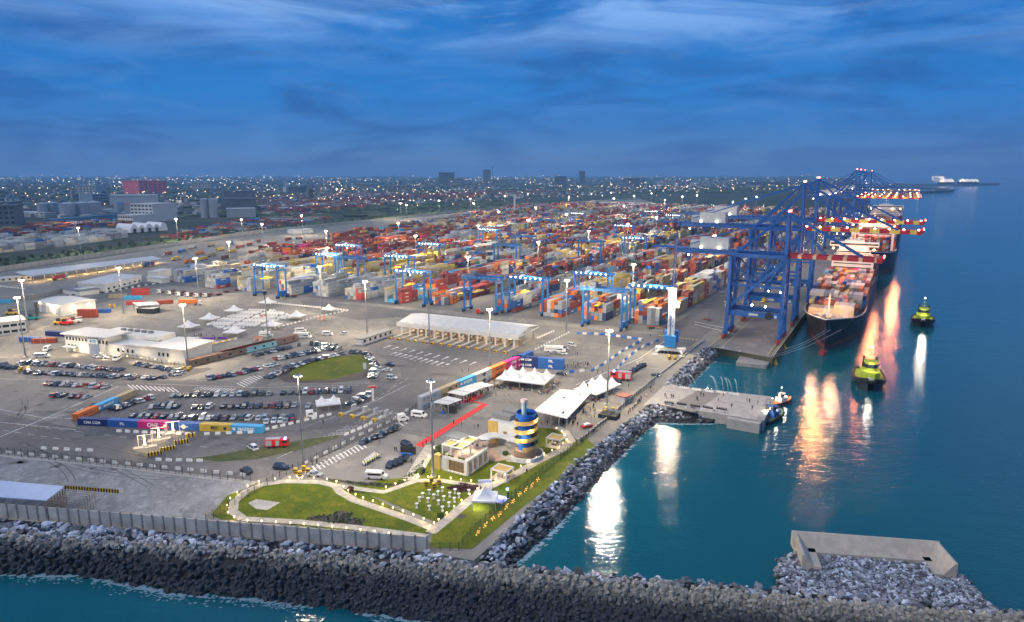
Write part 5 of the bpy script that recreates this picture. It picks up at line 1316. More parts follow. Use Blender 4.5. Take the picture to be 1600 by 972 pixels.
for i, (p, s, d) in enumerate((((738, 797), 7, 'garden pagoda tent with blue light beside it'), ((277, 518), 9, 'pagoda tent behind the hall, left of the purple tables'), ((311, 505), 9, 'pagoda tent at the left corner of the chair field'), ((350, 492), 9, 'pagoda tent behind the chair field, second from its left'), ((404, 479), 9, 'pagoda tent at the far corner of the chair field'),
                               ((448, 501), 9, 'pagoda tent at the right edge of the chair field'), ((407, 516), 9.5, 'pagoda tent with side walls in front of the chairs'), ((348, 527), 9.5, 'pagoda tent between the chairs and the hall roof'), ((502, 490), 7.5, 'pagoda tent with green base by the lone mast'))):
    P = G(*p); t = 1 / (0 + 1); q = (p[0] + s / (90 / ((p[1] - 486) * .98 + 211)) * .9, p[1] + 1.2)
    marquee('pagoda_tent', 'white ' + d, p, q, s * .9, 2.9 if i else 2.6, (1, 1), 3.4 if i else 3.2, 'white pagoda tents')
lamp(*G(748, 795), 2.2, 300, (1, .95, .8), .3)
# --- chair field
cf = [G(*p) for p in ((318, 508), (352, 517), (396, 512), (462, 496), (430, 486), (392, 485), (355, 494))]
ch = MB().box(0, 0, .42, .5, .5, .08).box(0, .25, .5, .5, .06, .5)
for a in (-.2, .2):
    for b in (-.2, .2): ch.box(a, b, 0, .06, .06, .42)
m_chair = M('white chair cover', (.74, .74, .72), var=0); chair0 = ch.build('banquet_chair', m_chair); spots = []
rr = random.Random(9); cr_ = ang(cf[0], cf[6]); 
xs_ = [p[0] for p in cf]; ys_ = [p[1] for p in cf]; cx_, cy_ = sum(xs_) / 7, sum(ys_) / 7
for i in range(-60, 60):
    if i % 10 in (0, 1): continue
    for j in range(-40, 40):
        if j % 8 == 0: continue
        u, v = i * 1.15, j * 2.1; c, s = math.cos(cr_), math.sin(cr_); x, y = cx_ + u * c - v * s, cy_ + u * s + v * c
        if inside(x, y, cf): spots.append((x, y, cr_ + rr.uniform(-.1, .1)))
spots.sort(key=lambda q: math.hypot(q[0], q[1]))
for i, (x, y, a) in enumerate(spots[:300]):
    o = chair0 if i == 0 else chair0.copy()
    if i: COL.objects.link(o)
    o.location = (x, y, .07); o.rotation_euler = (0, 0, a); o.scale = (1.9, 1.7, 1.4); tag(o, 'white covered chair in the dense rows on the open apron', 'chair', 'white chairs of the open-air seating')
m = MB()
for x, y, a in spots[300:]: m.box(x, y, .45, 1.0, .95, .12, a).box(x - math.sin(a) * .4, y + math.cos(a) * .4, .5, .9, .1, .9, a)
tag(m.build('chair_field', m_chair), kind='stuff')
# --- container walls of the event
FONTS = []
def event_box(label, x, y, rz, col, word, sizes=1.5, high=1, wcol=None, ln=12.19, tint=None):
    for k in range(high):
        key = ('ev', col, word)
        c = tint or PAL[col]; o = MB(); o.col = c; o.box(0, 0, 0, ln - .1, 2.44, CH - .04)
        dk = tuple(q * .78 for q in c); o.col = dk
        for sy in (-1, 1):
            for i in range(19): o.box(-ln / 2 + .6 + i * .61, sy * 1.225, .2, .22, .04, CH - .45)
        ob = o.build('branded_container', m_cont); ob.location = (x, y, .09 + k * CH); ob.rotation_euler = (0, 0, rz)
        if word == '*':
            e = MB()
            for sy in (-1, 1): e.cyl((0, sy * 1.22, 1.3), (0, sy * 1.26, 1.3), .85, n=14).box(0, sy * 1.24, 1.1, 3.2, .03, .4)
            e.build('emblem', wcol or m_mark, ob)
        elif word:
            mt = wcol or m_mark
            for sy in (-1, 1): text(word, sizes, mt, ob, Matrix.Translation((0, sy * 1.27, 1.28)) @ Matrix.Rotation(math.pi if sy > 0 else 0, 4, 'Z') @ Matrix.Rotation(math.pi / 2, 4, 'X'))
        if word in ('MAERSK', 'MSC', 'ONE'):
            e = MB()
            for sy in (-1, 1):
                ex = {'MAERSK': -4.6, 'MSC': 3.8, 'ONE': 4.6}[word] * (1 if sy < 0 else -1)
                e.box(ex, sy * 1.25, .8, 1.0, .04, 1.0)
            e.build('emblem', wcol or m_mark, ob)
        db = MB(); db.col = dk
        for sx in (-1, 1):
            for sy in (-.6, .6): db.box(sx * ln / 2, sy, .12, .06, 1.1, CH - .3)
        db.build('door', m_cont, ob)
        tag(ob, (f'{"upper" if k else "lower"} ' if high > 1 else '') + label, 'shipping container')
def crow(p, q, items, high, desc):
    P, Q = G(*p), G(*q); a = ang(P, Q); n = len(items); tot = math.dist(P, Q); ln = tot / n
    for i, (col, word, lab, sz, wc) in enumerate(items):
        x, y = lerp(P, Q, (i + .5) / n); nx, ny = -math.sin(a) * 1.25, math.cos(a) * 1.25
        event_box(f'{lab} {desc}', x + nx, y + ny, a, col, word, sz, high, wc, ln - .15)
m_navy = M('navy lettering', (.02, .05, .16), var=0)
crow((121, 665), (410, 678), [('dark blue', 'CMA CGM', 'navy container with white lettering', 1.4, None), ('blue', 'PIL', 'blue container with white lettering', 1.5, None), ('magenta', 'ONE', 'magenta container with large white letters', 2.1, None), ('blue', '*', 'blue container with white oval emblem', 1.3, None),
      ('mustard yellow', 'MSC', 'yellow container with black emblem', 1.6, m_hazd), ('light blue', 'MAERSK', 'light blue container with white star emblem', 1.7, None)], 1, 'in the low wall facing the access road')
crow((122, 658), (214, 618), [('orange', 'Hapag-Lloyd', 'orange container', 1.0, m_navy), ('light blue', 'MAERSK', 'light blue container', 1.5, None), ('tan', '', 'mustard tan container', 1, None)], 1, 'in the slanting side of the car park wall')
crow((660, 641), (834, 565), [('pale grey', 'MAERSK', 'pale grey container', 1.5, M('blue lettering paint', (.1, .22, .36))), ('tan', 'MSC', 'tan yellow container', 1.5, m_hazd), ('light blue', 'MAERSK', 'light blue container', 1.7, None), ('white', '*', 'white container with dark emblem', 1.2, m_navy),
      ('orange', 'Hapag-Lloyd', 'bright orange container', 1.2, m_navy), ('magenta', 'ONE', 'magenta container', 2.1, None), ('blue', 'PIL', 'blue container at the corner', 1.5, None)][0:7], 2, 'behind the seated guests')
crow((800, 573), (881, 579), [('dark blue', 'CMA CGM', 'navy container', 1.4, None), ('blue', 'PIL', 'royal blue container', 1.8, None)], 2, 'closing the far side of the ceremony plaza')
for lb, p, col, az_, hh in (('rust red container stack end beside the blue container near the cream warehouse', (138, 496), 'rust red', .0, 2), ('blue container right of the rust red pair', (158, 489), 'blue', .05, 1), ('red container topmost of the left service yard', (220, 461), 'red', .25, 2), ('tan container in the service yard', (185, 465), 'tan', .2, 1),
                            ('light blue container in the service yard', (208, 468), 'light blue', 0, 1), ('long red container by the fuel canopy', (212, 476), 'red', .1, 1), ('rust container right of the fuel canopy', (256, 475), 'rust red', .3, 1), ('blue container at the picture edge by the wall', (4, 474), 'light blue', .3, 1),
                            ('blue container with white roof by the flagpoles', (48, 534), 'blue', -.2, 1), ('rust container by the flagpoles', (70, 536), 'rust red', .15, 1), ('dark blue container behind the flagpoles', (88, 525), 'dark blue', -.2, 1)):
    event_box(lb, *G(*p), az_, col, '', high=hh)
# --- old railway wagons / site cabins
wa = ang(G(322, 567), G(440, 538))
for lb, p, ln, c, rcol_ in (('brown low cabin block with rust roof', (340, 563), 34, (.16, .12, .09), (.17, .09, .06)), ('small green cabin with red roof', (369, 555), 18, (.05, .20, .15), (.30, .06, .05)), ('light blue cabin with red roof', (396, 549), 30, (.20, .42, .48), (.26, .09, .07)), ('long brown cabin nearest the trailers', (427, 541), 34, (.18, .12, .10), (.16, .08, .07))):
    x, y = G(*p); r = thing('site_cabin', lb, 'cabin', (x, y, .07), wa); ln *= .9
    b = MB().box(0, 0, .3, ln, 3.2, 3).build('wall', M('cabin ' + lb[:5] + str(p[0]), c, var=.15), r); MB().box(0, 0, 3.3, ln + .4, 3.6, .25).build('roof', M('cabin roof ' + str(p[0]), rcol_, var=.2), r)
    windows(r, b, [-ln / 2 + ln * (k + .5) / 5 for k in range(5)], [1.4], 1.2, 1.0, -1.62)
# --- flagpoles
for i, p in enumerate(((46, 546), (54, 545), (65, 545), (73, 544))):
    r = thing('flagpole', f'{nth(i + 1)} flagpole from the left beside the blue container', 'flagpole', (*G(*p), .05), 0, 'flagpoles'); MB().cyl((0, 0, 0), (0, 0, 11), .09, .05, 6).build('pole', m_steel, r); MB().ico(0, 0, 11.05, .12).build('finial', m_yel, r)
# --- lit checkpoint booths with chevrons
for i, (p, q) in enumerate((((227, 700), (242, 712)), ((249, 688), (262, 704)), ((271, 678), (284, 693)))):
    x, y = G(*p); r = thing('checkpoint_booth', f'{nth(i + 1)} lit glass checkpoint column from the left by the container wall', 'checkpoint', (x, y, .08), RZ + .9, 'lit checkpoint columns')
    MB().box(0, 0, 0, 7, 2.2, .4).build('island', m_conc, r); MB().box(0, 0, .4, 1.3, 1.0, .8).build('cabinet', m_steel, r); MB().cyl((0, 0, 1.2), (0, 0, 4.4), .22, n=10).build('light_column', lampmat('column lamp', (1, .78, .44), 4), r)
    MB().bar((2, .8, .4), (2, .8, 4.2), .15).bar((-2, .8, .4), (-2, .8, 4.2), .15).bar((-2.4, .8, 4.2), (2.4, .8, 4.2), .18).build('gantry_frame', m_wh, r)
    lamp(x, y - 1.5, 3.2, 380, (1, .74, .38), .4)
    x, y = G(*q); r = thing('chevron_barrier', f'{nth(i + 1)} black and yellow striped block from the left, near the lit booths', 'barrier', (x, y, .08), RZ + 1.1, 'chevron blocks')
    MB().box(0, 0, 0, 4.4, .9, 1.3).build('block', m_yel, r); st = MB()
    for k in range(5): st.prism([(-2 + k * .9, -.47), (-1.55 + k * .9, -.47), (-1.55 + k * .9, .47), (-2 + k * .9, .47)], .02, 1.32)
    st.build('stripe', m_hazd, r)
x, y = G(298, 683); r = thing('chevron_barrier', 'black and yellow striped block farthest right, under the yellow container', 'barrier', (x, y, .08), RZ + 1.1); MB().box(0, 0, 0, 3, .9, 1.3).build('block', m_yel, r); MB().box(-.6, 0, .02, .5, .95, 1.3).box(.6, 0, .02, .5, .95, 1.3).build('stripe', m_hazd, r)
for i, p in enumerate(((533, 650), (551, 653), (568, 656), (585, 659))):
    x, y = G(*p); r = thing('toll_island', f'{nth(i + 1)} yellow-nosed toll island from the left near the small marquee', 'toll island', (x, y, .08), RZ + math.pi / 2, 'yellow toll islands')
    MB().box(5, 0, 0, 10, 1.6, .4).build('island', m_conc, r); MB().box(0, 0, 0, 1.2, 1.6, 1.2).build('nose', m_yel, r); MB().bar((-.65, -.4, .2), (-.65, 0, .9), .2).bar((-.65, .4, .2), (-.65, 0, .9), .2).build('chevron', m_hazd, r); MB().box(7, 0, .4, 2, 1, 2).build('booth', m_steel, r)
# --- bottom left shed
r = thing('lattice_shed', 'pale blue sheet-metal roof on lattice frame with yellow beams, behind the sea wall', 'shed', (0, 0, 0)); z = 5.5
Pq = [G(*p, z) for p in ((-90, 746), (0, 752), (101, 761), (72, 783), (0, 778), (-90, 770))]; MB().prism(Pq, z, z + .25).build('roof', M('pale blue sheeting', (.34, .42, .58), rough=.5, var=.05), r)
a_, b_, c_ = G(101, 761, z), G(187, 768, z), G(72, 783, z); t = MB(); t.bar((*a_, z), (*b_, z), .3, .9); t.build('yellow_beam', m_yel, r); k_ = MB()
for i in range(20): q = lerp(a_, b_, (i + .5) / 20); k_.box(q[0], q[1], z - .48, .5, .36, .98, ang(a_, b_))
k_.build('beam_stripe', m_hazd, r); lt = MB()
for i in range(8):
    q = lerp(a_, c_, i / 7); q2 = lerp(a_, c_, (i + 1) / 7); lt.bar((*q, 0), (*q, z), .14); lt.bar((*q, 0), (*q2, z), .1); lt.bar((*q2, 0), (*q, z), .1); e = (q[0] + 9, q[1] - 1.6); lt.bar((*q, z - .3), (e[0], e[1], z - .3), .1); lt.bar((*e, 0), (*e, z - .3), .1)
lt.build('lattice_frame', M('rusty lattice', (.20, .15, .11), var=.3), r)
# ================================================================== GARDEN
P0 = G(683, 733); P1 = G(730, 745); P2 = G(771, 724); ga = ang(P0, P1); gw = math.dist(P0, P1); gd = math.dist(P1, P2)
r = thing('pavilion', 'white garden pavilion with roof terrace, pergola frames and timber screens', 'building', (*P0, .14), ga)
wl = MB().box(gw / 2 + 1, gd / 2, 0, gw - 2, gd, .35).box(gw / 2 + 1, gd / 2, 4.0, gw - 2, gd, .8)
for x in (2.2, gw * .32, gw - .5): wl.box(x, .4, .3, .9 if x > 3 else 2.6, .8, 3.8)
for k in range(5): wl.box(gw - .5, .4 + k * (gd - .8) / 4, .3, 1, .9, 3.8)
wl.box(1.6, gd / 2, .3, .6, gd, 3.8).box(gw / 2, gd - .3, .3, gw - 2, .6, 3.8)
w_ = wl.build('wall', m_wh, r)
MB().box(gw * .62, .55, .4, gw * .5, .1, 3.6).build('shopfront', m_warm, w_)
for k in range(4): MB().box(gw - .6, .4 + (k + .5) * (gd - .8) / 4, .4, .1, (gd - .8) / 4 - 1, 3.6).build('window', m_warm, w_)
mu = MB()
for k in range(4): mu.box(gw * .62 + (k - 1.5) * gw * .125, .48, .4, .1, .08, 3.6)
mu.box(gw * .62, .48, 2.2, gw * .5, .08, .1); mu.build('window_frame', m_fence, w_)
MB().box(.1, .8, 0, 2.4, 2.2, 4.6).build('timber_screen', m_must, r)
MB().box(gw / 2 + 1, gd / 2, 4.8, gw - 3, gd - 1, .08).build('terrace_floor', M('terrace tile', (.50, .38, .30)), r)
pf = MB()
for x in (1.6, gw * .42, gw * .78):
    for y in (.8, gd * .45, gd * .85): pf.bar((x, y, 4.9), (x, y, 8.0), .3)
for y in (.8, gd * .45, gd * .85): pf.bar((1.4, y, 8), (gw * .8, y, 8), .35)
for x in (1.6, gw * .42, gw * .78): pf.bar((x, .6, 8.02), (x, gd * .87, 8.02), .35)
pf.build('pergola_frame', m_wh, r)
for (x, y) in ((gw * .2, gd * .22), (gw * .6, gd * .22), (gw * .6, gd * .66)): MB().box(x + .8, y + .5, 7.7, gw * .3, gd * .32, .12).build('reed_shade', m_must, r)
MB().box(gw * .18, gd * .68, 4.9, 6, 5, 3.6).build('stair_tower', m_roofg, r)
pl = MB()
for k in range(26): pl.ico(1 + rnd.random() * (gw - 2), rnd.choice((.5, gd - .6)), 5.1, .35)
pl.build('planter_foliage', m_grass, r)
for q in (.25, .75): lamp(*(lerp(P0, P1, .6)[0] + 1, lerp(P0, P1, .6)[1] + 3 + q * gd * .5), 3.2, 350, (1, .72, .4), .4)
lamp(*lerp(P0, P2, .5), 8.6, 700, (1, .78, .5), .6)
# white linked terrace (curved roof) and rear block
r = thing('rear_block', 'white two-storey block with timber panel and dark roof plant beside the tower', 'building', (*G(763, 690), .14), ga)
b = MB().box(5.8, 6.5, 0, 11.6, 13, 7.6).build('wall', m_wh, r); MB().box(1.9, -.1, 0, 3.8, .25, 7.7).build('timber_screen', m_must, r); MB().box(6.7, -.06, 2.6, 1.4, .12, 2.2).build('window', m_warm, b)
MB().box(3.8, 4, 7.6, 7, 3.4, 1.7).box(5.5, 9.5, 7.6, 8.5, 4, 1.5).build('roof_plant', m_roofg, r)
tx_ = text('RESTO', .8, m_fence, r, Matrix.Translation((1.9, -.26, 4.4)) @ Matrix.Rotation(math.pi / 2, 4, 'X')) if False else None
x, y = G(778, 706); r = thing('link_terrace', 'curved white raised terrace joining pavilion and tower', 'terrace', (x, y, .14), ga); MB().lathe(0, 0, [(3.0, 3.4), (7.5, 3.4), (7.5, 3.9), (3.0, 3.9), (3.0, 3.4)], 20, .2, 3.6).build('deck', m_wh, r)
pq = MB()
for k in range(8): a = .3 + k * .45; pq.cyl((7 * math.cos(a), 7 * math.sin(a), 0), (7 * math.cos(a), 7 * math.sin(a), 3.4), .15, n=6); pq.cyl((7.3 * math.cos(a), 7.3 * math.sin(a), 3.9), (7.3 * math.cos(a), 7.3 * math.sin(a), 4.9), .06, n=4)
pq.build('column', m_wh, r)
# spiral tower
x, y = G(822, 714); r = thing('spiral_tower', 'round observation tower with blue drum, gold spiral walkway and glass lantern', 'tower', (x, y, .14), 0)
MB().cyl((0, 0, 0), (0, 0, 3), 3.9, n=28).build('drum_base', m_stone, r)
m_tb = M('tower blue', (.01, .11, .45), rough=.4, var=.04); MB().cyl((0, 0, 3), (0, 0, 14.2), 2.7, n=28).build('drum', m_tb, r)
sp = MB(); g2 = MB(); N_ = int(3.6 * 32); turns = 4
for k in range(N_):
    a0 = -1.9 + k / 32 * 2 * math.pi; a1 = a0 + 2 * math.pi / 32; z0 = 3.3 + k * 10.4 / N_; z1 = 3.3 + (k + 1) * 10.4 / N_
    def pt(rr_, a, z): return (rr_ * math.cos(a), rr_ * math.sin(a), z)
    A = [pt(2.6, a0, z0), pt(3.7, a0, z0), pt(3.7, a1, z1), pt(2.6, a1, z1)]
    sp.poly(A); sp.poly([(p[0], p[1], p[2] - .25) for p in A][::-1])
    g2.poly([pt(3.72, a0, z0 - .3), pt(3.72, a1, z1 - .3), pt(3.85, a1, z1 + 1.15), pt(3.85, a0, z0 + 1.15)])
sp.build('ramp', m_must, r); g2.build('balustrade', M('golden mesh balustrade', (.60, .40, .12), rough=.4, var=.25, scale=6), r)
wn = MB()
for k in range(4): wn.lathe(0, 0, [(2.74, 4.6 + k * 2.6), (2.74, 6.0 + k * 2.6)], 5, -1.0 + .0 * k, -.35)
wn.build('window_strip', m_glass, r); ps = MB()
for k in range(0, N_, 2): a0 = -1.9 + k / 32 * 2 * math.pi; z0 = 3.3 + k * 10.4 / N_; ps.bar(pt(3.9, a0, z0 - .3), pt(3.9, a0, z0 + 1.2), .07)
ps.build('baluster', m_steel, r)
MB().lathe(0, 0, [(3.3, 13.6), (3.3, 15.2), (3.1, 15.2), (3.1, 14.2), (.9, 14.2)], 28).build('parapet', m_tb, r)
MB().cyl((-.7, 0, 14.2), (-.7, 0, 18.6), .85, n=14).build('lantern', M('lantern glass', (.35, .5, .5), rough=.15), r); MB().cyl((-.7, 0, 18.6), (-.7, 0, 19.4), 1.15, n=14).build('lantern_cap', M('red white cap', (.65, .5, .46)), r)
MB().lathe(0, 0, [(5.3, 0), (5.3, 1.5), (5.7, 1.5), (5.7, 0)], 30, -2.6, .9).build('ramp_wall', m_wh, r)
for k in range(4):
    a = -1.57 + (k - 1.5) * .7; lamp(x + 4.6 * math.cos(a), y + 4.6 * math.sin(a), 5 + k * 2.6, 160, (1, .75, .4), .3)
for lb, p in (('white garden pergola with reed roof, nearer the pavilion', (785, 747)), ('white garden pergola with reed roof, at the far lawn end', (869, 697))):
    x, y = G(*p); r = thing('garden_pergola', lb, 'pergola', (x, y, .14), RZ, 'garden pergolas'); f = MB()
    for a in (-2.6, 2.6):
        for b in (-2.2, 2.2): f.bar((a, b, 0), (a, b, 3), .35)
        f.bar((a, -2.4, 3), (a, 2.4, 3), .4)
    for b in (-2.2, 2.2): f.bar((-2.8, b, 3.02), (2.8, b, 3.02), .4)
    f.build('frame', m_wh, r); MB().box(0, 0, 2.85, 5, 4.2, .12).build('reed_shade', m_must, r); MB().box(0, 0, 0, 6, 5.2, .12).build('deck', m_path, r); MB().box(-.8, 0, .12, 1.6, .8, .7).box(1.2, .4, .12, 1, 1, .5).build('seating', m_dconc, r)
    lamp(x, y, 2.5, 130, (1, .78, .45), .2)
x, y = G(758, 770); r = thing('welcome_arch', 'white entrance arch over the garden path', 'arch', (x, y, .2), .1); MB().bar((-1.7, 0, 0), (-1.7, 0, 3.2), .3).bar((1.7, 0, 0), (1.7, 0, 3.2), .3).build('upright', m_tent, r); MB().box(0, 0, 2.9, 4, .5, .9).build('header', m_tent, r)
x, y = G(778, 781); r = thing('stage_floor', 'small lilac-lit stage floor beside the pagoda tent', 'stage', (x, y, .2), RZ); MB().box(0, 0, 0, 5, 4, .2).build('platform', M('lilac floor', (.55, .5, .75)), r); MB().box(2.2, 1.8, .2, .5, .5, 1.6).build('speaker_stack', m_dark, r); MB().ico(1.6, 2.6, 2.3, .4).build('blue_spotlight', L_blue, r)
lamp(x + 1.6, y + 2.2, 2.4, 350, (.25, .35, 1), .3)
# cocktail tables
ct = thing('cocktail_table', '', 'table', (0, 0, 0)); MB().lathe(0, 0, [(.32, 0), (.30, .1), (.13, .55), (.34, 1.08), (.42, 1.1)], 12).build('cloth_skirt', m_tent, ct, True); MB().cyl((0, 0, 1.1), (0, 0, 1.14), .43, n=12).build('table_top', m_tent, ct)
TS = [(250, 820), (150, 840), (345, 835), (450, 840), (215, 850), (305, 860), (100, 865), (375, 868), (185, 875), (260, 888), (75, 895), (140, 903), (340, 900), (220, 920), (300, 935), (55, 945), (150, 962), (250, 968)]
for i, (a, b) in enumerate(TS):
    o = ct if i == 0 else dup(ct)
    o.location = (*G(640 + a / 4.86, 600 + b / 4.86), .13); o.scale = (1.2,) * 3; tag(o, 'white cloth cocktail table standing on the garden lawn', 'table', 'cocktail tables on the lawn')
# path lights
pl0 = thing('path_light', '', 'garden light', (0, 0, 0)); MB().cyl((0, 0, 0), (0, 0, .55), .11, n=8).build('post', m_wh, pl0); MB().cyl((0, 0, .55), (0, 0, .85), .17, .13, n=8).build('lamp_head', L_small, pl0)
k = 0
for P, n, d, ld in ((PATH1, 24, 'left', 2), (PATH3, 22, 'seaside', 2), (PATH2[1:], 11, 'upper', 2), (PATH5, 13, 'sea wall', 2), (PATH4, 4, 'entrance', 2)):
    W_ = [G(*p) for p in P]
    for i, (x, y, h) in enumerate(along(W_, n=n, off=.5)):
        o = pl0 if k == 0 else dup(pl0)
        sd = 1.5 if d in ('seaside', 'upper') else -1.5
        if d == 'left': sd = 1.6
        o.location = (x - math.sin(h) * sd, y + math.cos(h) * sd, .13); tag(o, f'small glowing bollard light along the {d} garden path', 'garden light', f'lights of the {d} garden path'); k += 1
        if i % ld == 0: lamp(x - math.sin(h) * sd, y + math.cos(h) * sd - .3, 1.25, 55, (1, .70, .32), .2, 'path_glow')
# fairy lights on the fence
fl = MB()
for x, y, h in along([G(*p) for p in ((744, 842), (800, 790), (838, 756))], 3.6):
    q = rnd.uniform(.7, 1.6)
    for t in range(9): fl.box(x + math.cos(h) * t * .24, y + math.sin(h) * t * .24, q + .5 * math.sin(t * 1.3 + x) + rnd.uniform(-.12, .12), .11, .11, .11)
tag(fl.build('fairy_lights', lampmat('amber fairy light', (1, .42, .10), 2.6)), 'amber fairy lights strung along the garden fence', 'string lights')
# shrubs
def foliage(mb, x, y, z, r_, n, sq=.7, sz=.28):
    for _ in range(n):
        v = Vector((rnd.gauss(0, 1), rnd.gauss(0, 1), rnd.gauss(0, 1))).normalized() * r_ * rnd.uniform(.55, 1); s = sz * rnd.uniform(.6, 1.3); a = Vector((rnd.uniform(-1, 1), rnd.uniform(-1, 1), rnd.uniform(-1, 1))).normalized(); b = a.cross(v).normalized() if a.cross(v).length > 1e-3 else Vector((1, 0, 0))
        c = Vector((x, y, z)) + Vector((v.x, v.y, v.z * sq)); mb.poly([tuple(c - a * s), tuple(c + b * s), tuple(c + a * s), tuple(c - b * s)])
m_leaf = M('shrub leaves', (.05, .09, .02), var=.45, scale=2.0)
m_purple = M('purple leaves', (.09, .025, .035), var=.4, scale=2)
for lb, p, mt, rr_ in (('round green shrub at the pavilion corner', (683, 712), m_leaf, 1.5), ('green shrub left of the pavilion screen', (655, 742), m_leaf, 1.2), ('green shrub by the lamp mast base', (660, 738), m_leaf, 1.0), ('small palm at the garden tip', (688, 810), m_leaf, .9), ('shrub at the path crossing', (548, 768), m_purple, 1.0), ('shrub behind the terrace', (686, 705), m_leaf, 1.3), ('shrub in the tower courtyard', (790, 712), m_leaf, 1.0)):
    x, y = G(*p); r = thing('garden_shrub', lb, 'shrub', (x, y, .14)); m = MB(); foliage(m, 0, 0, rr_ * .8, rr_, 240); m.build('foliage', mt, r); MB().cyl((0, 0, 0), (0, 0, rr_ * .6), .08, n=5).build('stem', m_soil, r)
def ground_plants(name, P, mt, n):
    W_ = [G(*p) for p in P]; xs = [p[0] for p in W_]; ys = [p[1] for p in W_]; m = MB()
    for _ in range(n * 6):
        x, y = rnd.uniform(min(xs), max(xs)), rnd.uniform(min(ys), max(ys))
        if inside(x, y, W_): foliage(m, x, y, .3, .35, 7, .6, .16); n -= 1
        if n <= 0: break
    tag(m.build(name, mt), kind='stuff')
ground_plants('purple_ground_cover', [(698, 764), (720, 756), (750, 760), (752, 766), (720, 770)], m_purple, 260)
ground_plants('low_bedding_plants', [(478, 812), (486, 806), (515, 806), (530, 798), (553, 802), (548, 808), (573, 814), (560, 822), (520, 820)], m_leaf, 130)
ground_plants('border_planting', [(498, 748), (560, 754), (620, 757), (664, 718), (668, 712), (650, 742), (630, 757), (600, 762), (550, 757)], m_leaf, 300)
# ================================================================== PIER, PLATFORM, CAISSON
pp = [G(*p) for p in ((1004, 634), (1043, 598), (1062, 604), (1205, 620), (1205, 624), (1190, 658), (1136, 649), (1020, 631))]
r = thing('pier', 'concrete pier slab reaching from the riprap to the tugs', 'pier', (0, 0, 0)); MB().prism(pp, -3.8, .12).build('deck', m_conc, r)
eg = [G(*p) for p in ((1198, 622), (1209, 623), (1194, 658), (1182, 656))]; MB().prism(eg, -5, .18).build('mooring_end', m_dconc, r)
ex = [G(*p) for p in ((1137, 650), (1190, 659), (1187, 662), (1136, 653))]; MB().prism(ex, -5, -.2).build('fender_block', m_conc, r)
MB().prism([G(*p) for p in ((1095, 608), (1130, 613), (1085, 645), (1045, 636))], .12, .125).build('deck_patch', m_apron, r)
for i, (p, q) in enumerate((((1062, 606), (1077, 608)), ((1081, 609), (1096, 611)), ((1100, 611), (1115, 614)), ((1119, 613), (1135, 616)), ((1139, 616), (1155, 618)), ((1038, 630), (1053, 632)), ((1058, 632), (1073, 634)), ((1078, 635), (1094, 637)), ((1098, 637), (1114, 640)), ((1119, 639), (1136, 642)))):
    far = i < 5; P, Q = G(*p), G(*q); r = thing('railing_block' if not far else 'fountain_trough', ('white water-jet trough on the far pier edge, ' if far else 'dark low railing on the near pier edge, ') + f'{nth(i % 5 + 1)} from the shore', 'water jet unit' if far else 'railing', (*P, .12), ang(P, Q), 'jet troughs' if far else 'pier railings'); Ln = math.dist(P, Q)
    MB().box(Ln / 2, 0, 0, Ln, .8 if far else .4, .45).build('base', m_tent if far else m_dark, r)
    k_ = MB()
    for j in range(5): k_.box(Ln * (j + .5) / 5, 0, .45, .35, .3, .5)
    k_.build('nozzle', m_wh if far else m_dark, r)
m_jet = bpy.data.materials.new('water spray'); m_jet.use_nodes = True; bj = m_jet.node_tree.nodes['Principled BSDF']; bj.inputs['Base Color'].default_value = (.7, .8, .85, 1); bj.inputs['Alpha'].default_value = .28
for i, (p, dx) in enumerate((((1083, 608), -1.5), ((1089, 609), -1), ((1119, 612), 1), ((1122, 612), 0), ((1130, 614), 2), ((1138, 615), 1.5), ((1144, 616), 1), ((1152, 617), 2))):
    x, y = G(*p); m = MB(); pr = Vector((x, y, .6))
    for k in range(1, 9): t = k / 8; c = Vector((x + dx * t * 1.2, y + 12 * t, .6 + 9 * t - 6.5 * t * t)); m.cyl(pr, c, .05 + .12 * t, .06 + .14 * t, 5); pr = c
    tag(m.build('water_jet', m_jet), f'{nth(i + 1)} jet of water arching from the far pier edge', 'water jet', 'water jets off the pier')
q4 = [G(*p, -2.2) for p in ((1160, 549), (1205, 564), (1197, 571), (1150, 566))]
r = thing('lower_landing', 'dark low landing platform below the quay corner', 'platform', (0, 0, 0)); MB().prism(q4, -6, -2.2).build('slab', m_dconc, r)
# caisson (U shaped wall) on the rubble mole
m_cais = M('caisson concrete', (.42, .36, .29), var=.18, scale=.5, bump=.2)
r = thing('caisson_wall', 'U-shaped concrete caisson wall lying on the rubble mound by the breakwater', 'wall', (0, 0, 0)); zb = -.9
A, B_, C_, D_ = G(1252, 856, zb), G(1468, 873, zb), G(1494, 905, zb), G(1284, 890, zb)
def wedge(p, q, w_, h, nm, inset, lr=1):
    """sloping parapet: vertical back, battered inner face, toe"""
    a = ang(p, q); nx, ny = -math.sin(a) * lr, math.cos(a) * lr; m = MB(); o = 0
    prof = [(0, 0), (0, h), (.5, h), (w_ * .62, .9), (w_, .9), (w_, 0)]
    for e in (p, q):
        for d, z in prof: m.v.append((e[0] - nx * d, e[1] - ny * d, zb + z))
    n = 6; m.f += [tuple(range(n)), tuple(range(2 * n - 1, n - 1, -1))] + [(i, n + i, n + (i + 1) % n, (i + 1) % n) for i in range(n)]
    return m.build(nm, m_cais, r)
ab = ang(A, B_); A2 = (A[0], A[1] + 1.5); wedge((A2[0] - 2, A2[1] + .2), (B_[0] + .3, B_[1] + 1.5), 4.6, 3.8, 'long_parapet', 0)
wedge((A2[0] - 1.2, A2[1] + .5), (D_[0] - 4.6, D_[1] + .4), 4.4, 3.6, 'left_return', 0, -1); wedge((B_[0], B_[1] + 1.3), C_, 4.4, 3.8, 'right_return', 0)
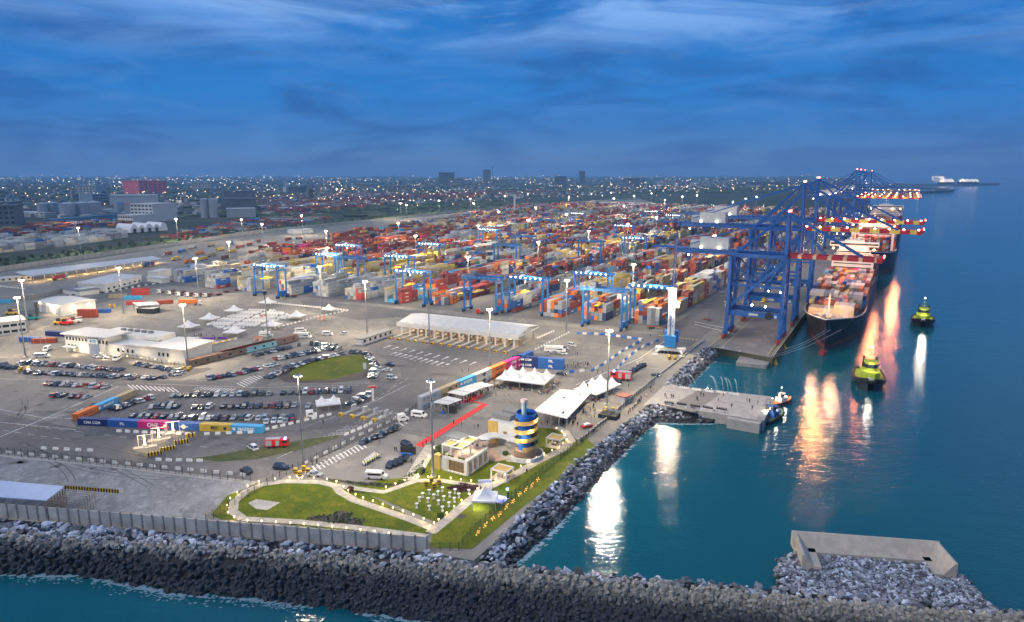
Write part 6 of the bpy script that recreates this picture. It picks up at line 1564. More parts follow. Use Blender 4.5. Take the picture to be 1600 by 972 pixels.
# ================================================================== TUGS, HARBOUR CRANE, PEOPLE
m_lime = M('lime green deck', (.30, .38, .03), var=.1); m_navyh = M('tug hull paint', (.015, .02, .035), rough=.45, var=.2)
def tug(label, p, hd, s, deck, hull, house, spotc=None, nm='harbour_tug'):
    x, y = G(*p, ZW); r = thing(nm, label, 'tug boat', (x, y, ZW), hd); r.scale = (s,) * 3      # bow towards +x
    st = [(-13, 3.6, 2.6), (-12, 4.8, 2.5), (-4, 5.6, 2.6), (4, 5.6, 3.1), (9, 4.9, 3.9), (12, 3.2, 4.6), (13.6, 1.2, 5.0)]
    h = MB(); d = MB(); f = MB()
    for (x0, w0, z0), (x1, w1, z1) in zip(st, st[1:]):
        for sg in (-1, 1):
            P = [(x0, sg * w0 * .82, -1), (x1, sg * w1 * .8, -1), (x1, sg * w1, z1), (x0, sg * w0, z0)]; h.poly(P if sg < 0 else P[::-1]); f.cyl((x0, sg * w0, z0 - .3), (x1, sg * w1, z1 - .3), .55, n=6)
            f.cyl((x0, sg * w0 * .98, z0 - 1.2), (x1, sg * w1 * .98, z1 - 1.2), .4, n=6)
        d.poly([(x0, -w0, z0 - .45), (x1, -w1, z1 - .45), (x1, w1, z1 - .45), (x0, w0, z0 - .45)])
    h.poly([(-13, -3, -1), (-13, -3.6, 2.2), (-13, 3.6, 2.2), (-13, 3, -1)]); f.cyl((-13, -3.6, 1.9), (-13, 3.6, 1.9), .55, n=6); f.cyl((13.6, -.8, 3.7), (13.6, .8, 3.7), .7, n=6)
    for k in range(9): f.cyl((st[4][0] + k * .5, -st[4][1] + k * .5, 2), (st[4][0] + k * .5 + .01, -st[4][1] + k * .5 - .4, 2), .4, n=8)
    h.build('hull', hull, r); d.build('deck', deck, r); f.build('fender', m_dark, r)
    b = MB().prism([(-3, -3.4), (5.5, -3.4), (7.5, -1.6), (7.5, 1.6), (5.5, 3.4), (-3, 3.4)], 2, 5.8).build('deckhouse', house, r)
    wh = MB().prism([(-.5, -2), (3.2, -2.2), (4.6, -1), (4.6, 1), (3.2, 2.2), (-.5, 2)], 5.8, 9.0).build('wheelhouse', house, r)
    MB().prism([(-.6, -2.1), (3.3, -2.3), (4.75, -1.05), (4.75, 1.05), (3.3, 2.3), (-.6, 2.1)], 6.9, 8.4).build('window_band', m_glass, wh); MB().prism([(-.8, -2.4), (3.4, -2.6), (5, -1.2), (5, 1.2), (3.4, 2.6), (-.8, 2.4)], 9.0, 9.25).build('wheelhouse_roof', house, wh)
    for sg in (-1, 1): MB().cyl((-1.8, sg * 2.3, 4.5), (-2.1, sg * 2.3, 10.2), .55, n=8).build('exhaust_stack', m_dark, r)
    mt = MB().cyl((.5, 0, 7.8), (.5, 0, 14.5), .16, .08, 6).bar((.5, -1.6, 10.5), (.5, 1.6, 10.5), .14).bar((.5, -1, 12.3), (.5, 1, 12.3), .12).build('mast', m_lime, r)
    MB().ico(.5, 0, 14.7, .3).build('mast_light', L_white, mt)
    MB().cyl((9.6, -1, 3.6), (9.6, 1, 3.6), .8, n=10).build('towing_winch', m_steel, r)
    l = MB(); l.ico(5.2, -2.8, 5, .28).ico(5.2, 2.8, 5, .28).ico(-2, 0, 8, .3); l.build('deck_light', L_warm, r)
    if spotc: MB().ico(3, 0, 8.3, .5).build('signal_lamp', spotc, r)
    R_ = Matrix.Rotation(hd, 3, 'Z'); q = R_ @ Vector((8, 0, 0)) * s; lamp(x + q.x, y + q.y, ZW + 9 * s, 800 * s, (1, .9, .7), .3); q = R_ @ Vector((-7, 0, 0)) * s; lamp(x + q.x, y + q.y, ZW + 9 * s, 800 * s, (1, .9, .7), .3)
tug('lime and black tug nearer the ship, bow towards the basin, white mast light', (1357, 597), -2.0, 1.15, m_lime, m_navyh, m_lime)
tug('lime and black tug farther out, brightly lit wheelhouse', (1441, 505), -2.1, 1.12, m_lime, m_navyh, m_lime)
tug('dark blue tug with blue lamp moored at the near pier corner', (1204, 655), .75, .58, M('tug dark deck', (.05, .08, .05)), m_navyh, M('tug house blue', (.03, .10, .30)), L_blue)
tug('small orange pilot boat behind the dark tug at the pier end', (1219, 630), .55, .46, M('orange deck', (.5, .12, .03)), M('orange hull', (.42, .05, .02)), m_sup, nm='pilot_boat')
x, y = G(1441, 505, ZW); spot(x - 2, y - 6, ZW + 14, *G(1440, 580, ZW), ZW, 5000, (1, .92, .72), 50, .6)
for lb, p in (('yellow navigation buoy off the quay corner', (1226, 544)), ('small white buoy in the basin', (1212, 569))):
    x, y = G(*p, ZW); r = thing('buoy', lb, 'buoy', (x, y, ZW), 0); MB().cyl((0, 0, -.5), (0, 0, .7), 1.2, 1.0, 10).build('float_body', m_yel, r); MB().cyl((0, 0, .7), (0, 0, 2.6), .5, .1, 6).build('topmark', m_yel, r)
# mobile harbour crane
x, y = G(1047, 551); r = thing('mobile_harbour_crane', 'white and blue mobile harbour crane with raised lattice boom at the plaza corner', 'harbour crane', (x, y, .08), RZ + .2)
m_mb = M('crane sky blue', (.02, .20, .52), rough=.4, var=.05)
MB().box(0, 0, 1.2, 15, 5, 1.6).build('chassis', m_wh, r)
for sx in (-1, 1):
    for sy in (-1, 1): MB().bar((sx * 5, sy * 2, 1.8), (sx * 6.5, sy * 7, 1.4), .9).box(sx * 6.5, sy * 7, 0, 2.6, 2.6, .5).cyl((sx * 6.5, sy * 7, .4), (sx * 6.5, sy * 7, 1.8), .3).build('outrigger', m_wh, r)
w_ = MB()
for k in range(7):
    for sy in (-1, 1): w_.cyl((-5.4 + k * 1.8, sy * 2.0, .75), (-5.4 + k * 1.8, sy * 2.7, .75), .75, n=8)
w_.build('tyre_treads', m_dark, r)
MB().cyl((0, 0, 2.8), (0, 0, 3.8), 2.2, n=14).build('slewing_ring', m_steel, r); MB().box(0, 2.5, 3.8, 5.4, 13, 5.6).box(0, 5.6, 5, 7.2, 5, 5.5).build('slewing_platform', m_mb, r)
MB().bar((0, 0, 8), (0, -1, 34), 3.4, 3.0).build('tower', M('crane tower white', (.60, .60, .58), var=.04), r); MB().box(-.4, -2.2, 12, .2, .9, 16).build('ladder_stripe', m_mb, r)
MB().box(2.6, -1.4, 24, 2.4, 2.6, 2.6).build('operator_cab', m_wh, r)
lt = MB(); A_ = Vector((0, -2, 14)); B_2 = Vector((0, 8, 63)); n = 16
for a in (-1.1, 1.1):
    for b in (-1.1, 1.1): lt.bar(A_ + Vector((a, b, 0)), B_2 + Vector((a * .3, b * .3, 0)), .2)
for k in range(n):
    p0 = A_.lerp(B_2, k / n); p1 = A_.lerp(B_2, (k + 1) / n); w0 = 1.1 * (1 - .7 * k / n); w1 = 1.1 * (1 - .7 * (k + 1) / n)
    for b in (-1, 1): lt.bar(p0 + Vector((-w0, b * w0, 0)), p1 + Vector((w1, b * w1, 0)), .16); lt.bar(p0 + Vector((w0, b * w0, 0)), p1 + Vector((-w1, b * w1, 0)), .16)
    for a in (-1, 1): lt.bar(p0 + Vector((a * w0, -w0, 0)), p1 + Vector((a * w1, w1, 0)), .16)
lt.build('lattice_boom', M('boom navy', (.03, .09, .30)), r)
MB().box(0, 8, 62, 3, 1.6, 1.6).bar((-1.3, 8, 63), (-1.3, 8, 66), .5).bar((1.3, 8, 63), (1.3, 8, 66), .5).build('boom_head', m_hazd, r)
cb = MB(); cb.bar((0, -1, 34), (0, 8, 62.5), .12); cb.bar((.5, -1, 34), (.5, 8, 62.5), .12); cb.bar((0, 6, 9), (0, -1, 34), .3); cb.build('pendant_cable', m_steel, r)
# people
def skin_person(nm, J, E_, Rr, cols, zf):
    me = bpy.data.meshes.new(nm); me.from_pydata(J, E_, []); o = bpy.data.objects.new(nm, me); COL.objects.link(o)
    md = o.modifiers.new('s', 'SKIN'); 
    for v, r_ in zip(me.skin_vertices[0].data, Rr): v.radius = (r_, r_ * .85)
    me.skin_vertices[0].data[0].use_root = True
    o.modifiers.new('u', 'SUBSURF').levels = 1
    dg = bpy.context.evaluated_depsgraph_get(); m2 = bpy.data.meshes.new_from_object(o.evaluated_get(dg)); bpy.data.objects.remove(o)
    out = []
    for shirt, trou, skin in cols:
        m = m2.copy(); at = m.color_attributes.new('Col', 'FLOAT_COLOR', 'CORNER')
        for f in m.polygons:
            c = f.center; z = c.z - zf
            if z > 1.66 or (z > 1.56 and c.y < -.03): k = (.015, .012, .01)
            elif z > 1.50: k = skin
            elif abs(c.x) > .2 and z < .93 and c.z > .6 - 0 * zf: k = skin
            elif z > .93 or abs(c.x) > .2 and c.z > .7: k = shirt
            elif c.z < .09: k = (.02, .02, .02)
            else: k = trou
            for li in f.loop_indices: at.data[li].color = (*k, 1)
            f.use_smooth = True
        m.materials.clear(); m.materials.append(m_person); out.append(m)
    bpy.data.meshes.remove(m2); return out
m_person = M('clothing and skin', (.3, .3, .3), var=0, attr='Col', rough=.8)
SK = ((.16, .08, .045), (.10, .05, .03))
PC = {'a dark suit': ((.02, .022, .03), (.02, .02, .025)), 'a white shirt': ((.6, .6, .58), (.05, .05, .07)), 'a yellow safety vest': ((.55, .55, .04), (.03, .04, .08)), 'a red top': ((.42, .03, .03), (.03, .03, .03)), 'a blue shirt': ((.04, .14, .38), (.03, .03, .04)), 'black clothes': ((.012, .012, .012), (.012, .012, .012)), 'an orange vest': ((.60, .18, .03), (.03, .03, .06))}
J = [(0, 0, .96), (0, 0, 1.2), (0, .0, 1.40), (0, 0, 1.50), (0, .01, 1.60), (0, .01, 1.70), (.19, 0, 1.40), (.27, -.02, 1.13), (.28, .07, .88), (-.19, 0, 1.40), (-.27, -.02, 1.13), (-.28, .07, .88), (.10, 0, .88), (.11, .01, .48), (.12, -.02, .07), (.13, .12, .04), (-.10, 0, .88), (-.11, .01, .48), (-.12, -.02, .07), (-.13, .12, .04)]
E1 = [(0, 1), (1, 2), (2, 3), (3, 4), (4, 5), (2, 6), (6, 7), (7, 8), (2, 9), (9, 10), (10, 11), (0, 12), (12, 13), (13, 14), (14, 15), (0, 16), (16, 17), (17, 18), (18, 19)]
RR_ = [.15, .13, .15, .06, .10, .09, .07, .05, .04, .07, .05, .04, .09, .065, .045, .04, .09, .065, .045, .04]
names_ = list(PC); stand = dict(zip(names_, skin_person('person', J, E1, RR_, [(*PC[k], SK[i % 2]) for i, k in enumerate(names_)], 0)))
Js = [tuple(Vector(j) + Vector((0, 0, -.46))) for j in J]; 
for i, sg in ((12, 1), (16, -1)): Js[i] = (sg * .1, .05, .47); Js[i + 1] = (sg * .13, .48, .50); Js[i + 2] = (sg * .13, .46, .07); Js[i + 3] = (sg * .13, .6, .04)
for i, sg in ((8, 1), (11, -1)): Js[i] = (sg * .18, .3, .56)
sit = dict(zip(names_, skin_person('person', Js, E1, RR_, [(*PC[k], SK[i % 2]) for i, k in enumerate(names_)], -.46)))
rp_ = random.Random(31); npl = 0
def person(x, y, z, hd, cl, label, group, seated=False, sc_=1.08):
    global npl
    o = bpy.data.objects.new('person', (sit if seated else stand)[cl]); COL.objects.link(o); o.location = (x, y, z); o.rotation_euler = (0, 0, hd); o.scale = (sc_,) * 3; npl += 1
    return tag(o, label, 'person', group)
def crowd(pts, n, jit, w_, where, seated=False, z=.09, face=None, wts=(5, 4, 2, 1, 2, 5, 1)):
    W_ = [G(*p) for p in pts]
    for i in range(n):
        t = rp_.random(); x, y, h = along(W_, n=1000)[int(t * 999)]; cl = rp_.choices(names_, wts)[0]
        hd = (h - math.pi / 2 if face is None else face) + rp_.uniform(-.4, .4) if seated else rp_.uniform(0, 6.3)
        person(x + rp_.uniform(-jit, jit), y + rp_.uniform(-jit, jit), z, hd, cl, f'person in {cl} {"seated" if seated else "standing"} {where}', f'people in {cl} {where}', seated)
crowd([(690, 641), (722, 630), (748, 616), (772, 606)], 66, 1.7, 0, 'along the flat canopies by the red carpet', face=-1.2)
crowd([(680, 637), (716, 626), (760, 608)], 20, 1.5, 0, 'under the flat canopies', True, face=-1.2)
crowd([(777, 606), (850, 616)], 48, 1.8, 0, 'at the front edge of the peaked marquee', True, face=-1.7)
crowd([(852, 616), (872, 600)], 14, 1.5, 0, 'at the right end of the peaked marquee', wts=(2, 3, 4, 3, 1, 2, 1))
crowd([(900, 648), (930, 630), (958, 612)], 24, 2.5, 0, 'between the pavilion and the tall mast')
crowd([(880, 668), (905, 655), (940, 645), (960, 655)], 26, 5, 0, 'on the open plaza beside the pavilion', wts=(3, 4, 3, 1, 3, 3, 1))
crowd([(905, 694), (940, 668), (985, 645), (1020, 607)], 34, .9, 0, 'lined up along the waterfront fence', wts=(3, 2, 2, 1, 1, 8, 1))
crowd([(843, 661), (885, 667)], 8, 2, 0, 'under the front of the flat-roofed pavilion')
crowd([(870, 694), (862, 690)], 6, 1.2, 0, 'inside the far garden pergola', z=.3)
crowd([(782, 742), (790, 742)], 5, 1.2, 0, 'inside the near garden pergola', z=.3)
crowd([(885, 578), (905, 570), (925, 578)], 12, 2.5, 0, 'right of the blue containers')
crowd([(748, 602), (790, 595)], 10, 2, 0, 'in front of the orange containers', wts=(3, 1, 5, 1, 1, 2, 4))
crowd([(320, 548), (330, 560), (345, 556)], 10, 2.5, 0, 'at the corner of the white hall', wts=(1, 1, 6, 1, 1, 3, 2))
crowd([(300, 525), (345, 530)], 12, 2, 0, 'by the purple tables behind the hall')
crowd([(655, 698), (668, 697), (677, 695)], 5, .8, 0, 'at the end of the red carpet', wts=(3, 0, 0, 0, 0, 5, 0))
ONEP = [((709, 663), 'black clothes', 'walking left of centre on the empty plaza'), ((721, 666), 'a dark suit', 'standing in the centre of the empty plaza'), ((741, 670), 'a dark suit', 'left of the pair on the empty plaza'), ((747, 670), 'black clothes', 'right of the pair on the empty plaza'), ((775, 620), 'a dark suit', 'alone behind the empty plaza'),
        ((617, 706), 'black clothes', 'left of the two by the black screen'), ((620, 706), 'black clothes', 'right of the two by the black screen'), ((594, 695), 'a dark suit', 'on the hatched apron below the convoy'), ((488, 728), 'black clothes', 'nearest the lamp mast by the hatched lane'), ((495, 726), 'a dark suit', 'second from the mast by the hatched lane'),
        ((505, 663), 'black clothes', 'alone on the access road'), ((471, 659), 'a dark suit', 'left of two behind the barriers'), ((477, 658), 'a yellow safety vest', 'right of two behind the barriers'), ((40, 641), 'a dark suit', 'alone on the empty concrete at far left'), ((632, 563), 'a white shirt', 'left of three on the toll plaza'), ((643, 566), 'a white shirt', 'middle of three on the toll plaza'), ((651, 567), 'black clothes', 'right of three on the toll plaza'),
        ((722, 583), 'a dark suit', 'left of two above the white containers'), ((732, 581), 'a red top', 'right of two above the white containers'), ((259, 614), 'black clothes', 'crossing the striped junction'), ((899, 555), 'black clothes', 'left of two on the plaza behind the blue containers'), ((902, 555), 'black clothes', 'right of two on the plaza behind the blue containers'),
        ((896, 571), 'a dark suit', 'beside the end of the blue containers'), ((934, 584), 'black clothes', 'left of two near the barrier line'), ((941, 584), 'a dark suit', 'right of two near the barrier line'), ((982, 605), 'a dark suit', 'behind the fire engine'), ((926, 523), 'a dark suit', 'by the first blue and white barriers'), ((1016, 527), 'black clothes', 'left of the harbour crane'),
        ((764, 777), 'a yellow safety vest', 'under the white welcome arch'), ((643, 725), 'a dark suit', 'on the kerb near the black cars'), ((764, 687), 'a dark suit', 'at the corner of the rear block'), ((823, 741), 'black clothes', 'on the ramp wall of the tower')]
for p, cl, w_ in ONEP: person(*G(*p), .1, rp_.uniform(0, 6), cl, f'person in {cl} {w_}', None)
PIER = [((1039, 621), 'black clothes'), ((1041, 624), 'a red top'), ((1049, 623), 'black clothes'), ((1052, 624), 'black clothes'), ((1088, 626), 'black clothes'), ((1090, 627), 'black clothes'), ((1095, 620), 'a dark suit'), ((1099, 621), 'black clothes'), ((1122, 629), 'a dark suit'), ((1130, 621), 'a red top'), ((1143, 638), 'black clothes'), ((1167, 627), 'a yellow safety vest'), ((1171, 630), 'black clothes'), ((1175, 641), 'a dark suit'), ((1184, 633), 'black clothes')]
for i, (p, cl) in enumerate(PIER): person(*G(*p), .14, rp_.uniform(0, 6), cl, f'person in {cl} on the pier, {nth(i + 1)} from the shore', None, sc_=1.15)
# police motorcycles
mc = thing('motorcycle', '', 'motorcycle', (0, 0, 0)); MB().box(0, 0, .45, 1.3, .35, .5).box(-.2, 0, .9, .8, .3, .14).box(.55, 0, .85, .2, .5, .5).build('body', m_sup, mc)
for sx in (-.75, .75): MB().cyl((sx, -.07, .33), (sx, .07, .33), .33, n=12).build('wheel', m_dark, mc)
MB().bar((.6, -.4, 1.15), (.6, .4, 1.15), .06).build('handlebar', m_hazd, mc)
k = 0
for row, (p, q) in enumerate((((567, 729), (592, 714)), ((571, 725), (588, 712)))):
    for i, (x, y, h) in enumerate(along([G(*p), G(*q)], n=7, off=.5)):
        o = mc if k == 0 else dup(mc); k += 1
        o.location = (x, y, .09); o.rotation_euler = (0, 0, h + 1.2); tag(o, f'white escort motorcycle, {nth(i + 1)} in the {nth(row + 1)} line below the convoy', 'motorcycle', 'escort motorcycles')
        if row == 0: person(x + .5, y - .5, .09, h, 'a yellow safety vest', f'escort rider in yellow vest, {nth(i + 1)} along the motorcycle line', 'escort riders')
# stage screens and props
def prop(name, label, cat, p, rz, parts):
    r = thing(name, label, cat, (*G(*p), .09), rz)
    for nm, mt, bx in parts:
        m = MB()
        for b in bx: m.box(*b)
        m.build(nm, mt, r)
    return r
prop('press_wall', 'long black backdrop screen with blue skirting near the red carpet end', 'screen', (638, 711), -.12, [('panel', m_hazd, [(0, 0, .4, 5.2, .25, 2.4)]), ('skirting', m_barb, [(-.4, -.8, 0, 3.6, .5, .9)]), ('support_leg', m_steel, [(-2.4, .4, 0, .2, 1, 2.2)])])
prop('speaker_tower', 'black loudspeaker stack at the canopy end by the red carpet', 'speaker stack', (706, 645), -.3, [('cabinet', m_hazd, [(0, 0, 0, 3.4, 2, 3.2)]), ('cable_case', m_barb, [(-3, -2, 0, 1.4, .8, .8)])])
prop('red_stage', 'low red carpeted podium in front of the flat canopies', 'podium', (735, 624), ang(G(720, 630), G(746, 620)), [('platform', MATS['red carpet cloth'], [(0, 0, 0, 12, 2.4, .5)]), ('front_step', MATS['red carpet cloth'], [(0, -1.7, 0, 6, .9, .25)])])
for i, p in enumerate(((881, 640), (906, 634), (918, 618), (880, 664))): prop('speaker_mast', f'{nth(i + 1)} slim black speaker column along the pavilion edge', 'speaker column', p, .2, [('column', m_hazd, [(0, 0, 0, .5, .5, 5)]), ('base_plate', m_steel, [(0, 0, 0, 1.4, 1.4, .15)])])
prop('media_riser', 'dark draped equipment riser at the foot of the tall mast', 'riser', (952, 652), -.5, [('drape', m_hazd, [(0, 0, 0, 7, 5, 1.4)]), ('guard_rail', m_steel, [(0, 2.4, 1.4, 7, .1, 1)])])
prop('show_car', 'white and red car on the plaza with people around', 'car', (917, 668), .5, [('body', m_fire, [(0, 0, .35, 4.4, 1.8, .6)]), ('roof', m_sup, [(-.2, 0, .95, 2.3, 1.6, .5)]), ('windscreen', m_glass, [(1.0, 0, .95, .1, 1.5, .4)])])
prop('purple_tables', 'row of purple draped tables behind the white hall', 'table', (322, 531), -.12, [('drape', M('purple cloth', (.12, .03, .25)), [(-8, 0, 0, 8, 1.2, 1), (1, 1, 0, 7, 1.2, 1), (8, 3, 0, 5, 1.2, 1)]), ('cloth_top', m_tent, [(-8, 0, 1, 8, 1.3, .05)])])
prop('road_sign', 'white sign board in the soil at the right tip of the oval lawn', 'sign', (570, 581), -.1, [('board', m_tent, [(0, 0, 1.2, 1.5, .12, 3)]), ('post', m_steel, [(0, .1, 0, .15, .1, 1.2)])])
prop('gate_sign', 'tall pale pylon sign at the car park corner', 'sign', (583, 627), 0, [('pylon', m_tent, [(0, 0, 0, .8, .5, 5.5)]), ('red_cap', m_fire, [(0, 0, 5.5, 3.0, .5, .8)])])
MB_ = None
for i, p in enumerate(((472, 741), (676, 760), (952, 646), (291, 580), (38, 580), (412, 497), (503, 500), (1050, 562), (404, 532), (175, 480))):
    x, y = G(*p); r = thing('mast_guard', f'striped blocks guarding a mast foot, {nth(i + 1)} set of {"the" if i else "the"} guards', 'barrier', (x, y, .09), .3 * i, 'striped mast guards'); o_ = i in (5, 6, 8)
    for a in range(4): cx_, cy_ = 1.9 * math.cos(a * 1.57), 1.9 * math.sin(a * 1.57); g = MB().box(cx_, cy_, 0, 1.0, 1.0, 1.9).build('block', m_baro if o_ else m_yel, r); MB().box(cx_, cy_, .4, 1.03, 1.03, .35).box(cx_, cy_, 1.1, 1.03, 1.03, .35).build('stripe', m_tent if o_ else m_hazd, g)
    r['label'] = ('orange' if o_ else 'yellow') + ' striped blocks around the mast foot ' + ('at the garden edge car exit', 'in the upper garden', 'on the crowded plaza', 'at the corner of the white hall', 'at the row before the hall', 'behind the chair field', 'at the right end of the chair field', 'near the harbour crane', 'below the hospitality tents', 'in the service yard')[i]
# forklift / reach stacker
for lb, p, mt in (('teal reach stacker with raised black mast beside the cream warehouse', (52, 500), M('teal paint', (.03, .22, .22))), ('yellow loader parked among mixers left of the warehouse', (20, 492), m_yel), ('yellow crawler crane truck below the warehouse', (95, 507), m_yel), ('white mixer truck right of the yellow one', (118, 505), m_sup), ('red plant vehicle between the yellow and white ones', (104, 508), m_fire)):
    r = thing('plant_vehicle', lb, 'plant vehicle', (*G(*p), .07), .2); MB().box(0, 0, .8, 7, 2.8, 1.4).build('body', mt, r); MB().box(-1, 0, 2.2, 2, 2, 1.6).build('cab', m_glass, r)
    if 'stacker' in lb: MB().bar((2.5, -.9, .5), (2.5, -.9, 11), .5).bar((2.5, .9, .5), (2.5, .9, 11), .5).build('mast', m_hazd, r)
    else: MB().bar((-2, 0, 3), (4, 0, 4), .5).build('boom', mt, r)
    for sx in (-2.4, 2.4):
        for sy in (-1, 1): MB().cyl((sx, sy * 1.1, .75), (sx, sy * 1.5, .75), .75, n=10).build('wheel', m_dark, r)
print('people', npl, 'cars', ncar)
# ================================================================== CITY BEHIND THE PORT
rr = random.Random(404)
fence_w = off(FENCE, 68)
def beyond(x, y):
    for a, b in zip(fence_w, fence_w[1:]):
        if a[1] <= y <= b[1]: return x < a[0] + (b[0] - a[0]) * (y - a[1]) / (b[1] - a[1])
    return y > fence_w[-1][1] + 40 or (y < fence_w[0][1])
WALLC = [(.20, .20, .20), (.42, .40, .36), (.12, .12, .13), (.26, .23, .19), (.50, .49, .47), (.10, .10, .10)]
ROOFC = [(.16, .08, .06), (.30, .30, .30), (.12, .12, .13), (.22, .12, .09), (.38, .38, .38), (.10, .13, .16)]
m_town = M('town walls', (.3, .3, .3), attr='Col', var=.15, scale=.02); houses = []
tries = 0
while len(houses) < 4200 and tries < 30000:
    tries += 1
    px = rr.uniform(-30, 1330); v = rr.random(); py = 276.5 + 66 * v ** 1.9 * (1 if px < 820 else .45)
    if py > 352 - px * .05: continue
    x, y = G(px, py)
    if not beyond(x, y) or y > 19000: continue
    if 30 < px < 430 and 296 < py < 356 and rr.random() < .6: continue
    k = 1 + max(0, y - 2500) / 6000
    houses.append((math.hypot(x, y), x, y, rr.uniform(9, 30) * k, rr.uniform(8, 18) * k, rr.choice((3.5, 4, 6, 7, 10, 13)) * (1 + (rr.random() < .04) * 2), rr.uniform(0, 3.1), rr.choice(WALLC), rr.choice(ROOFC)))
houses.sort(key=lambda q: q[0])
hl = {}
def hipped(m, L_, W_, h, r_):
    o = len(m.v); a, b = L_ / 2 + .6, W_ / 2 + .6; m.v += [(-a, -b, h), (a, -b, h), (a, b, h), (-a, b, h), (-a + b * .8, 0, h + r_), (a - b * .8, 0, h + r_)]
    m.f += [(o, o + 1, o + 5, o + 4), (o + 1, o + 2, o + 5), (o + 2, o + 3, o + 4, o + 5), (o + 3, o, o + 4), (o, o + 3, o + 2, o + 1)]; m._q(5)
protos = []
for k in range(8):
    L_, W_, h = rr.uniform(14, 26), rr.uniform(9, 14), rr.choice((3.5, 4, 6.5, 7)); r = thing('town_house', 'small pale walled building in the hazy town behind the port', 'house', (0, 0, 0), 0, 'small buildings of the town behind the port')
    m = MB(); m.col = WALLC[k % 6]; m.box(0, 0, 0, L_, W_, h); w_ = m.build('wall', m_town, r); m = MB(); m.col = ROOFC[k % 6]; hipped(m, L_, W_, h, 2.2 if k % 3 else .5); m.build('roof', m_town, r)
    m = MB()
    for j in range(4): m.box(-L_ * .36 + j * L_ * .24, -W_ / 2 - .02, 1.2, 1.6, .1, 1.4)
    m.build('window_row', m_glass, r); protos.append(r)
for i, (d, x, y, a, b, h, rz, wc, rc_) in enumerate(houses[:280]):
    if i < 8: protos[i].location = (x, y, .05); protos[i].rotation_euler = (0, 0, rz)
    else: dup(protos[i % 8], (x, y, .05), rz, scale=(a / 18, b / 12, 1))
m = MB()
for i, (d, x, y, a, b, h, rz, wc, rc_) in enumerate(houses[280:]):
    m.col = wc; m.box(x, y, 0, a, b, h, rz); m.col = rc_; m.box(x, y, h, a + 1, b + 1, .8, rz)
tag(m.build('distant_town', m_town), kind='stuff')
# trees: near clumps as trees, the far ones as woodland
m_fol = M('distant foliage', (.045, .065, .03), var=.4, scale=.15)
def tree_(label, x, y, h, group='trees beyond the boundary wall', proto=[None]):
    if proto[0] is None:
        r = thing('tree', label, 'tree', (0, 0, 0), 0, group); MB().cyl((0, 0, 0), (0, 0, 5), .3, .15, 6).cyl((0, 0, 3.5), (1.4, .6, 6), .12, .06, 4).cyl((0, 0, 3), (-1.2, .9, 5.5), .12, .06, 4).build('trunk', M('bark', (.08, .06, .045)), r); m = MB()
        for _ in range(7): foliage(m, rnd.uniform(-2, 2), rnd.uniform(-2, 2), rnd.uniform(4.5, 7.5), rnd.uniform(1.2, 2.2), 60, .8, .5)
        m.build('crown', m_fol, r); proto[0] = r; o = r; tree(r)
    else: o = dup(proto[0], label=label, group=group)
    o.location = (x, y, 0); o.rotation_euler = (0, 0, rr.uniform(0, 6)); o.scale = (h / 9,) * 3
ff = off(FENCE, 40); n = 0
GS = [(lerp(ff[0], ff[1], .5 + .5 * rr.random()), 8) for _ in range(22)] + [(lerp(ff[1], ff[2], rr.random()), 8) for _ in range(80)] + [(lerp(ff[2], ff[3], rr.random() ** 2), 8) for _ in range(60)]
for (x, y), _h in GS:
    x += rr.uniform(-22, 24); y += rr.uniform(-24, 24); tree_('dark bushy tree on the green strip behind the boundary wall', x, y, rr.uniform(4, 8))
m = MB()
for _ in range(4200):
    px = rr.uniform(-30, 1335); v = rr.random(); py = 275.8 + 64 * v ** 1.7 * (1 if px < 800 else .42); x, y = G(px, py)
    if not beyond(x, y) or y > 20000: continue
    if 50 < px < 400 and 300 < py < 350 and rr.random() < .7: continue
    s = rr.uniform(5, 11) * (1 + max(0, y - 2000) / 3500); rp = rr.choice((1, 1, 1.6, 3))
    m.ico(x, y, s * .15, s, 0, (1.1 * rp, 1.0, .62), .35)
tag(m.build('distant_woodland', m_fol), kind='stuff')
m = MB()
for _ in range(2600):
    t = rr.random(); k = rr.random(); i = 0 if t < .3 else (1 if t < .7 else 2); a, b = off(FENCE, 5), off(FENCE, 60); A = lerp(a[i], a[i + 1], k); B = lerp(b[i], b[i + 1], k); q = lerp(A, B, rr.random() ** .8); s = rr.uniform(.8, 2.6) * (1.6 if i == 2 else 1); m.ico(q[0], q[1], s * .15, s, 0, (1.3, 1.1, .6), .4)
tag(m.build('scrub_vegetation', M('scrub leaves', (.05, .085, .03), var=.4, scale=.3)), kind='stuff')
# landmarks
m_silo = M('silo steel', (.30, .33, .37), rough=.45, var=.12, scale=.05, metal=.2); m_facw = M('factory cladding', (.42, .43, .44), var=.12, scale=.03); m_dkb = M('dark concrete', (.10, .11, .13), var=.3, scale=.04)
def silo(label, p, rpx, top, cap=None):
    x, y = G(*p); t = (HCAM) / ((p[1] - 486) * cT + IMF * sT); rad = rpx * t; h = 90 - (top - 272) / (p[1] - 272) * 90; r = thing('silo', label, 'silo', (x, y, 0), 0, 'storage silos'); MB().cyl((0, 0, 0), (0, 0, h), rad, n=24).build('tank', m_silo, r); MB().cyl((0, 0, h), (0, 0, h + rad * .25), rad * 1.02, rad * .15, 24).build('roof', cap or m_silo, r)
    rb = MB()
    for k in range(1, 6): rb.cyl((0, 0, h * k / 6 - .15), (0, 0, h * k / 6 + .15), rad * 1.01, n=24)
    rb.build('hoop', m_silo, r)
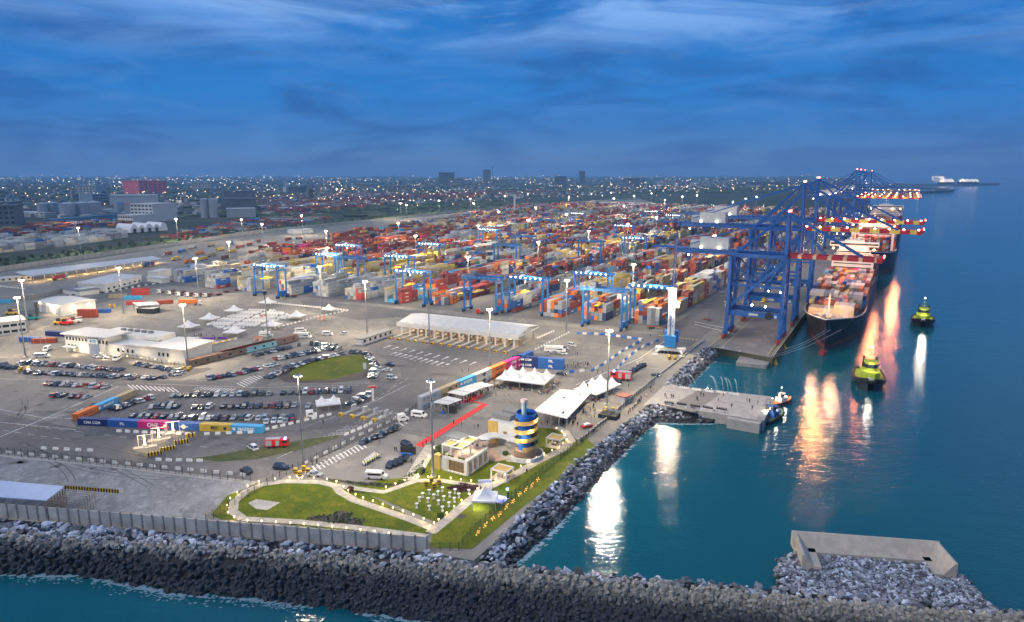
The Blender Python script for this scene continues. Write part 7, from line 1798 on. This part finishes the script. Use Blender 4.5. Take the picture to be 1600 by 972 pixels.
for i, (p, rp, tp_, c) in enumerate((((108, 340), 11.5, 318, None), ((130, 339), 11, 317, None), ((149, 337), 10, 316, None), ((68, 339), 7, 318, None), ((83, 338), 9, 317, None), ((188, 334), 7.5, 317, M('blue cap', (.05, .12, .3))), ((201, 333), 5.5, 318, M('red cap', (.35, .06, .06))))):
    silo(f'grey steel storage silo, {nth(i + 1)} of the tank farm counting the three broad ones first', p, rp, tp_, c)
silo('dark steel tower silo, left of the tall pair', (321, 340), 6, 311); silo('dark steel tower silo, right of the tall pair', (335, 340), 6.5, 311)
def landmark(name, label, p, q, dep, top, mat, floors=0, wmat=None, group=None, cat='building', roof=None):
    P, Q = G(*p), G(*q); Ln = math.dist(P, Q); h = 90 * (1 - (top - 272) / (p[1] - 272)); r = thing(name, label, cat, (*P, 0), ang(P, Q), group)
    b = MB().box(Ln / 2, dep / 2, 0, Ln, dep, h).build('wall', mat, r); MB().box(Ln / 2, dep / 2, h, Ln * 1.03, dep * 1.03, h * .03 + .3).build('roof', roof or mat, r)
    m = MB()
    for k in range(floors):
        z = h * (k + .35) / floors; n_ = 6
        for j in range(n_): m.box(Ln * (j + .5) / n_, -.1, z, Ln / n_ * .6, .2, h / floors * .45)
    if floors: m.build('window_grid', wmat or m_glass, b)
    return r, h
landmark('dark_tower_block', 'dark unlit block cut by the left picture edge', (-30, 353), (26, 352), 40, 322, m_dkb, 4)
landmark('terrace_block', 'long white and red office terraces right of the dark block', (26, 338), (70, 340), 25, 331, m_facw, 2)
landmark('factory_hall', 'white factory hall behind the silos', (172, 322), (243, 321), 80, 306, m_facw, 0); landmark('factory_tower', 'white fluted factory tower beside the coloured silos', (206, 346), (240, 347), 60, 319, m_facw, 5)
landmark('factory_wing', 'lower white factory wing left of the fluted tower', (185, 349), (208, 350), 50, 336, m_facw, 2); landmark('open_factory', 'grey open factory frame right of the fluted tower', (240, 345), (260, 343), 60, 320, M('grey frame', (.2, .22, .25)), 5)
landmark('mill_building', 'blue grey mill block behind the silos', (146, 322), (170, 321), 60, 304, M('mill blue', (.16, .24, .32)), 4); landmark('grain_store', 'dark grain store right of the tower silos', (345, 330), (398, 329.3), 60, 311, m_dkb, 0)
landmark('grain_store', 'dark rounded warehouse above the grain store', (352, 318), (395, 317.6), 60, 299, m_dkb, 0); landmark('open_shed', 'pale roofed open shed at the yard road', (355, 340), (400, 339), 50, 327, M('pale sheeting', (.32, .33, .34)), 0)
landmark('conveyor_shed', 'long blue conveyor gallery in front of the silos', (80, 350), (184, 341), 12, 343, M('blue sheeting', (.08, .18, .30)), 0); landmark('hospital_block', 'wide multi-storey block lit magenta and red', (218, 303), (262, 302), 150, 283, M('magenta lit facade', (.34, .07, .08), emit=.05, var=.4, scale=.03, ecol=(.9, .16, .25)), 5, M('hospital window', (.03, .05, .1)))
landmark('unfinished_tower', 'dark broad tower block on the skyline', (686, 290), (707, 290), 200, 270, m_dkb, 6); landmark('slim_tower', 'slim grey tower on the skyline', (755, 291), (766, 291), 150, 266, M('slim tower grey', (.16, .18, .22)), 8); landmark('slim_mast', 'thin radio mast beside the slim tower', (769.5, 290), (770.3, 290), 8, 260, m_dkb, 0, cat='mast')
landmark('white_tower', 'white obelisk-like tower at the far yard edge', (802.5, 336), (805.5, 336), 6, 305, m_facw, 0, cat='tower'); landmark('hotel_block', 'mid-rise block on the skyline right of centre', (906, 288), (914, 288), 120, 268, m_dkb, 5)
landmark('mid_block', 'broad dark block above the far yard', (980, 292), (1000, 292), 200, 279, m_dkb, 3); landmark('mid_block', 'blocky dark buildings above the container depots', (868, 290), (885, 290), 200, 276, m_dkb, 3)
for k, (a, b, t, y0) in enumerate(((770, 792, 281, 291), (700, 722, 279, 292), (440, 470, 292, 302), (560, 580, 288, 296), (600, 640, 290, 298), (1090, 1140, 284, 290), (300, 330, 286, 296), (120, 150, 290, 302), (1170, 1230, 285, 291), (1030, 1060, 283, 290))):
    landmark('town_block', f'pale larger block in the town, {nth(k + 1)} of ten scattered near the skyline', (a, y0), (b, y0), 90, t, M('block' + str(k), rr.choice(WALLC), var=.1), 3)
# white arched tents beyond the fence
x0, y0 = G(205, 365); x1, y1 = G(262, 361); r = thing('arched_tent', 'long white tent with four arched entrances beyond the boundary wall', 'tent', (x0, y0, 0), ang((x0, y0), (x1, y1))); Ln = math.dist((x0, y0), (x1, y1)); m = MB(); g = MB()
for k in range(5):
    w_ = Ln / 5; o = len(m.v); n = 9
    for e in (0, 45):
        for i in range(n): t = math.pi * i / (n - 1); m.v.append((w_ * (k + .5) - math.cos(t) * w_ * .55, e, 1 + 13 * math.sin(t) * (1 if k % 2 == 0 else .85)))
    for i in range(n - 1): m.f.append((o + i, o + n + i, o + n + i + 1, o + i + 1))
    m.f.append(tuple(o + i for i in range(n))); 
    if k < 4: g.lathe(0, 0, [(0, 0)], 3) if False else g.box(w_ * (k + .5), -.3, 0, w_ * .4, .3, 7)
m.build('canvas_roof', M('tent white far', (.6, .6, .62), var=.05), r); g.build('entrance', m_glass, r)
# chimney and street lamps of the town
x, y = G(127, 325); r = thing('chimney', 'thin pale chimney standing behind the silos', 'chimney', (x, y, 0)); MB().cyl((0, 0, 0), (0, 0, 60), 2.4, 1.6, 10).build('stack', m_facw, r); MB().cyl((0, 0, 60), (0, 0, 61), 1.9, n=10).build('rim', m_fire, r)
tl = MB(); tw = MB(); tr_ = MB()
for _ in range(330):
    px = rr.uniform(-20, 1335); py = 275.5 + rr.random() ** 2.0 * (60 if px < 820 else 28); x, y = G(px, max(276.6, py)); d0 = math.hypot(x, y); h = rr.uniform(0, 3.14); stp = rr.uniform(28, 60) * (1 + d0 / 4000); n = rr.choice((1, 1, 2, 4, 7, 11)); mb0 = rr.choices((tl, tw, tr_), (6, 4, .3))[0]
    for i in range(n):
        x += math.cos(h) * stp * rr.uniform(.7, 1.4) + rr.uniform(-6, 6); y += math.sin(h) * stp * rr.uniform(.7, 1.4)
        if not beyond(x, y) or y > 20500 or y < 500: continue
        d = math.hypot(x, y); s = d / IMF * rr.choice((.18, .24, .28, .40)); (mb0 if rr.random() < .85 else rr.choice((tl, tw))).ico(x, y, rr.uniform(7, 14) + (rr.random() < .08) * 25, s)
for _ in range(420):
    px = rr.uniform(-20, 1335); py = 274.6 + rr.random() * 9; x, y = G(px, max(276.4, py)); d = math.hypot(x, y); rr.choice((tl, tw)).ico(x, y, rr.uniform(6, 16) + max(0, 276.4 - py) * d / IMF, d / IMF * rr.choice((.2, .26, .36)))
for mb_, nm, c, e in ((tl, 'amber_town_lights', (1, .60, .28), 7.0), (tw, 'white_town_lights', (1, .88, .68), 6), (tr_, 'red_town_lights', (1, .15, .15), 2.5)): tag(mb_.build(nm, lampmat(nm.replace('_', ' '), c, e)), kind='stuff')
for p in ((240, 324), (290, 320), (265, 326), (120, 352), (200, 358)): lamp(*G(*p), 14, 12000, (1, .75, .5), 2)
# yard lamps low on the ground (vehicles, reefers) far inside the port
yl = MB(); yo = MB()
for _ in range(520):
    a = rr.uniform(120, 1450); b = rr.choice((rr.uniform(-560, -72), rr.uniform(-66, -35))); x, y = W(a, b)
    if not left_ok(x, y): continue
    s = math.hypot(x, y) / IMF * .34; rr.choice((yl, yl, yo)).ico(x, y, rr.uniform(9, 15) if b < -72 else 3, s)
tag(yl.build('yard_work_lights', lampmat('yard work lamp', (1, .9, .7), 3.5)), kind='stuff'); tag(yo.build('yard_amber_lights', lampmat('yard amber lamp', (1, .5, .2), 3)), kind='stuff')
# breakwaters and ships out at sea
def sea_wall(label, pts, wd, h):
    A = [G(*p, ZW) for p in pts]; m = MB()
    for a, b in zip(A, A[1:]): m.box((a[0] + b[0]) / 2, (a[1] + b[1]) / 2, ZW - 1, math.dist(a, b) + wd * .3, wd, h, ang(a, b))
    r = thing('breakwater', label, 'breakwater', (0, 0, 0)); m.build('rubble_arm', m_dkb, r)
sea_wall('far hooked breakwater reaching out from behind the last cranes', [(1325, 294), (1400, 293), (1440, 294), (1470, 296), (1487, 298), (1480, 300), (1440, 301.5), (1390, 302)], 25, 10); sea_wall('farthest straight breakwater near the horizon', [(1330, 288), (1430, 289.5), (1500, 289.8), (1558, 288)], 40, 12)
def far_ship(label, p, Ln, hgt_):
    x, y = G(*p, ZW); r = thing('anchored_ship', label, 'ship', (x, y, ZW), .05); MB().prism([(-Ln / 2, -14), (Ln / 2 - 20, -14), (Ln / 2, 0), (Ln / 2 - 20, 14), (-Ln / 2, 14)], 0, hgt_ * .4).build('hull', m_hull, r); MB().box(-Ln * .35, 0, hgt_ * .4, Ln * .12, 24, hgt_ * .7).build('superstructure', m_sup, r)
    l = MB()
    for k in range(9): l.ico(-Ln * .42 + k * Ln * .1, -15, hgt_ * (.55 + .4 * (k % 2)), math.hypot(x, y) / IMF * .26)
    l.build('deck_light', L_warm, r)
far_ship('brightly lit anchored ship beyond the breakwater', (1513, 286.5), 230, 40); far_ship('small dark ship left of the lit anchored one', (1478, 287.5), 150, 45); far_ship('lit ship nearest the horizon', (1465, 279), 300, 40)
# ================================================================== AIR
hz = MB().box(0, 9000, -10.5, 60000, 27000, 290).build('haze', None); tag(hz, kind='stuff'); hz.data.materials.clear()
mh = bpy.data.materials.new('evening haze'); mh.use_nodes = True; t = mh.node_tree; t.nodes.clear(); o_ = t.nodes.new('ShaderNodeOutputMaterial'); v_ = t.nodes.new('ShaderNodeVolumePrincipled')
v_.inputs['Color'].default_value = (.34, .66, 1, 1); v_.inputs['Density'].default_value = .000075; v_.inputs['Anisotropy'].default_value = .1; t.links.new(v_.outputs[0], o_.inputs['Volume']); hz.data.materials.append(mh)
